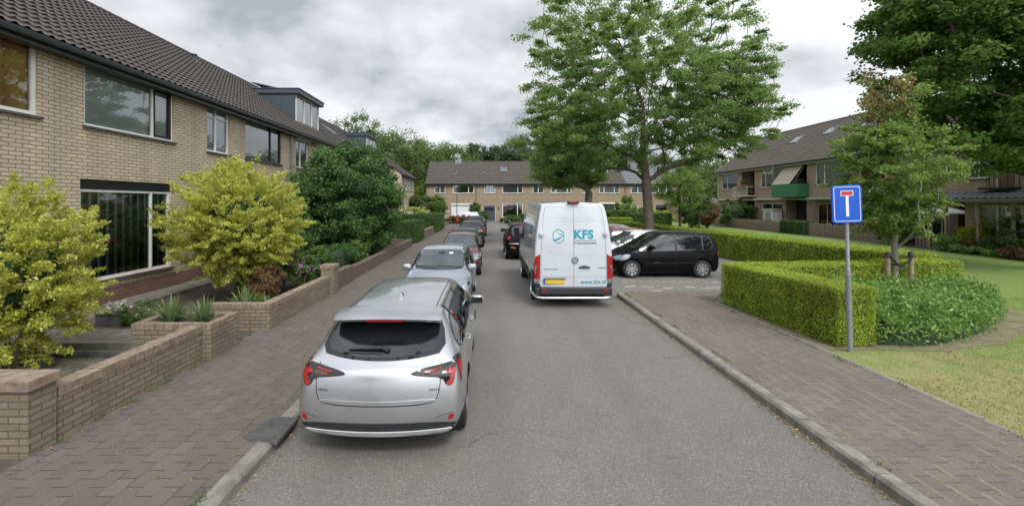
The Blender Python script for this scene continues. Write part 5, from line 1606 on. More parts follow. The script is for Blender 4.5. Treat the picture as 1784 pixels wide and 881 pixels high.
for s in (1, -1):
    m_ = (lambda p: p) if s > 0 else mirror2
    hl = decal(T, 'headlight', m_([(.42, .66), (.55, .74), (.72, .83), (.84, .86), (.86, .76), (.80, .66), (.66, .60), (.48, .60)]), 'F', .006, MT['clear_lens'], c2, step=.04, guess=1.8)
    decal(T, 'lens_ring', m_([(.60, .70), (.64, .74), (.69, .70), (.64, .66)]), 'F', .010, MT['chrome'], hl, step=.03, rnd=2, guess=1.8)
    decal(T, 'lens_ring', m_([(.72, .76), (.76, .80), (.80, .76), (.76, .72)]), 'F', .010, MT['smoke_lens'], hl, step=.03, rnd=2, guess=1.8)
decal(T, 'grille', [(-.38, .50), (.38, .50), (.34, .36), (0, .32), (-.34, .36)], 'F', .005, MT['plastic'], c2, guess=2.0)
wp = MB()
for (a, b) in (((-.55, 1.03), (.05, 1.055)), ((.02, 1.02), (.60, 1.05))):
    P_ = [proj(T, 'F', a[0]+(b[0]-a[0])*k/6, a[1]+(b[1]-a[1])*k/6, .022, 1.2)[0] for k in range(7)]
    wp.tube(P_, .010, 6)
wp.build('windscreen_wiper', MT['plastic'], c2, smooth=True)
decal(T, 'badge', [(-.05, .70), (0, .76), (.05, .70), (0, .64)], 'F', .006, MT['chrome'], c2, rnd=2, step=.03, guess=2.0)
decal(T, 'mirror_base', [(-.10, 1.345), (.10, 1.345), (.07, 1.29), (-.07, 1.29)], 'F', .008, MT['black'], c2, rnd=1, step=.03, guess=.5)
decal(T, 'window_sticker', [(-.30, 1.335), (-.20, 1.335), (-.20, 1.30), (-.30, 1.30)], 'F', .008, MT['white'], c2, rnd=0, step=.03, guess=.5)

# --- 3. burgundy small hatchback facing the camera
c3, T = car('parked_car', 'dark burgundy small hatchback facing the camera, behind the pale silver hatchback', (-1.05, 15.0+1.85, 0), math.pi, 3.70, 1.66, 1.46,
    hatch_prof(3.70, 1.46, cowl=.50, steep=.35), .92, PBR,
    [(-1.35, 1.10), (-1.1, 1.30), (-.4, 1.33), (.2, 1.30), (.75, 1.15), (.98, 1.0), (.7, .96), (-1.15, .97)],
    (1.02, 1.355, .62, .53, .03), (1.03, 1.33, .58, .5, .02), (-1.15, 1.13, .29), pillars=(((-.30, .93), (-.34, 1.40), .06),), wsm='cglass_pale',
    seams=(([(-.66, 1.68), (-.71, .95)], 'T', .007), ([(.66, 1.68), (.71, .95)], 'T', .007), ([(.80, .95), (.82, .36)], 'LS', .007)),
    handles=((-.2, .87),), mirror=(.78, 1.0), mm=PB, level=2, bulgeF=.22)
for s in (1, -1):
    m_ = (lambda p: p) if s > 0 else mirror2
    hl = decal(T, 'headlight', m_([(.40, .66), (.50, .76), (.68, .83), (.80, .82), (.80, .70), (.70, .62), (.48, .58)]), 'F', .006, MT['clear_lens'], c3, step=.04, guess=1.7)
    decal(T, 'fog_light', m_([(.52, .40), (.58, .46), (.64, .40), (.58, .34)]), 'F', .006, MT['clear_lens'], c3, rnd=2, step=.03, guess=1.7)
decal(T, 'grille', [(-.36, .52), (.36, .52), (.32, .38), (-.32, .38)], 'F', .005, MT['plastic'], c3, guess=1.8)
MB().tube([(0, .05, 1.46), (0, -.02, 1.56)], .006, 5).build('roof_aerial', MT['black'], c3)

def rear_lights(T, root, polys, lens='red_lens', gs=2.0):
    for s in (1, -1):
        m_ = (lambda p: p) if s > 0 else mirror2
        for (p, mt) in polys: decal(T, 'rear_light', m_(p), 'R', .006, MT[mt], root, step=.05, guess=gs)
# --- 4. black cabriolet-like car facing away
c4, T = car('parked_car', 'low dark green car parked between the burgundy hatchback and the dark grey hatchback', (-1.15, 19.6+2.0, 0), 0.0, 4.0, 1.70, 1.44,
    hatch_prof(4.0, 1.44, cowl=.50, steep=.40), .92, PB2,
    [(-1.4, 1.10), (-1.1, 1.33), (-.4, 1.37), (.2, 1.33), (.75, 1.15), (1.0, 1.0), (.7, .96), (-1.2, .97)],
    (1.02, 1.34, .62, .53, .03), (1.03, 1.34, .60, .52, .02), (-1.2, 1.25, .30), level=2, mirror=(.80, 1.0))
rear_lights(T, c4, [([(.60, .98), (.78, 1.02), (.84, .86), (.80, .72), (.62, .76)], 'red_lens')])
decal(T, 'number_plate', [(-.26, .62), (.26, .62), (.26, .51), (-.26, .51)], 'R', .008, MT['plate'], c4, rnd=0)
# --- 5. dark grey hatchback facing away
c5, T = car('parked_car', 'dark grey hatchback seen from behind, with red rear lights beside a sloping tailgate', (-1.05, 26.6+2.1, 0), 0.0, 4.2, 1.76, 1.48,
    hatch_prof(4.2, 1.48, cowl=.55, steep=.45), .95, PB2,
    [(-1.5, 1.12), (-1.2, 1.36), (-.5, 1.40), (.2, 1.37), (.75, 1.19), (1.05, 1.02), (.7, .98), (-1.3, .99)],
    (1.05, 1.38, .62, .54, .03), (1.02, 1.38, .62, .54, .02), (-1.25, 1.3, .31), level=2, mirror=(.85, 1.03))
rear_lights(T, c5, [([(.58, .96), (.80, 1.10), (.88, .90), (.84, .78), (.60, .82)], 'red_lens')])
decal(T, 'number_plate', [(-.26, .56), (.26, .56), (.26, .45), (-.26, .45)], 'R', .008, MT['plate'], c5, rnd=0)
# --- 6. black car beyond
c6, T = car('parked_car', 'black hatchback farthest along the left kerb, mostly hidden by the dark grey hatchback', (-.95, 33.2+2.0, 0), math.pi, 4.0, 1.74, 1.55,
    hatch_prof(4.0, 1.55, cowl=.50, steep=.30), .95, PB2,
    [(-1.5, 1.12), (-1.2, 1.42), (-.5, 1.46), (.2, 1.43), (.75, 1.21), (1.0, 1.02), (.7, .98), (-1.3, .99)],
    (1.05, 1.43, .62, .54, .03), (1.02, 1.42, .62, .54, .02), (-1.2, 1.2, .31), level=2, mirror=(.80, 1.05))
# --- 7. black SUV ahead of the van, facing away
suvp = [(-2.0, 1.0, .86), (-1.98, 1.12, .84), (-1.93, 1.38, .80), (-1.86, 1.62, .74), (-1.6, 1.69, .72), (-.6, 1.71, .72), (.0, 1.70, .72), (.30, 1.63, .72), (.70, 1.38, .76), (1.05, 1.12, .82), (1.25, 1.07, .83), (1.75, .99, .80), (1.98, .86, .74)]
c7, T = car('parked_car', 'black off-road car with spare wheel on its back, ahead of the white van', (1.68, 19.4+2.1, 0), 0.0, 4.2, 1.76, 1.70, suvp, 1.08, PB,
    [(-1.75, 1.18), (-1.70, 1.52), (-1.4, 1.58), (.1, 1.58), (.6, 1.38), (.98, 1.14), (.7, 1.10), (-1.6, 1.11)],
    (1.15, 1.58, .64, .56, .02), (1.14, 1.56, .58, .52, .0), (-1.25, 1.3, .35), level=2, mirror=(.78, 1.18), mir_s=1.2, pillars=(((-.35, 1.07), (-.38, 1.60), .08), ((-1.25, 1.07), (-1.25, 1.60), .08)), ground=.3)
rear_lights(T, c7, [([(.62, 1.12), (.86, 1.14), (.86, .98), (.64, .98)], 'red_lens')])
decal(T, 'bumper_strip', [(-.80, .80), (.80, .80), (.80, .75), (-.80, .75)], 'R', .006, MT['chrome'], c7, rnd=0)
for s in (1, -1): decal(T, 'bumper_reflector', [(s*.40, .60), (s*.62, .64), (s*.62, .59), (s*.40, .55)][::s], 'R', .006, MT['orange_lens'], c7, rnd=0)
decal(T, 'brake_light', [(-.2, 1.625), (.2, 1.625), (.2, 1.60), (-.2, 1.60)], 'R', .006, MT['red_lens'], c7, rnd=0, guess=1.9)
sw = wheel_mesh_tyre(.34, .2); sw.xf(Matrix.Translation((0.0, -2.30, .98)) @ Matrix.Rotation(R(-90), 4, 'Z'))
swo = sw.build('spare_wheel', MT['rubber'], c7, smooth=True)
cv = MB(); cv.lathe_x([(0.0, .001), (.01, .2), (.01, .31), (-.02, .33)], 32); cv.xf(Matrix.Translation((0.0, -2.305, .98)) @ Matrix.Rotation(R(-90), 4, 'Z'))
cv.build('spare_wheel_cover', PB2, swo, smooth=True)
for s in (-1, 1): MB().tube([(s*.62, -1.6, 1.72), (s*.62, -1.5, 1.77), (s*.62, .0, 1.77), (s*.62, .1, 1.70)], .018, 6).build('roof_rail', MT['alloy'], c7, smooth=True)

# --- 8. black MPV in the bay, facing left
mpv = [(-1.82, 1.0, .85), (-1.81, 1.15, .83), (-1.75, 1.38, .79), (-1.66, 1.53, .74), (-1.35, 1.575, .71), (-.5, 1.60, .71), (.05, 1.595, .71), (.32, 1.54, .71), (.75, 1.29, .75), (1.15, 1.05, .80), (1.32, .98, .80), (1.62, .86, .77), (1.80, .72, .70)]
c8, T = car('parked_car', 'black compact people carrier standing sideways in the parking bay, nearest the hedge', (6.33, 15.72, 0), R(90), 3.80, 1.72, 1.62, mpv, .95, PB,
    [(-1.58, 1.05), (-1.54, 1.36), (-1.35, 1.44), (-.4, 1.455), (.18, 1.43), (.60, 1.26), (1.06, .99), (.85, .94), (-1.4, 1.0)],
    (1.09, 1.47, .64, .55, .03), (1.08, 1.45, .58, .52, .02), (-1.20, 1.28, .315), spokes=8, double=True, pillars=(((-.28, .97), (-.30, 1.50), .09), ((-1.22, 1.0), (-1.24, 1.48), .05), ((.66, .98), (.60, 1.26), .05)),
    seams=(([(-.26, .97), (-.28, .34)], 'LS', .008), ([(.78, .95), (.80, .36)], 'LS', .008), ([(-1.10, 1.0), (-.98, .80), (-.92, .40)], 'LS', .008), ([(-.9, .56), (.75, .53)], 'LS', .02),),
    handles=(), mirror=(.62, 1.06), mm=PB, mir_s=1.15, level=3, glassm='cglass')
for ax in ('L', 'S'):
    decal(T, 'headlight', [(1.30, .84), (1.55, .82), (1.78, .72), (1.84, .62), (1.60, .62), (1.40, .68)], ax, .007, MT['clear_lens'], c8, step=.04)
    decal(T, 'rear_light', [(-1.82, 1.06), (-1.76, 1.08), (-1.74, .80), (-1.80, .72)], ax, .007, MT['red_lens'], c8, step=.03)
    decal(T, 'side_badge', [(.30, .575), (.52, .575), (.52, .545), (.30, .545)], ax, .008, MT['chrome'], c8, rnd=0)
    hb = MB()
    for yh, zh in ((-.14+.12, .905), (-1.02, .965)):
        q, n_ = proj(T, ax, yh, zh, .03); s = -1 if ax == 'L' else 1
        hb.box(q.x-.01, q.x+.01, yh-.09, yh+.09, q.z-.015, q.z+.015)
    hb.build('chrome_handle', MT['chrome'], c8)
decal(T, 'grille', [(-.42, .70), (.42, .70), (.38, .60), (-.38, .60)], 'F', .006, MT['plastic'], c8)
decal(T, 'lower_grille', [(-.40, .40), (.40, .40), (.38, .28), (-.38, .28)], 'F', .006, MT['plastic'], c8)
decal(T, 'chrome_strip', [(-.60, .27), (.60, .27), (.56, .245), (-.56, .245)], 'F', .008, MT['chrome'], c8)
decal(T, 'number_plate', [(-.26, .55), (.26, .55), (.26, .44), (-.26, .44)], 'F', .010, MT['plate'], c8, rnd=0)
# --- 9. white hatchback beside it
c9, T = car('parked_car', 'white hatchback parked in the bay between the black people carrier and a red car', (6.15, 18.25, 0), R(90), 4.0, 1.74, 1.50,
    hatch_prof(4.0, 1.50, cowl=.50, steep=.35), .93, PW,
    [(-1.45, 1.10), (-1.15, 1.32), (-.5, 1.35), (.2, 1.325), (.75, 1.17), (1.02, 1.0), (.7, .96), (-1.2, .97)],
    (1.04, 1.38, .64, .54, .03), (1.03, 1.35, .60, .5, .02), (-1.22, 1.22, .30), wsm='cglass_pale', mirror=(.80, 1.0), level=2, bulgeF=.22)
decal(T, 'badge', [(-.10, .70), (0, .745), (.10, .70), (0, .655)], 'F', .008, MT['chrome'], c9, rnd=2, step=.03)
decal(T, 'grille', [(-.40, .58), (.40, .58), (.36, .42), (-.36, .42)], 'F', .005, MT['plastic'], c9)
for s in (1, -1): decal(T, 'headlight', ((lambda p: p) if s > 0 else mirror2)([(.46, .66), (.56, .74), (.76, .83), (.82, .76), (.74, .64), (.52, .60)]), 'F', .006, MT['clear_lens'], c9, step=.04, guess=1.8)
# --- 10. red car, 11. grey car
c10, T = car('parked_car', 'red hatchback in the parking bay behind the white hatchback', (6.0, 20.8, 0), R(90), 3.9, 1.72, 1.47,
    hatch_prof(3.9, 1.47, cowl=.50, steep=.35), .93, PR,
    [(-1.45, 1.10), (-1.15, 1.35), (-.5, 1.39), (.2, 1.36), (.75, 1.16), (1.0, 1.0), (.7, .96), (-1.2, .97)],
    (1.03, 1.36, .64, .54, .03), (1.03, 1.33, .60, .5, .02), (-1.2, 1.2, .30), wsm='cglass_pale', mirror=(.80, 1.0), level=2)
for s in (1, -1): decal(T, 'headlight', ((lambda p: p) if s > 0 else mirror2)([(.46, .66), (.56, .74), (.76, .83), (.82, .76), (.74, .64), (.52, .60)]), 'F', .006, MT['clear_lens'], c10, step=.04, guess=1.8)
c11, T = car('parked_car', 'grey hatchback in the parking bay behind the red hatchback', (6.1, 23.3, 0), R(90), 3.9, 1.72, 1.50,
    hatch_prof(3.9, 1.50, cowl=.50, steep=.35), .93, PG,
    [(-1.45, 1.10), (-1.15, 1.37), (-.5, 1.41), (.2, 1.38), (.75, 1.16), (1.0, 1.0), (.7, .96), (-1.2, .97)],
    (1.03, 1.38, .64, .54, .03), (1.03, 1.33, .60, .5, .02), (-1.2, 1.2, .30), wsm='cglass_pale', mirror=(.80, 1.0), level=2)
for s in (1, -1): decal(T, 'headlight', ((lambda p: p) if s > 0 else mirror2)([(.46, .66), (.56, .74), (.76, .83), (.82, .76), (.74, .64), (.52, .60)]), 'F', .006, MT['clear_lens'], c11, step=.04, guess=1.8)

# --- white panel van
VL, VW, VH = 5.93, 2.02, 2.70
van = thing('panel_van', 'white high roof delivery van with teal KFS lettering on its rear doors', 'van', (2.175, 10.75+VL/2, 0), 0.0)
def vs_(y, zt, wt, z3=1.85, w3=.955, k=1.0): return (y, zt, wt, z3, w3*k, 1.15, 1.01*k, .52, 1.0*k, .38, .93*k)
vst = [vs_(-2.96, 2.64, .80, k=.985), vs_(-2.88, 2.67, .82), vs_(-2.4, 2.69, .83), vs_(-1.0, 2.71, .84), vs_(.6, 2.70, .84), vs_(1.15, 2.64, .83), vs_(1.45, 2.48, .82, 1.80), vs_(1.9, 1.95, .83, 1.5, .96),
       vs_(2.25, 1.48, .84, 1.25, .96), vs_(2.5, 1.28, .83, 1.12, .94, .98), vs_(2.8, 1.12, .78, .98, .90, .95), vs_(2.93, .98, .70, .84, .86, .92)]
vst = [tuple(list(s[:5]) + [min(1.15, s[3]-.12)] + list(s[6:])) for s in vst]
me = lattice_body(vst, [-1, -.90, -.45, 0, .45, .90, 1], .05, .18, (.0, -.01, -.02, -.01, .09), (-.06, .02, .02, -.02, -.06), 4, VL, VW, VH, .05)
me.materials.append(PWV); TV = bvh_of(me); me.name = 'body'
vb = bpy.data.objects.new('body', me); COL.objects.link(vb); vb.parent = van
VYR, VYF, VR = -2.96+1.02, -2.96+1.02+3.40, .345
cut_arches(vb, VW/2, (VYR, VYF), VR+.07, zc=VR+.02)
add_wheels(van, VW/2-.03, (VYR, VYF), VR, .235, 6, False, 'alloy')
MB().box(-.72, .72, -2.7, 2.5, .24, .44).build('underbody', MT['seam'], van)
sm = MB()
def rib(pts, ax, w, off=.0015, rnd=1): ribbon(TV, sm, pts, ax, w, off, rnd, guess=2.96)
rib([(0, .50), (0, 2.60)], 'R', .012, rnd=0)
rib([(-.83, .60), (-.83, 1.2), (-.80, 1.9), (-.74, 2.45), (-.66, 2.60), (-.3, 2.625), (.3, 2.625), (.66, 2.60), (.74, 2.45), (.80, 1.9), (.83, 1.2), (.83, .60)], 'R', .010)
rib([(-.83, .78), (.83, .78)], 'R', .006, rnd=0)
for ax in ('L', 'S'):
    rib([(1.30, .70), (1.32, 1.55), (1.2, 2.3)], ax, .010); rib([(.15, .62), (.15, 1.55), (.10, 2.35)], ax, .010); rib([(-1.15, .70), (-1.15, 2.35)], ax, .008)
sm.build('panel_seams', MT['greytext'], van)
rd = MB()
def rib2(pts, ax, w=.018, off=.004, rnd=2): ribbon(TV, rd, pts, ax, w, off, rnd, guess=2.96)
rib2([(-.74, 1.62), (-.74, 2.14), (-.66, 2.20), (-.1, 2.20), (.1, 2.20), (.66, 2.20), (.74, 2.14), (.74, 1.62), (.66, 1.42), (.5, 1.33), (.1, 1.33), (-.1, 1.33), (-.5, 1.33), (-.66, 1.42), (-.74, 1.62)], 'R')
rib2([(-.70, 2.27), (-.66, 2.52), (-.5, 2.56), (.5, 2.56), (.66, 2.52), (.70, 2.27)], 'R', .014)
rib2([(-.72, 2.28), (.72, 2.28)], 'R', .014, rnd=0)
for ax in ('L', 'S'):
    rib2([(-2.70, 1.42), (-2.66, 2.20), (-1.32, 2.20), (-1.25, 2.0), (-1.25, 1.50), (-1.5, 1.36), (-2.5, 1.36), (-2.70, 1.42)], ax)
    rib2([(-1.05, 1.42), (-1.0, 2.18), (.02, 2.18), (.05, 1.5), (-.2, 1.36), (-.8, 1.36), (-1.05, 1.42)], ax)
    rib2([(-2.8, 2.32), (1.0, 2.32)], ax, .016, rnd=0)
rd.build('pressed_panel_ridge', PWV, van, smooth=True)
for ax in ('L', 'S'):
    decal(TV, 'side_cladding', [(-1.45, .50), (-1.45, .80), (1.0, .80), (1.0, .50)], ax, .012, MT['plastic'], van, rnd=0, step=.12)
    decal(TV, 'side_cladding', [(-2.88, .48), (-2.88, .92), (-2.40, .90), (-2.42, .60), (-2.45, .48)], ax, .012, MT['plastic'], van, rnd=0, step=.1)
    decal(TV, 'cab_window', [(.32, 1.42), (.34, 2.02), (1.0, 2.05), (1.35, 1.85), (1.72, 1.45), (1.5, 1.38)], ax, .006, MT['cglass'], van, rnd=1, step=.1)
    s = -1 if ax == 'L' else 1
    mrr = MB().box(s*1.06, s*1.24, 1.42, 1.55, 1.35, 1.78).build('wing_mirror', MT['plastic'], van, bevel=.03)
    MB().box(s*1.08, s*1.22, 1.412, 1.419, 1.38, 1.75).build('mirror_glass', MT['cglass'], mrr)
    MB().tube([(s*.95, 1.5, 1.50), (s*1.08, 1.5, 1.55)], .02, 6).build('mirror_arm', MT['plastic'], mrr)
    decal(TV, 'side_indicator', [(2.0, .95), (2.12, .95), (2.12, .90), (2.0, .90)], ax, .006, MT['orange_lens'], van, rnd=0)
decal(TV, 'windscreen', [(-.78, 1.50), (.78, 1.50), (.70, 2.32), (-.70, 2.32)], 'F', .006, MT['cglass'], van, rnd=1, step=.12, guess=2)
# rear lights, bumper, step bar
for s in (1, -1):
    m_ = (lambda p: p) if s > 0 else mirror2
    hs = decal(TV, 'rear_light', m_([(.858, 1.33), (.965, 1.28), (.995, 1.10), (.995, .72), (.868, .72)]), 'R', .014, MT['red_lens'], van, step=.05, rnd=0, guess=2.9)
    decal(TV, 'light_base', m_([(.862, .705), (.998, .705), (.998, .61), (.866, .61)]), 'R', .014, MT['clear_lens'], hs, step=.05, rnd=0, guess=2.9)
    decal(TV, 'light_swirl', m_([(.90, 1.05), (.93, 1.03), (.96, .90), (.94, .80), (.975, .86), (.985, .98), (.96, 1.08)]), 'R', .019, MT['clear_lens'], hs, step=.03, rnd=1, guess=2.9)
    decal(TV, 'light_edge', m_([(.845, 1.345), (.868, 1.335), (.878, .70), (.855, .70)]), 'R', .012, MT['plastic'], hs, step=.05, rnd=0, guess=2.9)
    decal(TV, 'bumper_corner', m_([(.855, .60), (1.00, .60), (1.00, .40), (.83, .40), (.83, .50)]), 'R', .012, MT['plastic'], van, step=.05, rnd=0, guess=2.9)
    hg = MB()
    hg.box(s*.76, s*.875, -2.99, -2.92, 1.83, 1.88).box(s*.80, s*.84, -3.0, -2.92, 1.80, 1.91)
    hg.build('door_hinge', PWV, van, bevel=.008)
bp = MB(); bp.box(-.86, .86, -3.04, -2.90, .34, .52); bp.box(-.98, .98, -2.98, -2.80, .30, .50)
bp.build('rear_bumper', MT['plastic'], van, bevel=.03)
MB().box(-.80, -.70, -3.046, -3.041, .42, .47).box(.75, .85, -3.046, -3.041, .42, .47).build('bumper_reflector', MT['red_lens'], van)
bar = MB(); bar.tube([(-.99, -2.55, .30), (-1.0, -2.85, .29), (-.93, -3.02, .27), (-.80, -3.07, .265), (.80, -3.07, .265), (.93, -3.02, .27), (1.0, -2.85, .29), (.99, -2.55, .30)], .033, 10)
bar.build('rear_step_bar', MT['chrome'], van, smooth=True)
MB().box(-.15, .15, -2.945, -2.85, 2.635, 2.685).build('brake_light_housing', MT['plastic'], van, bevel=.01)
MB().box(-.11, .11, -2.958, -2.946, 2.645, 2.672).build('brake_light', MT['red_lens'], van)
def rear_pt(x_, z_, off=.006): return proj(TV, 'R', x_, z_, off, 2.96)[0]
# handle, badge ring, plate
q = rear_pt(.27, 1.02)
hb = MB(); hb.box(.13, .41, q.y-.035, q.y-.002, 1.0, 1.04); o = hb.build('rear_door_handle', MT['black'], van, bevel=.012)
MB().box(.21, .33, q.y-.02, q.y-.001, 1.045, 1.075).build('handle_recess', MT['zinc'], van, bevel=.008)
q = rear_pt(.02, 1.20)
rg_ = MB(); rg_.lathe_x([(.0, .088), (.015, .084), (.018, .070), (.006, .066)], 32); rg_.lathe_x([(.006, .066), (.004, .001)], 32, mi=1)
rg_.xf(Matrix.Translation((.03, q.y, 1.20)) @ Matrix.Rotation(R(-90), 4, 'Z'))
rg_.build('round_badge', MT['zinc'], van, smooth=True, mats=[MT['zinc'], MT['steel']])
q = rear_pt(-.43, .66, .004)
pl = MB().box(-.72, -.24, q.y-.014, q.y-.003, .60, .71).build('number_plate', MT['plate'], van)
MB().box(-.765, -.722, q.y-.014, q.y-.003, .60, .71).build('plate_strip', MT['plateblue'], pl)
MB().box(-.76, -.20, q.y-.05, q.y-.001, .735, .765).build('plate_lamp_bar', MT['zinc'], van, bevel=.01)

def text_obj(name, body, size, mat, parent, origin, ax='R', bold=0.0, align='LEFT', spacing=1.0, T=None, off=.004, shear=0.0):
    cu = bpy.data.curves.new(name, 'FONT'); cu.body = body; cu.size = size; cu.offset = bold; cu.align_x = align; cu.space_character = spacing
    cu.shear = shear; cu.resolution_u = 3
    o = bpy.data.objects.new(name, cu); COL.objects.link(o)
    dg = bpy.context.evaluated_depsgraph_get()
    me = bpy.data.meshes.new_from_object(o.evaluated_get(dg)); bpy.data.objects.remove(o)
    me.name = name
    for v in me.vertices:
        a, b = v.co.x, v.co.y
        if ax == 'R': p, n_ = proj(T, 'R', origin[0]+a, origin[1]+b, off, 2.96)
        elif ax == 'L': p, n_ = proj(T, 'L', origin[0]-a, origin[1]+b, off, 2.96)
        else: p = Vector((origin[0]+a, origin[1], origin[2]+b))
        v.co = p
    me.materials.clear(); me.materials.append(mat); me.update()
    o = bpy.data.objects.new(name, me); COL.objects.link(o); o.parent = parent
    return o
tx = text_obj('lettering', 'KFS', .30, MT['teal'], van, (.0, 1.745), 'R', bold=.014, T=TV, spacing=1.08)
text_obj('lettering', 'www.kfs.nl', .135, MT['teal'], van, (.17, .60), 'R', bold=.003, T=TV, off=.006, spacing=1.08)
ln = MB(); ribbon(TV, ln, [(.0, 1.69), (.565, 1.69)], 'R', .016, .004, 0, guess=2.96); ln.build('underline', MT['greytext'], van); ln = MB()
# an unreadable small line under it, a row of little strokes
r3_ = random.Random(3); x_ = .0
while x_ < .56:
    w_ = r3_.uniform(.012, .03)
    ribbon(TV, ln, [(x_, 1.625), (x_+w_, 1.625)], 'R', r3_.uniform(.03, .045), .004, 0, guess=2.96)
    x_ += w_ + (.03 if r3_.random() < .12 else .007)
ln.build('small_print', MT['greytext'], van)
for (xa, xb, z_) in ((-.76, -.42, .965), (.60, .82, 1.0)):
    ln = MB(); x_ = xa
    while x_ < xb:
        w_ = r3_.uniform(.014, .026)
        ribbon(TV, ln, [(x_, z_), (x_+w_, z_)], 'R', .022, .004, 0, guess=2.96); x_ += w_ + .008
    ln.build('model_lettering', MT['greytext'], van)
# hexagon emblem with a leaf-like swoosh
hx = MB(); cxh, czh, rh = -.385, 1.80, .185
hp = [(cxh + rh*.80*math.cos(math.pi/2 + i*math.pi/3)*1.06, czh + rh*math.sin(math.pi/2 + i*math.pi/3)) for i in range(7)]
for i in range(6):
    if i == 1: continue
    ribbon(TV, hx, [hp[i], hp[i+1]], 'R', .020, .004, 0, guess=2.96)
ribbon(TV, hx, [hp[1], (hp[1][0], hp[2][1]+.0)], 'R', .020, .004, 0, guess=2.96)
ribbon(TV, hx, [(cxh-.03, czh+.10), (cxh+.02, czh+.06), (cxh+.05, czh+.03)], 'R', .012, .004, 0, guess=2.96)
ribbon(TV, hx, [(cxh+.03, czh+.03), (cxh+.10, czh+.06)], 'R', .02, .004, 0, guess=2.96)
hx.build('hexagon_emblem', MT['teal'], van)
decal(TV, 'emblem_swoosh', [(cxh-.155, czh-.095), (cxh-.06, czh-.07), (cxh+.06, czh-.02), (cxh+.13, czh+.06), (cxh+.10, czh-.02), (cxh+.0, czh-.10), (cxh-.08, czh-.115)], 'R', .004, MT['teal'], van, rnd=1, step=.04, guess=2.96, skirt=0)
text_obj('lettering', 'KFS', .34, MT['teal'], van, (-1.42, 1.78), 'L', bold=.012, T=TV, spacing=1.08)
ln2 = MB(); 
for k in range(8): ribbon(TV, ln2, [(-1.45-k*.07, 1.62), (-1.50-k*.07, 1.62)], 'L', .035, .004, 0)
ln2.build('small_print', MT['greytext'], van)
# ------------------------------------------------------------------ garden walls on the left
def gwall(label, pts, mat='brick_w', cap=True, grp='low brick garden walls along the left pavement'):
    """pts: list of boxes (x0,x1,y0,y1,h); pier boxes get a cap"""
    t = thing('garden_wall', label, 'garden wall', (pts[0][0], pts[0][2], 0), 0, grp)
    ox, oy = pts[0][0], pts[0][2]
    for q in pts:
        x0, x1, ya, yb, h, kind = q
        x0 -= ox; x1 -= ox; ya -= oy; yb -= oy
        if kind == 'pier':
            MB().box(x0, x1, ya, yb, 0.0, h-.11).build('pier', MT[mat], t)
            MB().box(x0-.025, x1+.025, ya-.025, yb+.025, h-.108, h).build('pier_cap', MT['brick_edge' if mat == 'brick_w' else 'brick_edged'], t, bevel=.006)
        elif kind == 'wall':
            MB().box(x0, x1, ya, yb, 0.0, h-.105).build('wall_run', MT[mat], t)
            # soldier course: bricks on edge, each slightly its own
            mb = MB(); r = random.Random(int(yb*100)+7); along = (yb-ya) > (x1-x0)
            n = int(((yb-ya) if along else (x1-x0))/.075)
            for i in range(n):
                L_ = (yb-ya) if along else (x1-x0)
                a = L_*i/n + .004; b = L_*(i+1)/n - .004; dz = r.uniform(-.003, .003); dx = r.uniform(-.003, .003)
                if along: mb.box(x0-.008+dx, x1+.008+dx, ya+a, ya+b, h-.103, h+dz)
                else: mb.box(x0+a, x0+b, ya-.008+dx, yb+.008+dx, h-.103, h+dz)
            mb.build('soldier_course', MT['brick_edge' if mat == 'brick_w' else 'brick_edged'], t)
    return t
MT['brick_edge'] = simple('edge_bricks', (0.225, 0.172, 0.122), 0.9, var=0.4, scale=9, bmp=0.6)
MT['brick_edged'] = simple('weathered_edge_bricks', (0.14, 0.105, 0.08), 0.9, var=0.4, scale=9, bmp=0.6)
gwall('low tan brick garden wall with capped pier at the lower left corner of the photo', [(-6.6, -4.60, 4.25, 4.53, .87, 'pier'), (-4.82, -4.62, 4.558, 6.86, .67, 'wall')])
def planter_box(label, x0, x1, ya, yb, h, mat='brick_w', w=.11):
    t = thing('brick_planter', label, 'planter', (x0, ya, 0))
    X, Y = x1-x0, yb-ya
    MB().box(0, X, 0, w, 0, h-.1).box(0, X, Y-w, Y, 0, h-.1).box(0, w, w, Y-w, 0, h-.1).box(X-w, X, w, Y-w, 0, h-.1).build('wall_run', MT[mat], t)
    mb = MB(); r = random.Random(3)
    for (a0, a1, yy_, alongx) in ((0, X, 0, True), (0, X, Y-w, True)):
        n = int((a1-a0)/.075)
        for i in range(n): mb.box(a0+(a1-a0)*i/n+.004, a0+(a1-a0)*(i+1)/n-.004, yy_-.006, yy_+w+.006, h-.098, h+r.uniform(-.003, .003))
    for xx in (0, X-w):
        n = int((Y-2*w)/.075)
        for i in range(n): mb.box(xx-.006, xx+w+.006, w+.008+(Y-2*w)*i/n+.004, w+.006+(Y-2*w)*(i+1)/n-.004, h-.098, h+r.uniform(-.003, .003))
    mb.build('soldier_course', MT['brick_edge'], t)
    MB().box(w+.003, X-w-.003, w+.003, Y-w-.003, .0, h-.08).build('soil', MT['soil'], t)
    return t
planter_box('small brick planter box holding two yuccas at the end of the near wall', -5.78, -4.48, 6.88, 7.62, .69)
gwall('brick garden wall from the planted corner to the capped square pier', [(-5.6, -4.38, 8.52, 8.70, .62, 'wall'), (-4.58, -4.38, 8.705, 11.78, .62, 'wall'), (-4.64, -4.28, 11.8, 12.15, .92, 'pier')])
gwall('dark weathered brick wall just beyond the square pier', [(-4.60, -4.40, 12.19, 13.9, .62, 'wall')], 'brick_wd')
gwall('dark weathered brick wall running below the big evergreen bush', [(-4.68, -4.48, 13.95, 20.2, .52, 'wall')], 'brick_wd')
gwall('dark brick wall stub between the evergreen bush and the clipped hedge', [(-4.66, -4.46, 20.5, 25.0, .50, 'wall'), (-6.5, -4.67, 24.8, 25.0, .50, 'wall')], 'brick_wd')
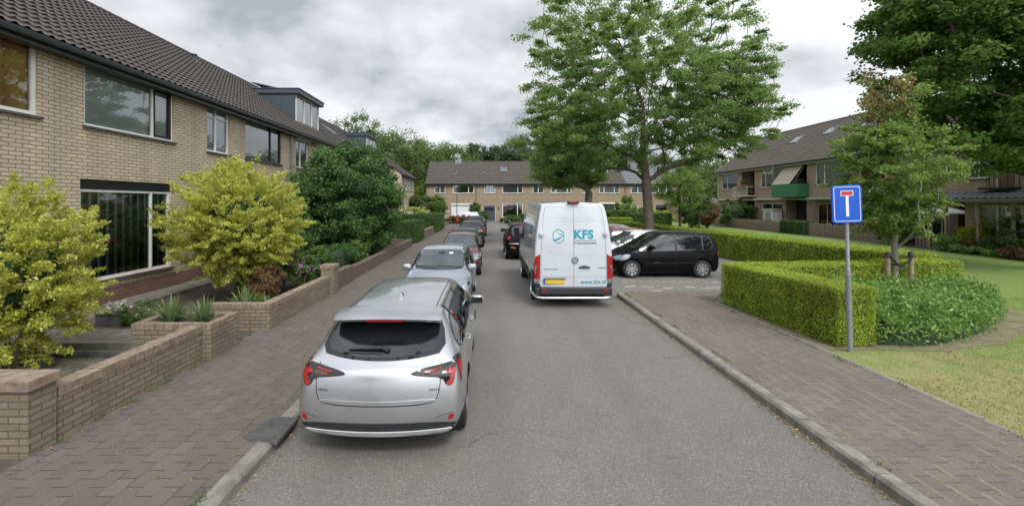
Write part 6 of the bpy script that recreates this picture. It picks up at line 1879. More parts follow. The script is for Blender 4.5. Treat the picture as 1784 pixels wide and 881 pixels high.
gwall('short reddish brick wall between the two clipped hedges', [(-4.6, -4.40, 29.6, 34.5, .75, 'wall')], 'brick_w')

# front garden of the near house: slabs, edgings, gravel
def struct_box(name, x0, x1, ya, yb, z0, z1, mat, rz=0):
    o = MB().box(x0, x1, ya, yb, z0, z1).build(name, MT[mat], bevel=.006); o['kind'] = 'structure'; return o
struct_box('gravel_bed', -9.0, -4.84, 4.72, 6.72, .0, .20, 'gravel')
struct_box('garden_edging', -9.3, -4.84, 6.73, 6.80, .0, .29, 'kerb_dark')
struct_box('gravel_bed', -9.0, -5.8, 6.81, 7.12, .0, .19, 'gravel')
struct_box('garden_edging', -7.6, -5.8, 7.13, 7.19, .0, .30, 'slab')
for i, (xa, xb) in enumerate(((-7.9, -7.22), (-7.21, -6.52), (-6.51, -5.82))):
    struct_box('garden_slab', xa, xb, 7.20, 7.96, .0, .285+.004*i, 'slab')
struct_box('garden_path', -9.55, -8.7, 4.4, 14.0, .0, .14, 'slab')
struct_box('garden_path', -8.69, -7.92, 6.85, 8.1, .0, .24, 'slab')
struct_box('garden_edging', -8.4, -6.55, 6.35, 6.43, .0, .33, 'kerb_dark')
struct_box('garden_edging', -6.63, -6.55, 5.3, 6.345, .0, .33, 'kerb_dark')
struct_box('gravel_bed', -8.69, -5.9, 8.11, 10.4, .0, .13, 'soil')
struct_box('garden_path', -9.6, -5.0, 14.1, 15.6, .0, .12, 'slab')
# dark trough with white blossom
t = thing('plant_trough', 'small dark trough with white and pink blossom beside the planter', 'trough', (-7.75, 8.8, .13))
MB().box(-.28, .28, -.12, .12, 0, .22).box(-.30, .30, -.14, .14, .221, .25).build('trough', MT['kerb_dark'], t, bevel=.02)

# wooden side gate / fence beside the first house recess
g = thing('wooden_gate', 'dark brown board gate beside the red brick plinth, behind the second yellow shrub', 'gate', (-9.3, 14.3, 0), R(90))
mb = MB()
for i in range(12): mb.box(i*.14, i*.14+.13, -.02, .02, .15, 1.75 - (i % 2)*.01)
mb.build('boards', MT['bark_dark'], g); MB().box(-.09, -.005, -.05, .05, 0, 1.9).box(1.70, 1.79, -.05, .05, 0, 1.9).build('post', MT['bark_dark'], g)

# --- plants of the left gardens
GP = 'shrubs of the left front gardens'
def conif(*a, **k): return shrub(*a, **k)
shrub('yellow_shrub', 'yellow green leaved shrub at the left photo edge, above the near garden', 'shrub', (-6.85, 6.15, .1), (0, 0, 1.55), (1.0, 1.0, 1.42), 86000, .050, MT['lf_yellow'], 11, 'yellow green shrubs in front gardens',
      ncl=560, rcl=.15, flat=.7, stems=7, aspect=.45, up=.3, jag=.10, zmin=.18, stemr=.012, shell=.3, spray=.13, core=.5)
shrub('yellow_shrub', 'yellow green leaved shrub in front of the house corner, between window and dark bush', 'shrub', (-6.75, 11.5, .1), (0, 0, 2.05), (1.75, 1.75, 1.62), 150000, .058, MT['lf_yellow'], 12, 'yellow green shrubs in front gardens',
      ncl=1100, rcl=.18, flat=.65, stems=10, aspect=.45, up=.3, jag=.09, zmin=.38, stemr=.016, shell=.3, spray=.18, core=.5)
shrub('evergreen_bush', 'tall dense dark evergreen bush overhanging the weathered wall', 'bush', (-6.35, 19.6, 0), (0, 0, 2.75), (2.3, 3.0, 2.65), 110000, .10, MT['lf_bush'], 13, ncl=420, rcl=.42, flat=.7, stems=14, aspect=.55, up=.35, jag=.12, zmin=.25, stemr=.07, shell=.62, core=.6)
shrub('evergreen_bush', 'lower dark evergreen bush behind the second yellow shrub', 'bush', (-7.9, 15.8, 0), (0, 0, 1.5), (1.5, 2.0, 1.75), 30000, .09, MT['lf_bush'], 14, ncl=160, rcl=.32, flat=.7, stems=7, zmin=.2, shell=.6, core=.7)
shrub('green_shrub', 'light green rounded shrub beside the square brick pier', 'shrub', (-5.45, 12.95, .05), (0, 0, .72), (.62, .75, .52), 15000, .055, MT['lf_fern'], 15, GP, ncl=80, rcl=.17, stems=5, jag=.1, core=.7)
shrub('copper_shrub', 'small bronze leaved shrub in the planted corner', 'shrub', (-5.75, 11.0, .05), (0, 0, .55), (.45, .45, .42), 9000, .045, MT['lf_red'], 16, GP, ncl=90, rcl=.15, stems=4, core=.5)
shrub('flowering_shrub', 'shrub with purple blossom heads behind the wall by the pier', 'flowering shrub', (-5.35, 12.1, .05), (0, 0, .75), (.42, .4, .52), 3500, .05, MT['lf_fern'], 17, GP, ncl=40, rcl=.13, stems=6, flowers=(MT['fl_purple'], 26, .045, .55))
shrub('flowering_shrub', 'thin shrub with white blossom below the yellow shrub', 'flowering shrub', (-6.1, 12.5, .05), (0, 0, .85), (.3, .3, .6), 2600, .05, MT['lf_fern'], 18, GP, ncl=30, rcl=.12, stems=6, flowers=(MT['fl_white'], 14, .03, .9))
shrub('green_shrub', 'mid green shrub between the purple flowers and the bronze shrub', 'shrub', (-6.3, 11.6, .05), (0, 0, .5), (.6, .6, .5), 6000, .05, MT['lf_fern'], 19, GP, ncl=60, rcl=.15, stems=4, core=.7)
shrub('green_shrub', 'dark green shrub spilling over the weathered wall', 'shrub', (-5.5, 15.2, .05), (0, 0, .62), (.75, 1.3, .55), 11000, .06, MT['lf_bush'], 20, GP, ncl=90, rcl=.18, stems=4, core=.7)
shrub('green_shrub', 'loose green shrub at the foot of the tall evergreen bush', 'shrub', (-5.4, 17.2, .05), (0, 0, .6), (.6, 1.0, .5), 8000, .06, MT['lf_fern'], 22, GP, ncl=70, rcl=.18, stems=4, core=.7)
shrub('low_plant', 'low leafy plants behind the second garden wall', 'plant', (-5.35, 9.6, .1), (0, 0, .28), (.4, .45, .22), 2600, .045, MT['lf_fern'], 23, GP, ncl=40, rcl=.1, stems=3, zmin=.03)
shrub('low_plant', 'green mound plant beside the dark trough', 'plant', (-7.15, 8.75, .12), (0, 0, .25), (.42, .32, .26), 3800, .035, MT['lf_fern'], 24, GP, ncl=50, rcl=.1, stems=3, zmin=.03, flowers=(MT['fl_white'], 8, .02, .2))
shrub('flower_cluster', 'white and pink blossom over the dark trough', 'flowers', (-7.7, 8.7, .38), (0, 0, .08), (.32, .16, .12), 500, .035, MT['lf_fern'], 25, GP, ncl=14, rcl=.07, stems=3, zmin=0, flowers=(MT['fl_white'], 16, .022, .05))
for i, (x_, y_, z_, l_, n_, lb) in enumerate([(-5.42, 7.28, .58, .50, 110, 'left one of the two yuccas in the brick planter box'), (-4.86, 7.28, .58, .46, 100, 'right one of the two yuccas in the brick planter box'),
                                      (-5.35, 9.35, .42, .55, 90, 'large yucca standing in the second garden, behind the wall corner'), (-4.98, 9.55, .42, .33, 60, 'small yucca beside the low leafy plants')]):
    blade_plant('yucca', lb, 'yucca', (x_, y_, z_ - (.0 if i < 2 else .12)), n_, l_, .034, MT['lf_yucca'], 40+i, 'yuccas by the garden walls')
# moss and weeds in the gravel
r_ = np.random.default_rng(77)
n = 6500
C = np.stack([r_.uniform(-8.8, -4.86, n), r_.uniform(4.75, 7.15, n), np.full(n, .205)], 1)
k = (np.sin(C[:, 0]*3.1)*np.sin(C[:, 1]*4.3) > .1); C = C[k]
o = quads_mesh('weeds', leaf_quads(r_, C + r_.normal(size=C.shape)*[0, 0, .012], .026, None, 0, .8, .6), MT['lf_fern']); tag(o, 'moss and tiny weeds growing between gravel and slabs of the near garden', 'weeds', kind='stuff')
# clipped hedges on the left
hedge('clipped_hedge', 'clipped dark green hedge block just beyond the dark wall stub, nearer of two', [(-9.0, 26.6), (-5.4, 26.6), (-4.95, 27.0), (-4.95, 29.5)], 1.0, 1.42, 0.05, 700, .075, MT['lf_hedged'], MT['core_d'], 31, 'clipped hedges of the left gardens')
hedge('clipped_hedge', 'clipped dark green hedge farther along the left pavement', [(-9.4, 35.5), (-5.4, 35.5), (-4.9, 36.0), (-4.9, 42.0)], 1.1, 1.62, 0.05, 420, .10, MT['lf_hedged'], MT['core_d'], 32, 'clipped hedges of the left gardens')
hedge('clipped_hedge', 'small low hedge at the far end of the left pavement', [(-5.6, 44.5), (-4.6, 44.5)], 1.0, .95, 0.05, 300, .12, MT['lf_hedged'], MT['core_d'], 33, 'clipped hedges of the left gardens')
shrub('flowering_shrub', 'white flowering shrub above the far clipped hedge on the left', 'flowering shrub', (-7.3, 40.5, 0), (0, 0, 1.55), (1.6, 1.0, .75), 5000, .12, MT['lf_hedge'], 34, ncl=50, rcl=.3, stems=5, flowers=(MT['fl_white'], 60, .10, 1.5))
shrub('rounded_bush', 'broad rounded light green bush in front of the far row, left', 'bush', (-7.8, 52.5, 0), (0, 0, 2.25), (2.9, 1.5, 1.35), 30000, .15, MT['lf_fern'], 35, ncl=120, rcl=.45, stems=6, stemr=.08, core=.6)
shrub('rounded_bush', 'small round topped bush before the white roller shutter', 'bush', (-1.75, 57.5, 0), (0, 0, 1.9), (.75, .7, .75), 7000, .12, MT['lf_fern'], 36, ncl=40, rcl=.25, stems=3, stemr=.06, core=.8)
shrub('rounded_bush', 'green bush left of the dark blue front door', 'bush', (-.1-.9, 56.5, 0), (0, 0, .9), (1.1, .8, .85), 9000, .12, MT['lf_fern'], 37, ncl=50, rcl=.28, stems=3, core=.55)
shrub('flowering_shrub', 'pinkish shrub at the foot of the street lamp', 'flowering shrub', (-3.6, 52.0, 0), (0, 0, .55), (1.9, .6, .55), 11000, .12, MT['lf_red'], 38, ncl=50, rcl=.25, stems=3, core=.5)
shrub('rounded_bush', 'low green bed planting in the middle of the turning area', 'bush', (2.9, 54.0, 0), (0, 0, .5), (1.4, .9, .55), 9000, .12, MT['lf_hedged'], 39, ncl=50, rcl=.25, stems=3, core=.55)
shrub('rounded_bush', 'dark low bush below the wide lounge window of the far row', 'bush', (5.2, 57.5, 0), (0, 0, .6), (1.2, .7, .6), 3500, .12, MT['lf_hedged'], 45, ncl=40, rcl=.25, stems=3, core=.55)

# street lamp
t = thing('street_lamp', 'slim dark street lamp with a red band at its foot, before the far row', 'street lamp', (-3.65, 50.0, 0.05))
MB().lathe_z([(.001, 0), (.07, 0), (.065, 1.0), (.045, 1.05), (.04, 3.6), (.001, 3.62)], 10).build('pole', MT['black'], t, smooth=True)
MB().lathe_z([(.073, .35), (.073, .95)], 10).build('red_band', MT['signred'], t)
MB().box(-.03, .55, -.06, .06, 3.60, 3.70).build('lamp_head', MT['zinc'], t, bevel=.02)

# far white van-like object / bin by the shutter
t = thing('parked_car', 'small white car partly hidden in front of the roller shutter', 'car', (-2.9, 55.2, 0), R(90))
MB().add([(-.8, -1.8, .3), (.8, -1.8, .3), (.8, 1.8, .3), (-.8, 1.8, .3), (-.8, -1.8, .95), (.8, -1.8, .95), (.8, 1.8, .85), (-.8, 1.8, .85), (-.68, -1.5, 1.45), (.68, -1.5, 1.45), (.68, .5, 1.45), (-.68, .5, 1.45), (.75, 1.1, .95), (-.75, 1.1, .95)],
  [(0, 3, 2, 1), (0, 1, 5, 4), (1, 2, 6, 12, 5), (2, 3, 7, 6), (3, 0, 4, 13, 7), (6, 7, 13, 12), (4, 5, 9, 8), (8, 9, 10, 11), (10, 12, 13, 11), (5, 12, 10, 9), (4, 8, 11, 13)]).build('body', PW, t, bevel=.06)
MB().quad((.735, -1.3, 1.0), (.735, .9, 1.0), (.69, .4, 1.38), (.69, -1.3, 1.38)).quad((-.735, .9, 1.0), (-.735, -1.3, 1.0), (-.69, -1.3, 1.38), (-.69, .4, 1.38)).build('side_window', MT['cglass'], t)
add_wheels(t, .8, (-1.15, 1.15), .29, .18, 5, False)

# ------------------------------------------------------------------ right side: hedges, bed, sign
GH = 'clipped light green hedges round the parking bay'
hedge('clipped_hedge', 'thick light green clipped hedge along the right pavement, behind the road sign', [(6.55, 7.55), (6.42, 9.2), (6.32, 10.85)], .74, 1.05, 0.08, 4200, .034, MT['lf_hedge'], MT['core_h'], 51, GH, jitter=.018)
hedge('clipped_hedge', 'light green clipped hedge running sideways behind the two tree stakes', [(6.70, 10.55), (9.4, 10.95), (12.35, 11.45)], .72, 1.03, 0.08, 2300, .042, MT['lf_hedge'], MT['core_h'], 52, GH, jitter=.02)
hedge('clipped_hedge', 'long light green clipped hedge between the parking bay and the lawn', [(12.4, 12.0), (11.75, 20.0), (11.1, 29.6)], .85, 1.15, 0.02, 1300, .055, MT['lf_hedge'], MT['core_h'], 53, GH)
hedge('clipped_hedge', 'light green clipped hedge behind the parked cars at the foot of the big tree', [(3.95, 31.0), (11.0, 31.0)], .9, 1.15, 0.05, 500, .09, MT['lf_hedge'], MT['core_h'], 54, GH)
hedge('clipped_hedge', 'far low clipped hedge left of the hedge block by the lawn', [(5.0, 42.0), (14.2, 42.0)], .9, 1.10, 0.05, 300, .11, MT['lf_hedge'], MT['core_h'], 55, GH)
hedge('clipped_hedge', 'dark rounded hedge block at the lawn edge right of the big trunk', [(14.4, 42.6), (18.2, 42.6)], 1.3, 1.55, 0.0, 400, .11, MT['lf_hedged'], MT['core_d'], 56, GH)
# ground cover bed
rg = np.random.default_rng(61)
poly = [(6.95, 7.55), (7.9, 7.45), (9.3, 8.0), (10.8, 8.9), (11.8, 9.8), (12.3, 10.9), (12.0, 11.0), (9.4, 10.55), (6.95, 10.15)]
bed = empty('ground_cover', (0, 0, 0)); tag(bed, 'knee high leafy ground cover bed behind the hedge and the road sign', 'ground cover', kind='stuff')
n = 70000; C = np.stack([rg.uniform(6.9, 12.4, n), rg.uniform(7.4, 11.2, n), np.zeros(n)], 1)
pp = np.array(poly)
def pin(X, Y, P):
    c = np.zeros(len(X), bool); j = len(P)-1
    for i in range(len(P)):
        xi, yi = P[i]; xj, yj = P[j]
        k = ((yi > Y) != (yj > Y)) & (X < (xj-xi)*(Y-yi)/(yj-yi+1e-12) + xi); c ^= k; j = i
    return c
def pdist(X, Y, P):
    d = np.full(len(X), 9.0)
    for i in range(len(P)):
        a = P[i]; b = P[(i+1) % len(P)]; ab = b-a; t_ = np.clip(((X-a[0])*ab[0]+(Y-a[1])*ab[1])/(ab@ab), 0, 1)
        d = np.minimum(d, np.hypot(X-a[0]-t_*ab[0], Y-a[1]-t_*ab[1]))
    return d
k = pin(C[:, 0], C[:, 1], pp); C = C[k]
d = pdist(C[:, 0], C[:, 1], pp)
top = .60*np.clip(d/.22, 0, 1)**.4*(1 + .22*np.sin(C[:, 0]*5.1+1)*np.sin(C[:, 1]*6.2) + .12*np.sin(C[:, 0]*13)*np.sin(C[:, 1]*11+2)) + .04
C[:, 2] = .08 + top*(1 - .35*rg.random(len(C))**2.2) + np.where(rg.random(len(C)) < .10, rg.random(len(C))*.18, 0)
C[:, :2] += rg.normal(size=(len(C), 2))*.05
quads_mesh('foliage', leaf_quads(rg, C, .072, None, 0, .25, .38, .5), MT['lf_cover'], bed)
m = 30; gx = np.linspace(6.95, 12.3, m); gy = np.linspace(7.45, 11.0, m); V = []; Fc = []
G = np.stack(np.meshgrid(gx, gy), -1).reshape(-1, 2)
ins = pin(G[:, 0], G[:, 1], pp); dd = pdist(G[:, 0], G[:, 1], pp)
hh = np.where(ins & (dd > .14), .08 + .40*np.clip((dd-.14)/.35, 0, 1)**.6, .02)
for i in range(m-1):
    for j in range(m-1):
        a = i*m+j; Fc.append((a, a+1, a+m+1, a+m))
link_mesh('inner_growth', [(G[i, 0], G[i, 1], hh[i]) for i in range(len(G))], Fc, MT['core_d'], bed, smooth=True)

# road sign on a leaning pole
sg = thing('road_sign', 'blue dead end road sign on a slightly leaning grey steel pole', 'road sign', (6.26, 7.34, 0.08))
lean = Matrix.Rotation(R(-1.5), 4, 'Y') @ Matrix.Rotation(R(0), 4, 'X')
mb = MB(); mb.lathe_z([(.001, -.1), (.040, -.1), (.040, 1.36), (.042, 1.37), (.030, 1.44), (.027, 1.45), (.027, 2.80), (.001, 2.81)], 14); mb.xf(lean)
mb.build('pole', MT['steel'], sg, smooth=True)
mb = MB(); mb.lathe_z([(.0415, 1.30), (.044, 1.31), (.044, 1.345), (.0415, 1.355)], 14).box(-.01, .01, -.046, -.03, 1.31, 1.345); mb.xf(lean); mb.build('pole_collar', MT['steel'], sg)
def rrect(w, h, r, n=6):
    P = []
    for (cx_, cz_, a0) in ((w/2-r, h/2-r, 0), (-w/2+r, h/2-r, 90), (-w/2+r, -h/2+r, 180), (w/2-r, -h/2+r, 270)):
        for i in range(n+1):
            a = R(a0+90*i/n); P.append((cx_+r*math.cos(a), cz_+r*math.sin(a)))
    return P
SZ = 2.55
def plate(pts, y0_, y1_, mb):
    n = len(pts); v = [(p[0], y0_, p[1]+SZ) for p in pts] + [(p[0], y1_, p[1]+SZ) for p in pts]
    mb.add(v, [tuple(range(n)), tuple(range(2*n-1, n-1, -1))] + [(i, i+n, (i+1) % n + n, (i+1) % n) for i in range(n)])
LM = Matrix.Rotation(R(-2.2), 4, 'Y') @ Matrix.Rotation(R(-5), 4, 'Z')
mb = MB(); plate(rrect(.475, .645, .04), -.060, -.032, mb); mb.xf(LM); pn = mb.build('sign_panel', MT['signblue'], sg)
mb = MB()
o1, i1_ = rrect(.425, .595, .035), rrect(.405, .575, .027)
n = len(o1); mb.add([(p[0], -.0625, p[1]+SZ) for p in o1] + [(p[0], -.0625, p[1]+SZ) for p in i1_], [(i, (i+1) % n, n+(i+1) % n, n+i) for i in range(n)])
mb.box(-.024, .024, -.064, -.0615, SZ-.215, SZ+.145)
mb.box(-.102, .102, -.0645, -.0615, SZ+.138, SZ+.228); mb.xf(LM); mb.build('white_symbol', MT['signwhite'], pn)
mb = MB(); mb.box(-.088, .088, -.067, -.0625, SZ+.150, SZ+.216); mb.xf(LM); mb.build('red_bar', MT['signred'], pn)
mb = MB()
for z_ in (SZ-.2, SZ+.2): mb.box(-.05, .05, -.031, .035, z_-.015, z_+.015)
mb.xf(LM); mb.build('clamp', MT['steel'], sg)

# tree stakes with rubber tie
ts = thing('tree_stakes', 'two wooden stakes joined by a black tie round the young tree', 'tree stake', (10.25, 10.7, .08))
for s in (-1, 1):
    mb = MB(); mb.lathe_z([(.001, 0), (.055, 0), (.05, 1.32), (.001, 1.33)], 10, (s*.29, -.12, 0)); mb.build('stake', MT['wood'], ts, smooth=True)
    mb = MB(); mb.lathe_z([(.058, 1.21), (.062, 1.22), (.062, 1.33), (.03, 1.36), (.001, 1.362)], 10, (s*.29, -.12, 0)); mb.build('stake_cap', MT['kerb_dark'], ts, smooth=True)
mb = MB(); mb.tube([(-.29, -.17, 1.26), (-.16, -.18, 1.10), (-.05, -.14, 1.02), (.05, -.14, 1.02), (.16, -.18, 1.10), (.29, -.17, 1.26)], .026, 6); mb.tube([(-.08, -.10, 1.02), (-.08, .09, 1.02), (.08, .09, 1.02), (.08, -.10, 1.02)], .02, 6)
mb.build('rubber_tie', MT['rubber'], ts)

# ------------------------------------------------------------------ trees
tree('large_tree', 'very large spreading green tree with bare trunk behind the parked cars', 'tree', (9.55, 25.0, 0), 6.2,
     [((-.7, 0, 10.6), (7.3, 6.0, 6.6), 8), ((4.0, 0, 7.5), (3.8, 3.4, 2.8), 2.0), ((-5.2, -.5, 6.9), (2.9, 3, 2.6), 1.4), ((5.2, 0, 10.2), (2.6, 2.4, 2.2), .9)],
     1250, 250000, .125, .52, MT['lf_main'], MT['bark'], .29, 71, lean=(-.45, 0), zmin=4.4, flat=.5, step=.8, minsep=.3, shell=.4, expo=.62, spray=.22)
tree('forked_tree', 'smaller forked green tree standing behind the white van', 'tree', (8.25, 35.5, 0), 3.4,
     [((-1.0, 0, 6.6), (3.6, 3.2, 2.9), 3), ((-2.9, 0, 5.6), (2.0, 2, 1.8), 1)], 330, 62000, .15, .46, MT['lf_main'], MT['bark_pale'], .34, 72, zmin=3.4, flat=.5, lean=(.2, 0), shell=.5, expo=.45)
tree('young_tree', 'young staked tree with rusty leaf tips in the ground cover bed', 'tree', (10.3, 10.75, .05), 1.9,
     [((-.0, 0, 3.3), (1.28, 1.25, 1.4), 5), ((-.15, 0, 4.9), (.7, .7, 1.15), 1.1), ((-.75, 0, 4.0), (.85, .7, .6), .8), ((.1, 0, 2.35), (1.15, 1.0, .7), 1.2)], 300, 30000, .082, .21, MT['lf_young'], MT['bark_pale'], .075, 73, zmin=1.62, flat=.55, step=.35, spray=.16,
     minsep=.2, shell=.45, rtip=.005, rust=lambda q: q[2] > 4.7 and q[0] < .2, expo=.5)
tree('maple_tree', 'dark leaved large tree hanging in from the top right corner', 'tree', (21.6, 15.5, 0), 4.5,
     [((-2.0, 0, 8.3), (5.0, 4.0, 4.7), 6), ((-5.3, -.3, 9.4), (2.6, 2.5, 2.3), 1.6), ((-1.6, -1.0, 6.2), (3.2, 2.6, 2.6), 2)], 900, 170000, .15, .46, MT['lf_dark'], MT['bark_dark'], .38, 74, zmin=3.7, flat=.55, minsep=.35, shell=.5, loose=.06)
tree('small_tree', 'small thin leaved tree on the lawn right of the big trunk', 'tree', (15.6, 34.5, 0), 2.4, [((0, 0, 3.9), (2.0, 1.8, 1.7), 1)], 80, 14000, .13, .42, MT['lf_young'], MT['bark_dark'], .12, 75, zmin=2.1, flat=.5, shell=.5)
tree('small_tree', 'small dark tree just left of the right hand houses', 'tree', (19.9, 40.0, 0), 2.4, [((0, 0, 3.9), (1.3, 1.3, 2.3), 1)], 70, 9000, .14, .4, MT['lf_far'], MT['bark_dark'], .10, 76, zmin=1.6, flat=.6)
tree('street_tree', 'round green tree behind the camera, mirrored in the car windows', 'tree', (-6.5, -13, 0), 3.0, [((0, 0, 6.0), (3.0, 3.0, 2.8), 1)], 110, 16000, .26, .7, MT['lf_main'], MT['bark'], .22, 77, zmin=2.6)
tree('street_tree', 'tall green tree behind the camera on the lawn side, mirrored in the car windows', 'tree', (8.5, -16, 0), 3.4, [((0, 0, 7.4), (3.6, 3.6, 3.8), 1)], 130, 20000, .28, .8, MT['lf_dark'], MT['bark'], .26, 78, zmin=2.8)

# far woodland trees, each its own
GT = 'tall trees beyond the far row of houses'
def fartree(label, u, Y, top_v, wid_px, seed, m='lf_far', name='broadleaf_tree', cat='tree', n=26000, low=.25, nc=230, grp=GT):
    X = (u-U0)*Y/F; H = CH + (V0-top_v)*Y/F; rw = wid_px*Y/F/2
    return tree(name, label, cat, (X, Y, 0), H*.28, [((0, 0, H*.60), (rw, rw*.9, H*.40), 1)], nc, n, .30*Y/75, rw*.20, MT[m], MT['bark_dark'], .35, seed, grp, zmin=H*low, flat=.8, step=2.0, minsep=0, shell=.5, minr=.03, rtip=.02, loose=.08)
TR = [('tall dark green tree rising behind the left row dormers', 628, 58, 198, 130, 101, 'lf_far'), ('olive green tree right of the tallest far tree', 690, 66, 222, 120, 102, 'lf_far'),
      ('dense green tree behind the left end of the far row', 728, 78, 243, 95, 103, 'lf_far'), ('broad olive tree behind the far roof, left part', 783, 84, 247, 105, 104, 'lf_far'),
      ('bluish green tree behind the far roof, second from the olive one', 830, 92, 248, 60, 105, 'lf_far2'), ('small rounded bluish tree over the far ridge', 862, 92, 252, 50, 106, 'lf_far2'),
      ('dark bluish tree over the far ridge left of the big crown', 905, 88, 236, 80, 107, 'lf_far2'), ('dark tree behind the big crown, over the far ridge', 960, 86, 240, 90, 108, 'lf_far2'),
      ('dark green far tree seen between the trunks', 1040, 86, 262, 110, 109, 'lf_far'), ('green far tree above the grey roof', 1130, 84, 262, 110, 110, 'lf_far'),
      ('dense green tree behind the low garage', 1205, 72, 268, 90, 111, 'lf_far'), ('bushy green tree left of the right hand roof', 1235, 66, 290, 70, 112, 'lf_far'),
      ('light green bushy tree between the left houses and the far row', 733, 64, 318, 40, 113, 'lf_young')]
for (lb, u, Y, tv, wp_, sd, mm_) in TR: fartree(lb, u, Y, tv, wp_, sd, mm_, low=.12 if sd in (109, 111, 112, 113) else .2)
w = tag(empty('woodland', (0, 0, 0)), 'dark mass of woodland closing the view between the far trees', 'woodland', kind='stuff')
rg = np.random.default_rng(90)
n = 36000; uu = rg.uniform(560, 1290, n); YY = rg.uniform(95, 104, n); XX = (uu-U0)*YY/F
ht = 11 + 1.6*np.sin(XX*.35) + 1.2*np.sin(XX*.8+1)
C = np.stack([XX, YY, ht*rg.random(n)**.7], 1)
quads_mesh('foliage', leaf_quads(rg, C, .8, None, 0, .3, .6), MT['lf_far'], w)

# shrubs before the far row on the right, and the tall dark screen
for (lb, u, Y, tv, wd_, hh_, mat_, sd, fl) in [
    ('domed dark green bush behind the far low hedge', 1098, 47, 365, 40, 0, 'lf_hedged', 201, None), ('loose green shrub left of the domed bush', 1068, 48, 364, 38, 0, 'lf_fern', 202, None),
    ('light green shrub right of the domed bush', 1122, 49, 362, 36, 0, 'lf_fern', 203, None), ('green shrub right of the big trunk before the far end house', 1150, 49, 366, 42, 0, 'lf_hedge', 204, None),
    ('tall feathery shrub at the downpipe of the far row', 1090, 55, 340, 40, 0, 'lf_young', 205, None),
    ('tall dark shrub left in the screen beside the lawn', 1203, 44, 348, 40, 0, 'lf_bush', 206, None), ('brownish shrub in the screen beside the lawn', 1232, 43, 349, 34, 0, 'lf_red', 207, None),
    ('bright green climbing shrub over the end fence below the flower balcony', 1283, 44.5, 345, 76, 0, 'lf_fern', 208, None)]:
    X = (u-U0)*Y/F; H = CH + (V0-tv)*Y/F; rw = wd_*Y/F/2
    shrub('screen_shrub' if sd > 205 else 'rounded_bush', lb, 'shrub', (X, Y, .05), (0, 0, H*.52), (rw, min(rw, 1.2), H*.48), 12000, .12, MT[mat_], sd, 'shrubs beyond the lawn', ncl=60, rcl=.32, stems=4, core=.55 if sd != 205 else 0, stemr=.04)

# ------------------------------------------------------------------ picket fences of the right gardens
GFp = 'weathered wooden fences of the right gardens'
def picket(label, ya, yb, h, seed, x=25.3):
    t = thing('picket_fence', label, 'fence', (x, ya, .05), 0, GFp)
    r = random.Random(seed); mb = MB(); y = 0; L_ = yb-ya
    while y < L_:
        w_ = r.uniform(.12, .16); hh_ = h + r.uniform(-.06, .04); s = r.uniform(-.02, .02)
        mb.add([(0, y, 0), (0, y+w_, 0), (.025, y+w_, 0), (.025, y, 0), (0, y+s, hh_-.05), (0, y+w_+s, hh_-.05), (.025, y+w_+s, hh_-.05), (.025, y+s, hh_-.05), (.012, y+w_/2+s, hh_)],
               [(0, 1, 5, 4), (1, 2, 6, 5), (2, 3, 7, 6), (3, 0, 4, 7), (4, 5, 8), (5, 6, 8), (6, 7, 8), (7, 4, 8)])
        y += w_ + r.uniform(.03, .06)
    mb.build('pickets', MT['wood_g'], t)
    rb_ = MB().box(.03, .07, 0, L_, .25, .33).box(.03, .07, 0, L_, h-.3, h-.22).build('rail', MT['wood_g'], t)
    for i in range(int(L_/2.4)+1):
        MB().box(.075, .165, i*2.4, i*2.4+.09, 0, h+.05).build('post', MT['wood_g'], t)
picket('low grey picket fence below the flower balcony, farthest of the three', 36.6, 47.6, 1.0, 1)
picket('grey picket fence right behind the road sign', 26.8, 33.4, 1.05, 2)
picket('short picket fence by the first pergola posts', 23.3, 25.2, .85, 3)
hedge('clipped_hedge', 'dark clipped hedge block filling the gap between two picket fences', [(25.35, 33.6), (25.35, 36.3)], .9, 1.1, .05, 500, .09, MT['lf_hedged'], MT['core_d'], 57)
pg = thing('pergola', 'timber pergola posts and beam before the projecting house', 'pergola', (24.6, 19.0, .05))
for yq in (4.65, 3.8, 2.3, .9): MB().box(-.055, .055, yq-.055, yq+.055, 0, 2.62).build('post', MT['wood'], pg)
MB().box(-.03, .03, -1.2, 3.9, 2.622, 2.72).box(1.6, 1.66, -1.2, 3.9, 2.722, 2.80).build('beam', MT['cream'], pg)
mb = MB()
for i in range(6): mb.box(-.1, 1.8, -.9+i*.9, -.85+i*.9, 2.802, 2.86)
mb.build('cross_slats', MT['wood'], pg)
MB().box(1.0, 1.1, 3.0, 3.1, 0, 1.9).box(1.0, 1.1, 1.2, 1.3, 0, 2.0).build('post', MT['wood'], pg)
ps = thing('parasol', 'white garden parasol half hidden behind the pergola posts', 'parasol', (26.3, 24.6, .05))
MB().lathe_z([(.03, 0), (.03, 2.3)], 8).build('pole', MT['white'], ps); MB().lathe_z([(1.35, 1.98), (1.3, 2.05), (.001, 2.42)], 8).build('canopy', MT['white'], ps)
GS = 'shrubs along the right garden edge'
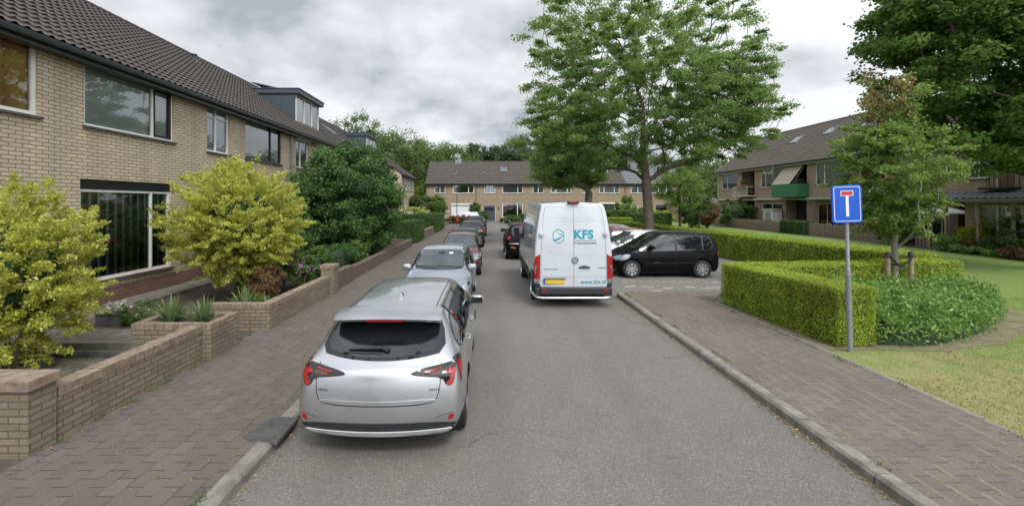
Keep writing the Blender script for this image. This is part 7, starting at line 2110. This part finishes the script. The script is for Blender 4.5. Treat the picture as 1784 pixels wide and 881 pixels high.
RS = [('bushy green shrub at the gap behind the staked tree', 25.0, 26.0, .9, .9, 1.0, 'lf_fern', 9000, None), ('tall dark shrub behind the picket fence gap', 26.4, 25.8, 1.0, 1.1, 1.6, 'lf_bush', 7000, None),
      ('grey green shrub right of the short picket fence', 24.5, 22.5, .55, .6, .85, 'lf_cover', 6000, None), ('yellowish green shrub between the pergola posts', 24.9, 22.0, .4, .4, 1.25, 'lf_hedge', 3000, None),
      ('bronze shrub at the foot of the third pergola post', 24.6, 21.3, .5, .6, .6, 'lf_red', 4500, None), ('yellow green small shrub high on the middle post', 25.2, 21.7, .45, .45, 1.7, 'lf_hedge', 2600, None),
      ('dark rose bush with red blooms beside the last posts', 24.7, 20.6, .5, .5, .8, 'lf_bush', 5000, 'red'), ('loose tall green shrub climbing the pergola end', 24.9, 19.9, .8, .7, 2.1, 'lf_fern', 8000, None),
      ('low grey green border plants at the lawn edge', 24.1, 21.2, .4, 1.6, .35, 'lf_cover', 6000, None), ('low bronze green plants at the right photo edge', 24.0, 19.0, .5, 1.0, .5, 'lf_red', 4500, None),
      ('dark green hedge like shrub at the right photo edge', 24.9, 18.3, .7, 1.2, 1.1, 'lf_hedged', 6500, None), ('green shrub behind the picket fence, under the pale green curtains', 26.6, 31.5, .8, 1.0, 1.1, 'lf_fern', 5000, None),
      ('copper leaved shrub above the picket fence', 26.2, 29.6, .6, .9, 1.1, 'lf_red', 4000, None), ('dark blue green shrub in front of the garden door', 26.8, 27.8, .7, .7, 1.5, 'lf_far2', 4500, None),
      ('small shrub behind the farthest fence, near the white shed door', 26.4, 40.0, .7, 1.4, .9, 'lf_fern', 4500, None)]
for i, (lb, x_, y_, rx, ry, h_, mt_, n_, fl) in enumerate(RS):
    shrub('garden_shrub', lb, 'shrub', (x_, y_, .08), (0, 0, h_*.55), (rx, ry, h_*.5), n_, .085, MT[mt_], 300+i, GS, ncl=50, rcl=.22, stems=5, zmin=.03, stemr=.02, flowers=(MT['fl_red'], 7, .05, .6) if fl else None)
bal = [(27.6, 45.9, 4.55), (27.3, 45.3, 4.4), (27.35, 44.9, 3.9), (27.4, 46.2, 3.8)]
for i, (x_, y_, z_) in enumerate(bal):
    shrub('balcony_plant', ['tall plant on the flower balcony', 'red flowered plant in the balcony planter', 'trailing plant on the balcony railing', 'small leafy plant low on the flower balcony'][i], 'plant', (x_, y_, z_), (0, 0, .3), (.3, .4, .35), 900, .09, MT['lf_fern'], 400+i, 'plants on the flower balcony', ncl=16, rcl=.14, stems=2, zmin=.0,
          flowers=(MT['fl_red'], 5, .05, .2) if i == 1 else None)
t = thing('garden_shed', 'small white framed shed door behind the farthest fence', 'shed', (27.0, 41.6, .05), R(-90))
MB().box(0, 1.3, 0, .9, 0, 1.9).build('wall', MT['white'], t); MB().box(-.1, 1.4, -.1, 1.0, 1.903, 2.02).build('roof', MT['cream'], t)
MB().box(.3, 1.0, -.02, -.003, .1, 1.7).build('door', MT['greycurt'], t)
t = thing('loudspeaker_post', 'small bird box fixed on the projecting brown house wall', 'bird box', (25.38, 19.9, 5.1))
MB().box(-.06, .115, -.08, .08, 0, .22).build('box', MT['greenpaint'], t); MB().add([(-.09, -.11, .221), (-.09, .11, .221), (.115, .11, .29), (.115, -.11, .29)], [(0, 3, 2, 1)]).build('roof', MT['greenpaint'], t)
t.name = 'bird_box'

# weeds and moss tufts at wall feet and kerb joints
r_ = np.random.default_rng(88)
def tufts(x, sx, y0, y1, k, z, per=26, size=.022):
    out = []
    for yc in r_.uniform(y0, y1, k):
        c = np.array([x + r_.normal()*sx, yc, z]); n_ = int(per*r_.uniform(.4, 1.6))
        out.append(c + r_.normal(size=(n_, 3))*[.03, .05, .008] + [0, 0, .008])
    return leaf_quads(r_, np.concatenate(out), size, None, 0, .5, .5, .5)
Q = [tufts(-4.57, .02, 4.5, 12, 34, .105), tufts(-4.45, .02, 12, 24, 30, .105), tufts(3.83, .015, 2.2, 12, 20, .112), tufts(5.74, .03, 2.4, 10.5, 26, .108), tufts(-2.48, .02, 3, 14, 14, .106), tufts(4.7, .5, 2.4, 11, 26, .104, 14, .016), tufts(-3.5, .6, 3.2, 12, 26, .104, 14, .016)]
o = quads_mesh('wayside_weeds', np.concatenate(Q), MT['lf_fern']); tag(o, 'small weeds and moss tufts in the paving joints and along the wall feet', 'weeds', kind='stuff')
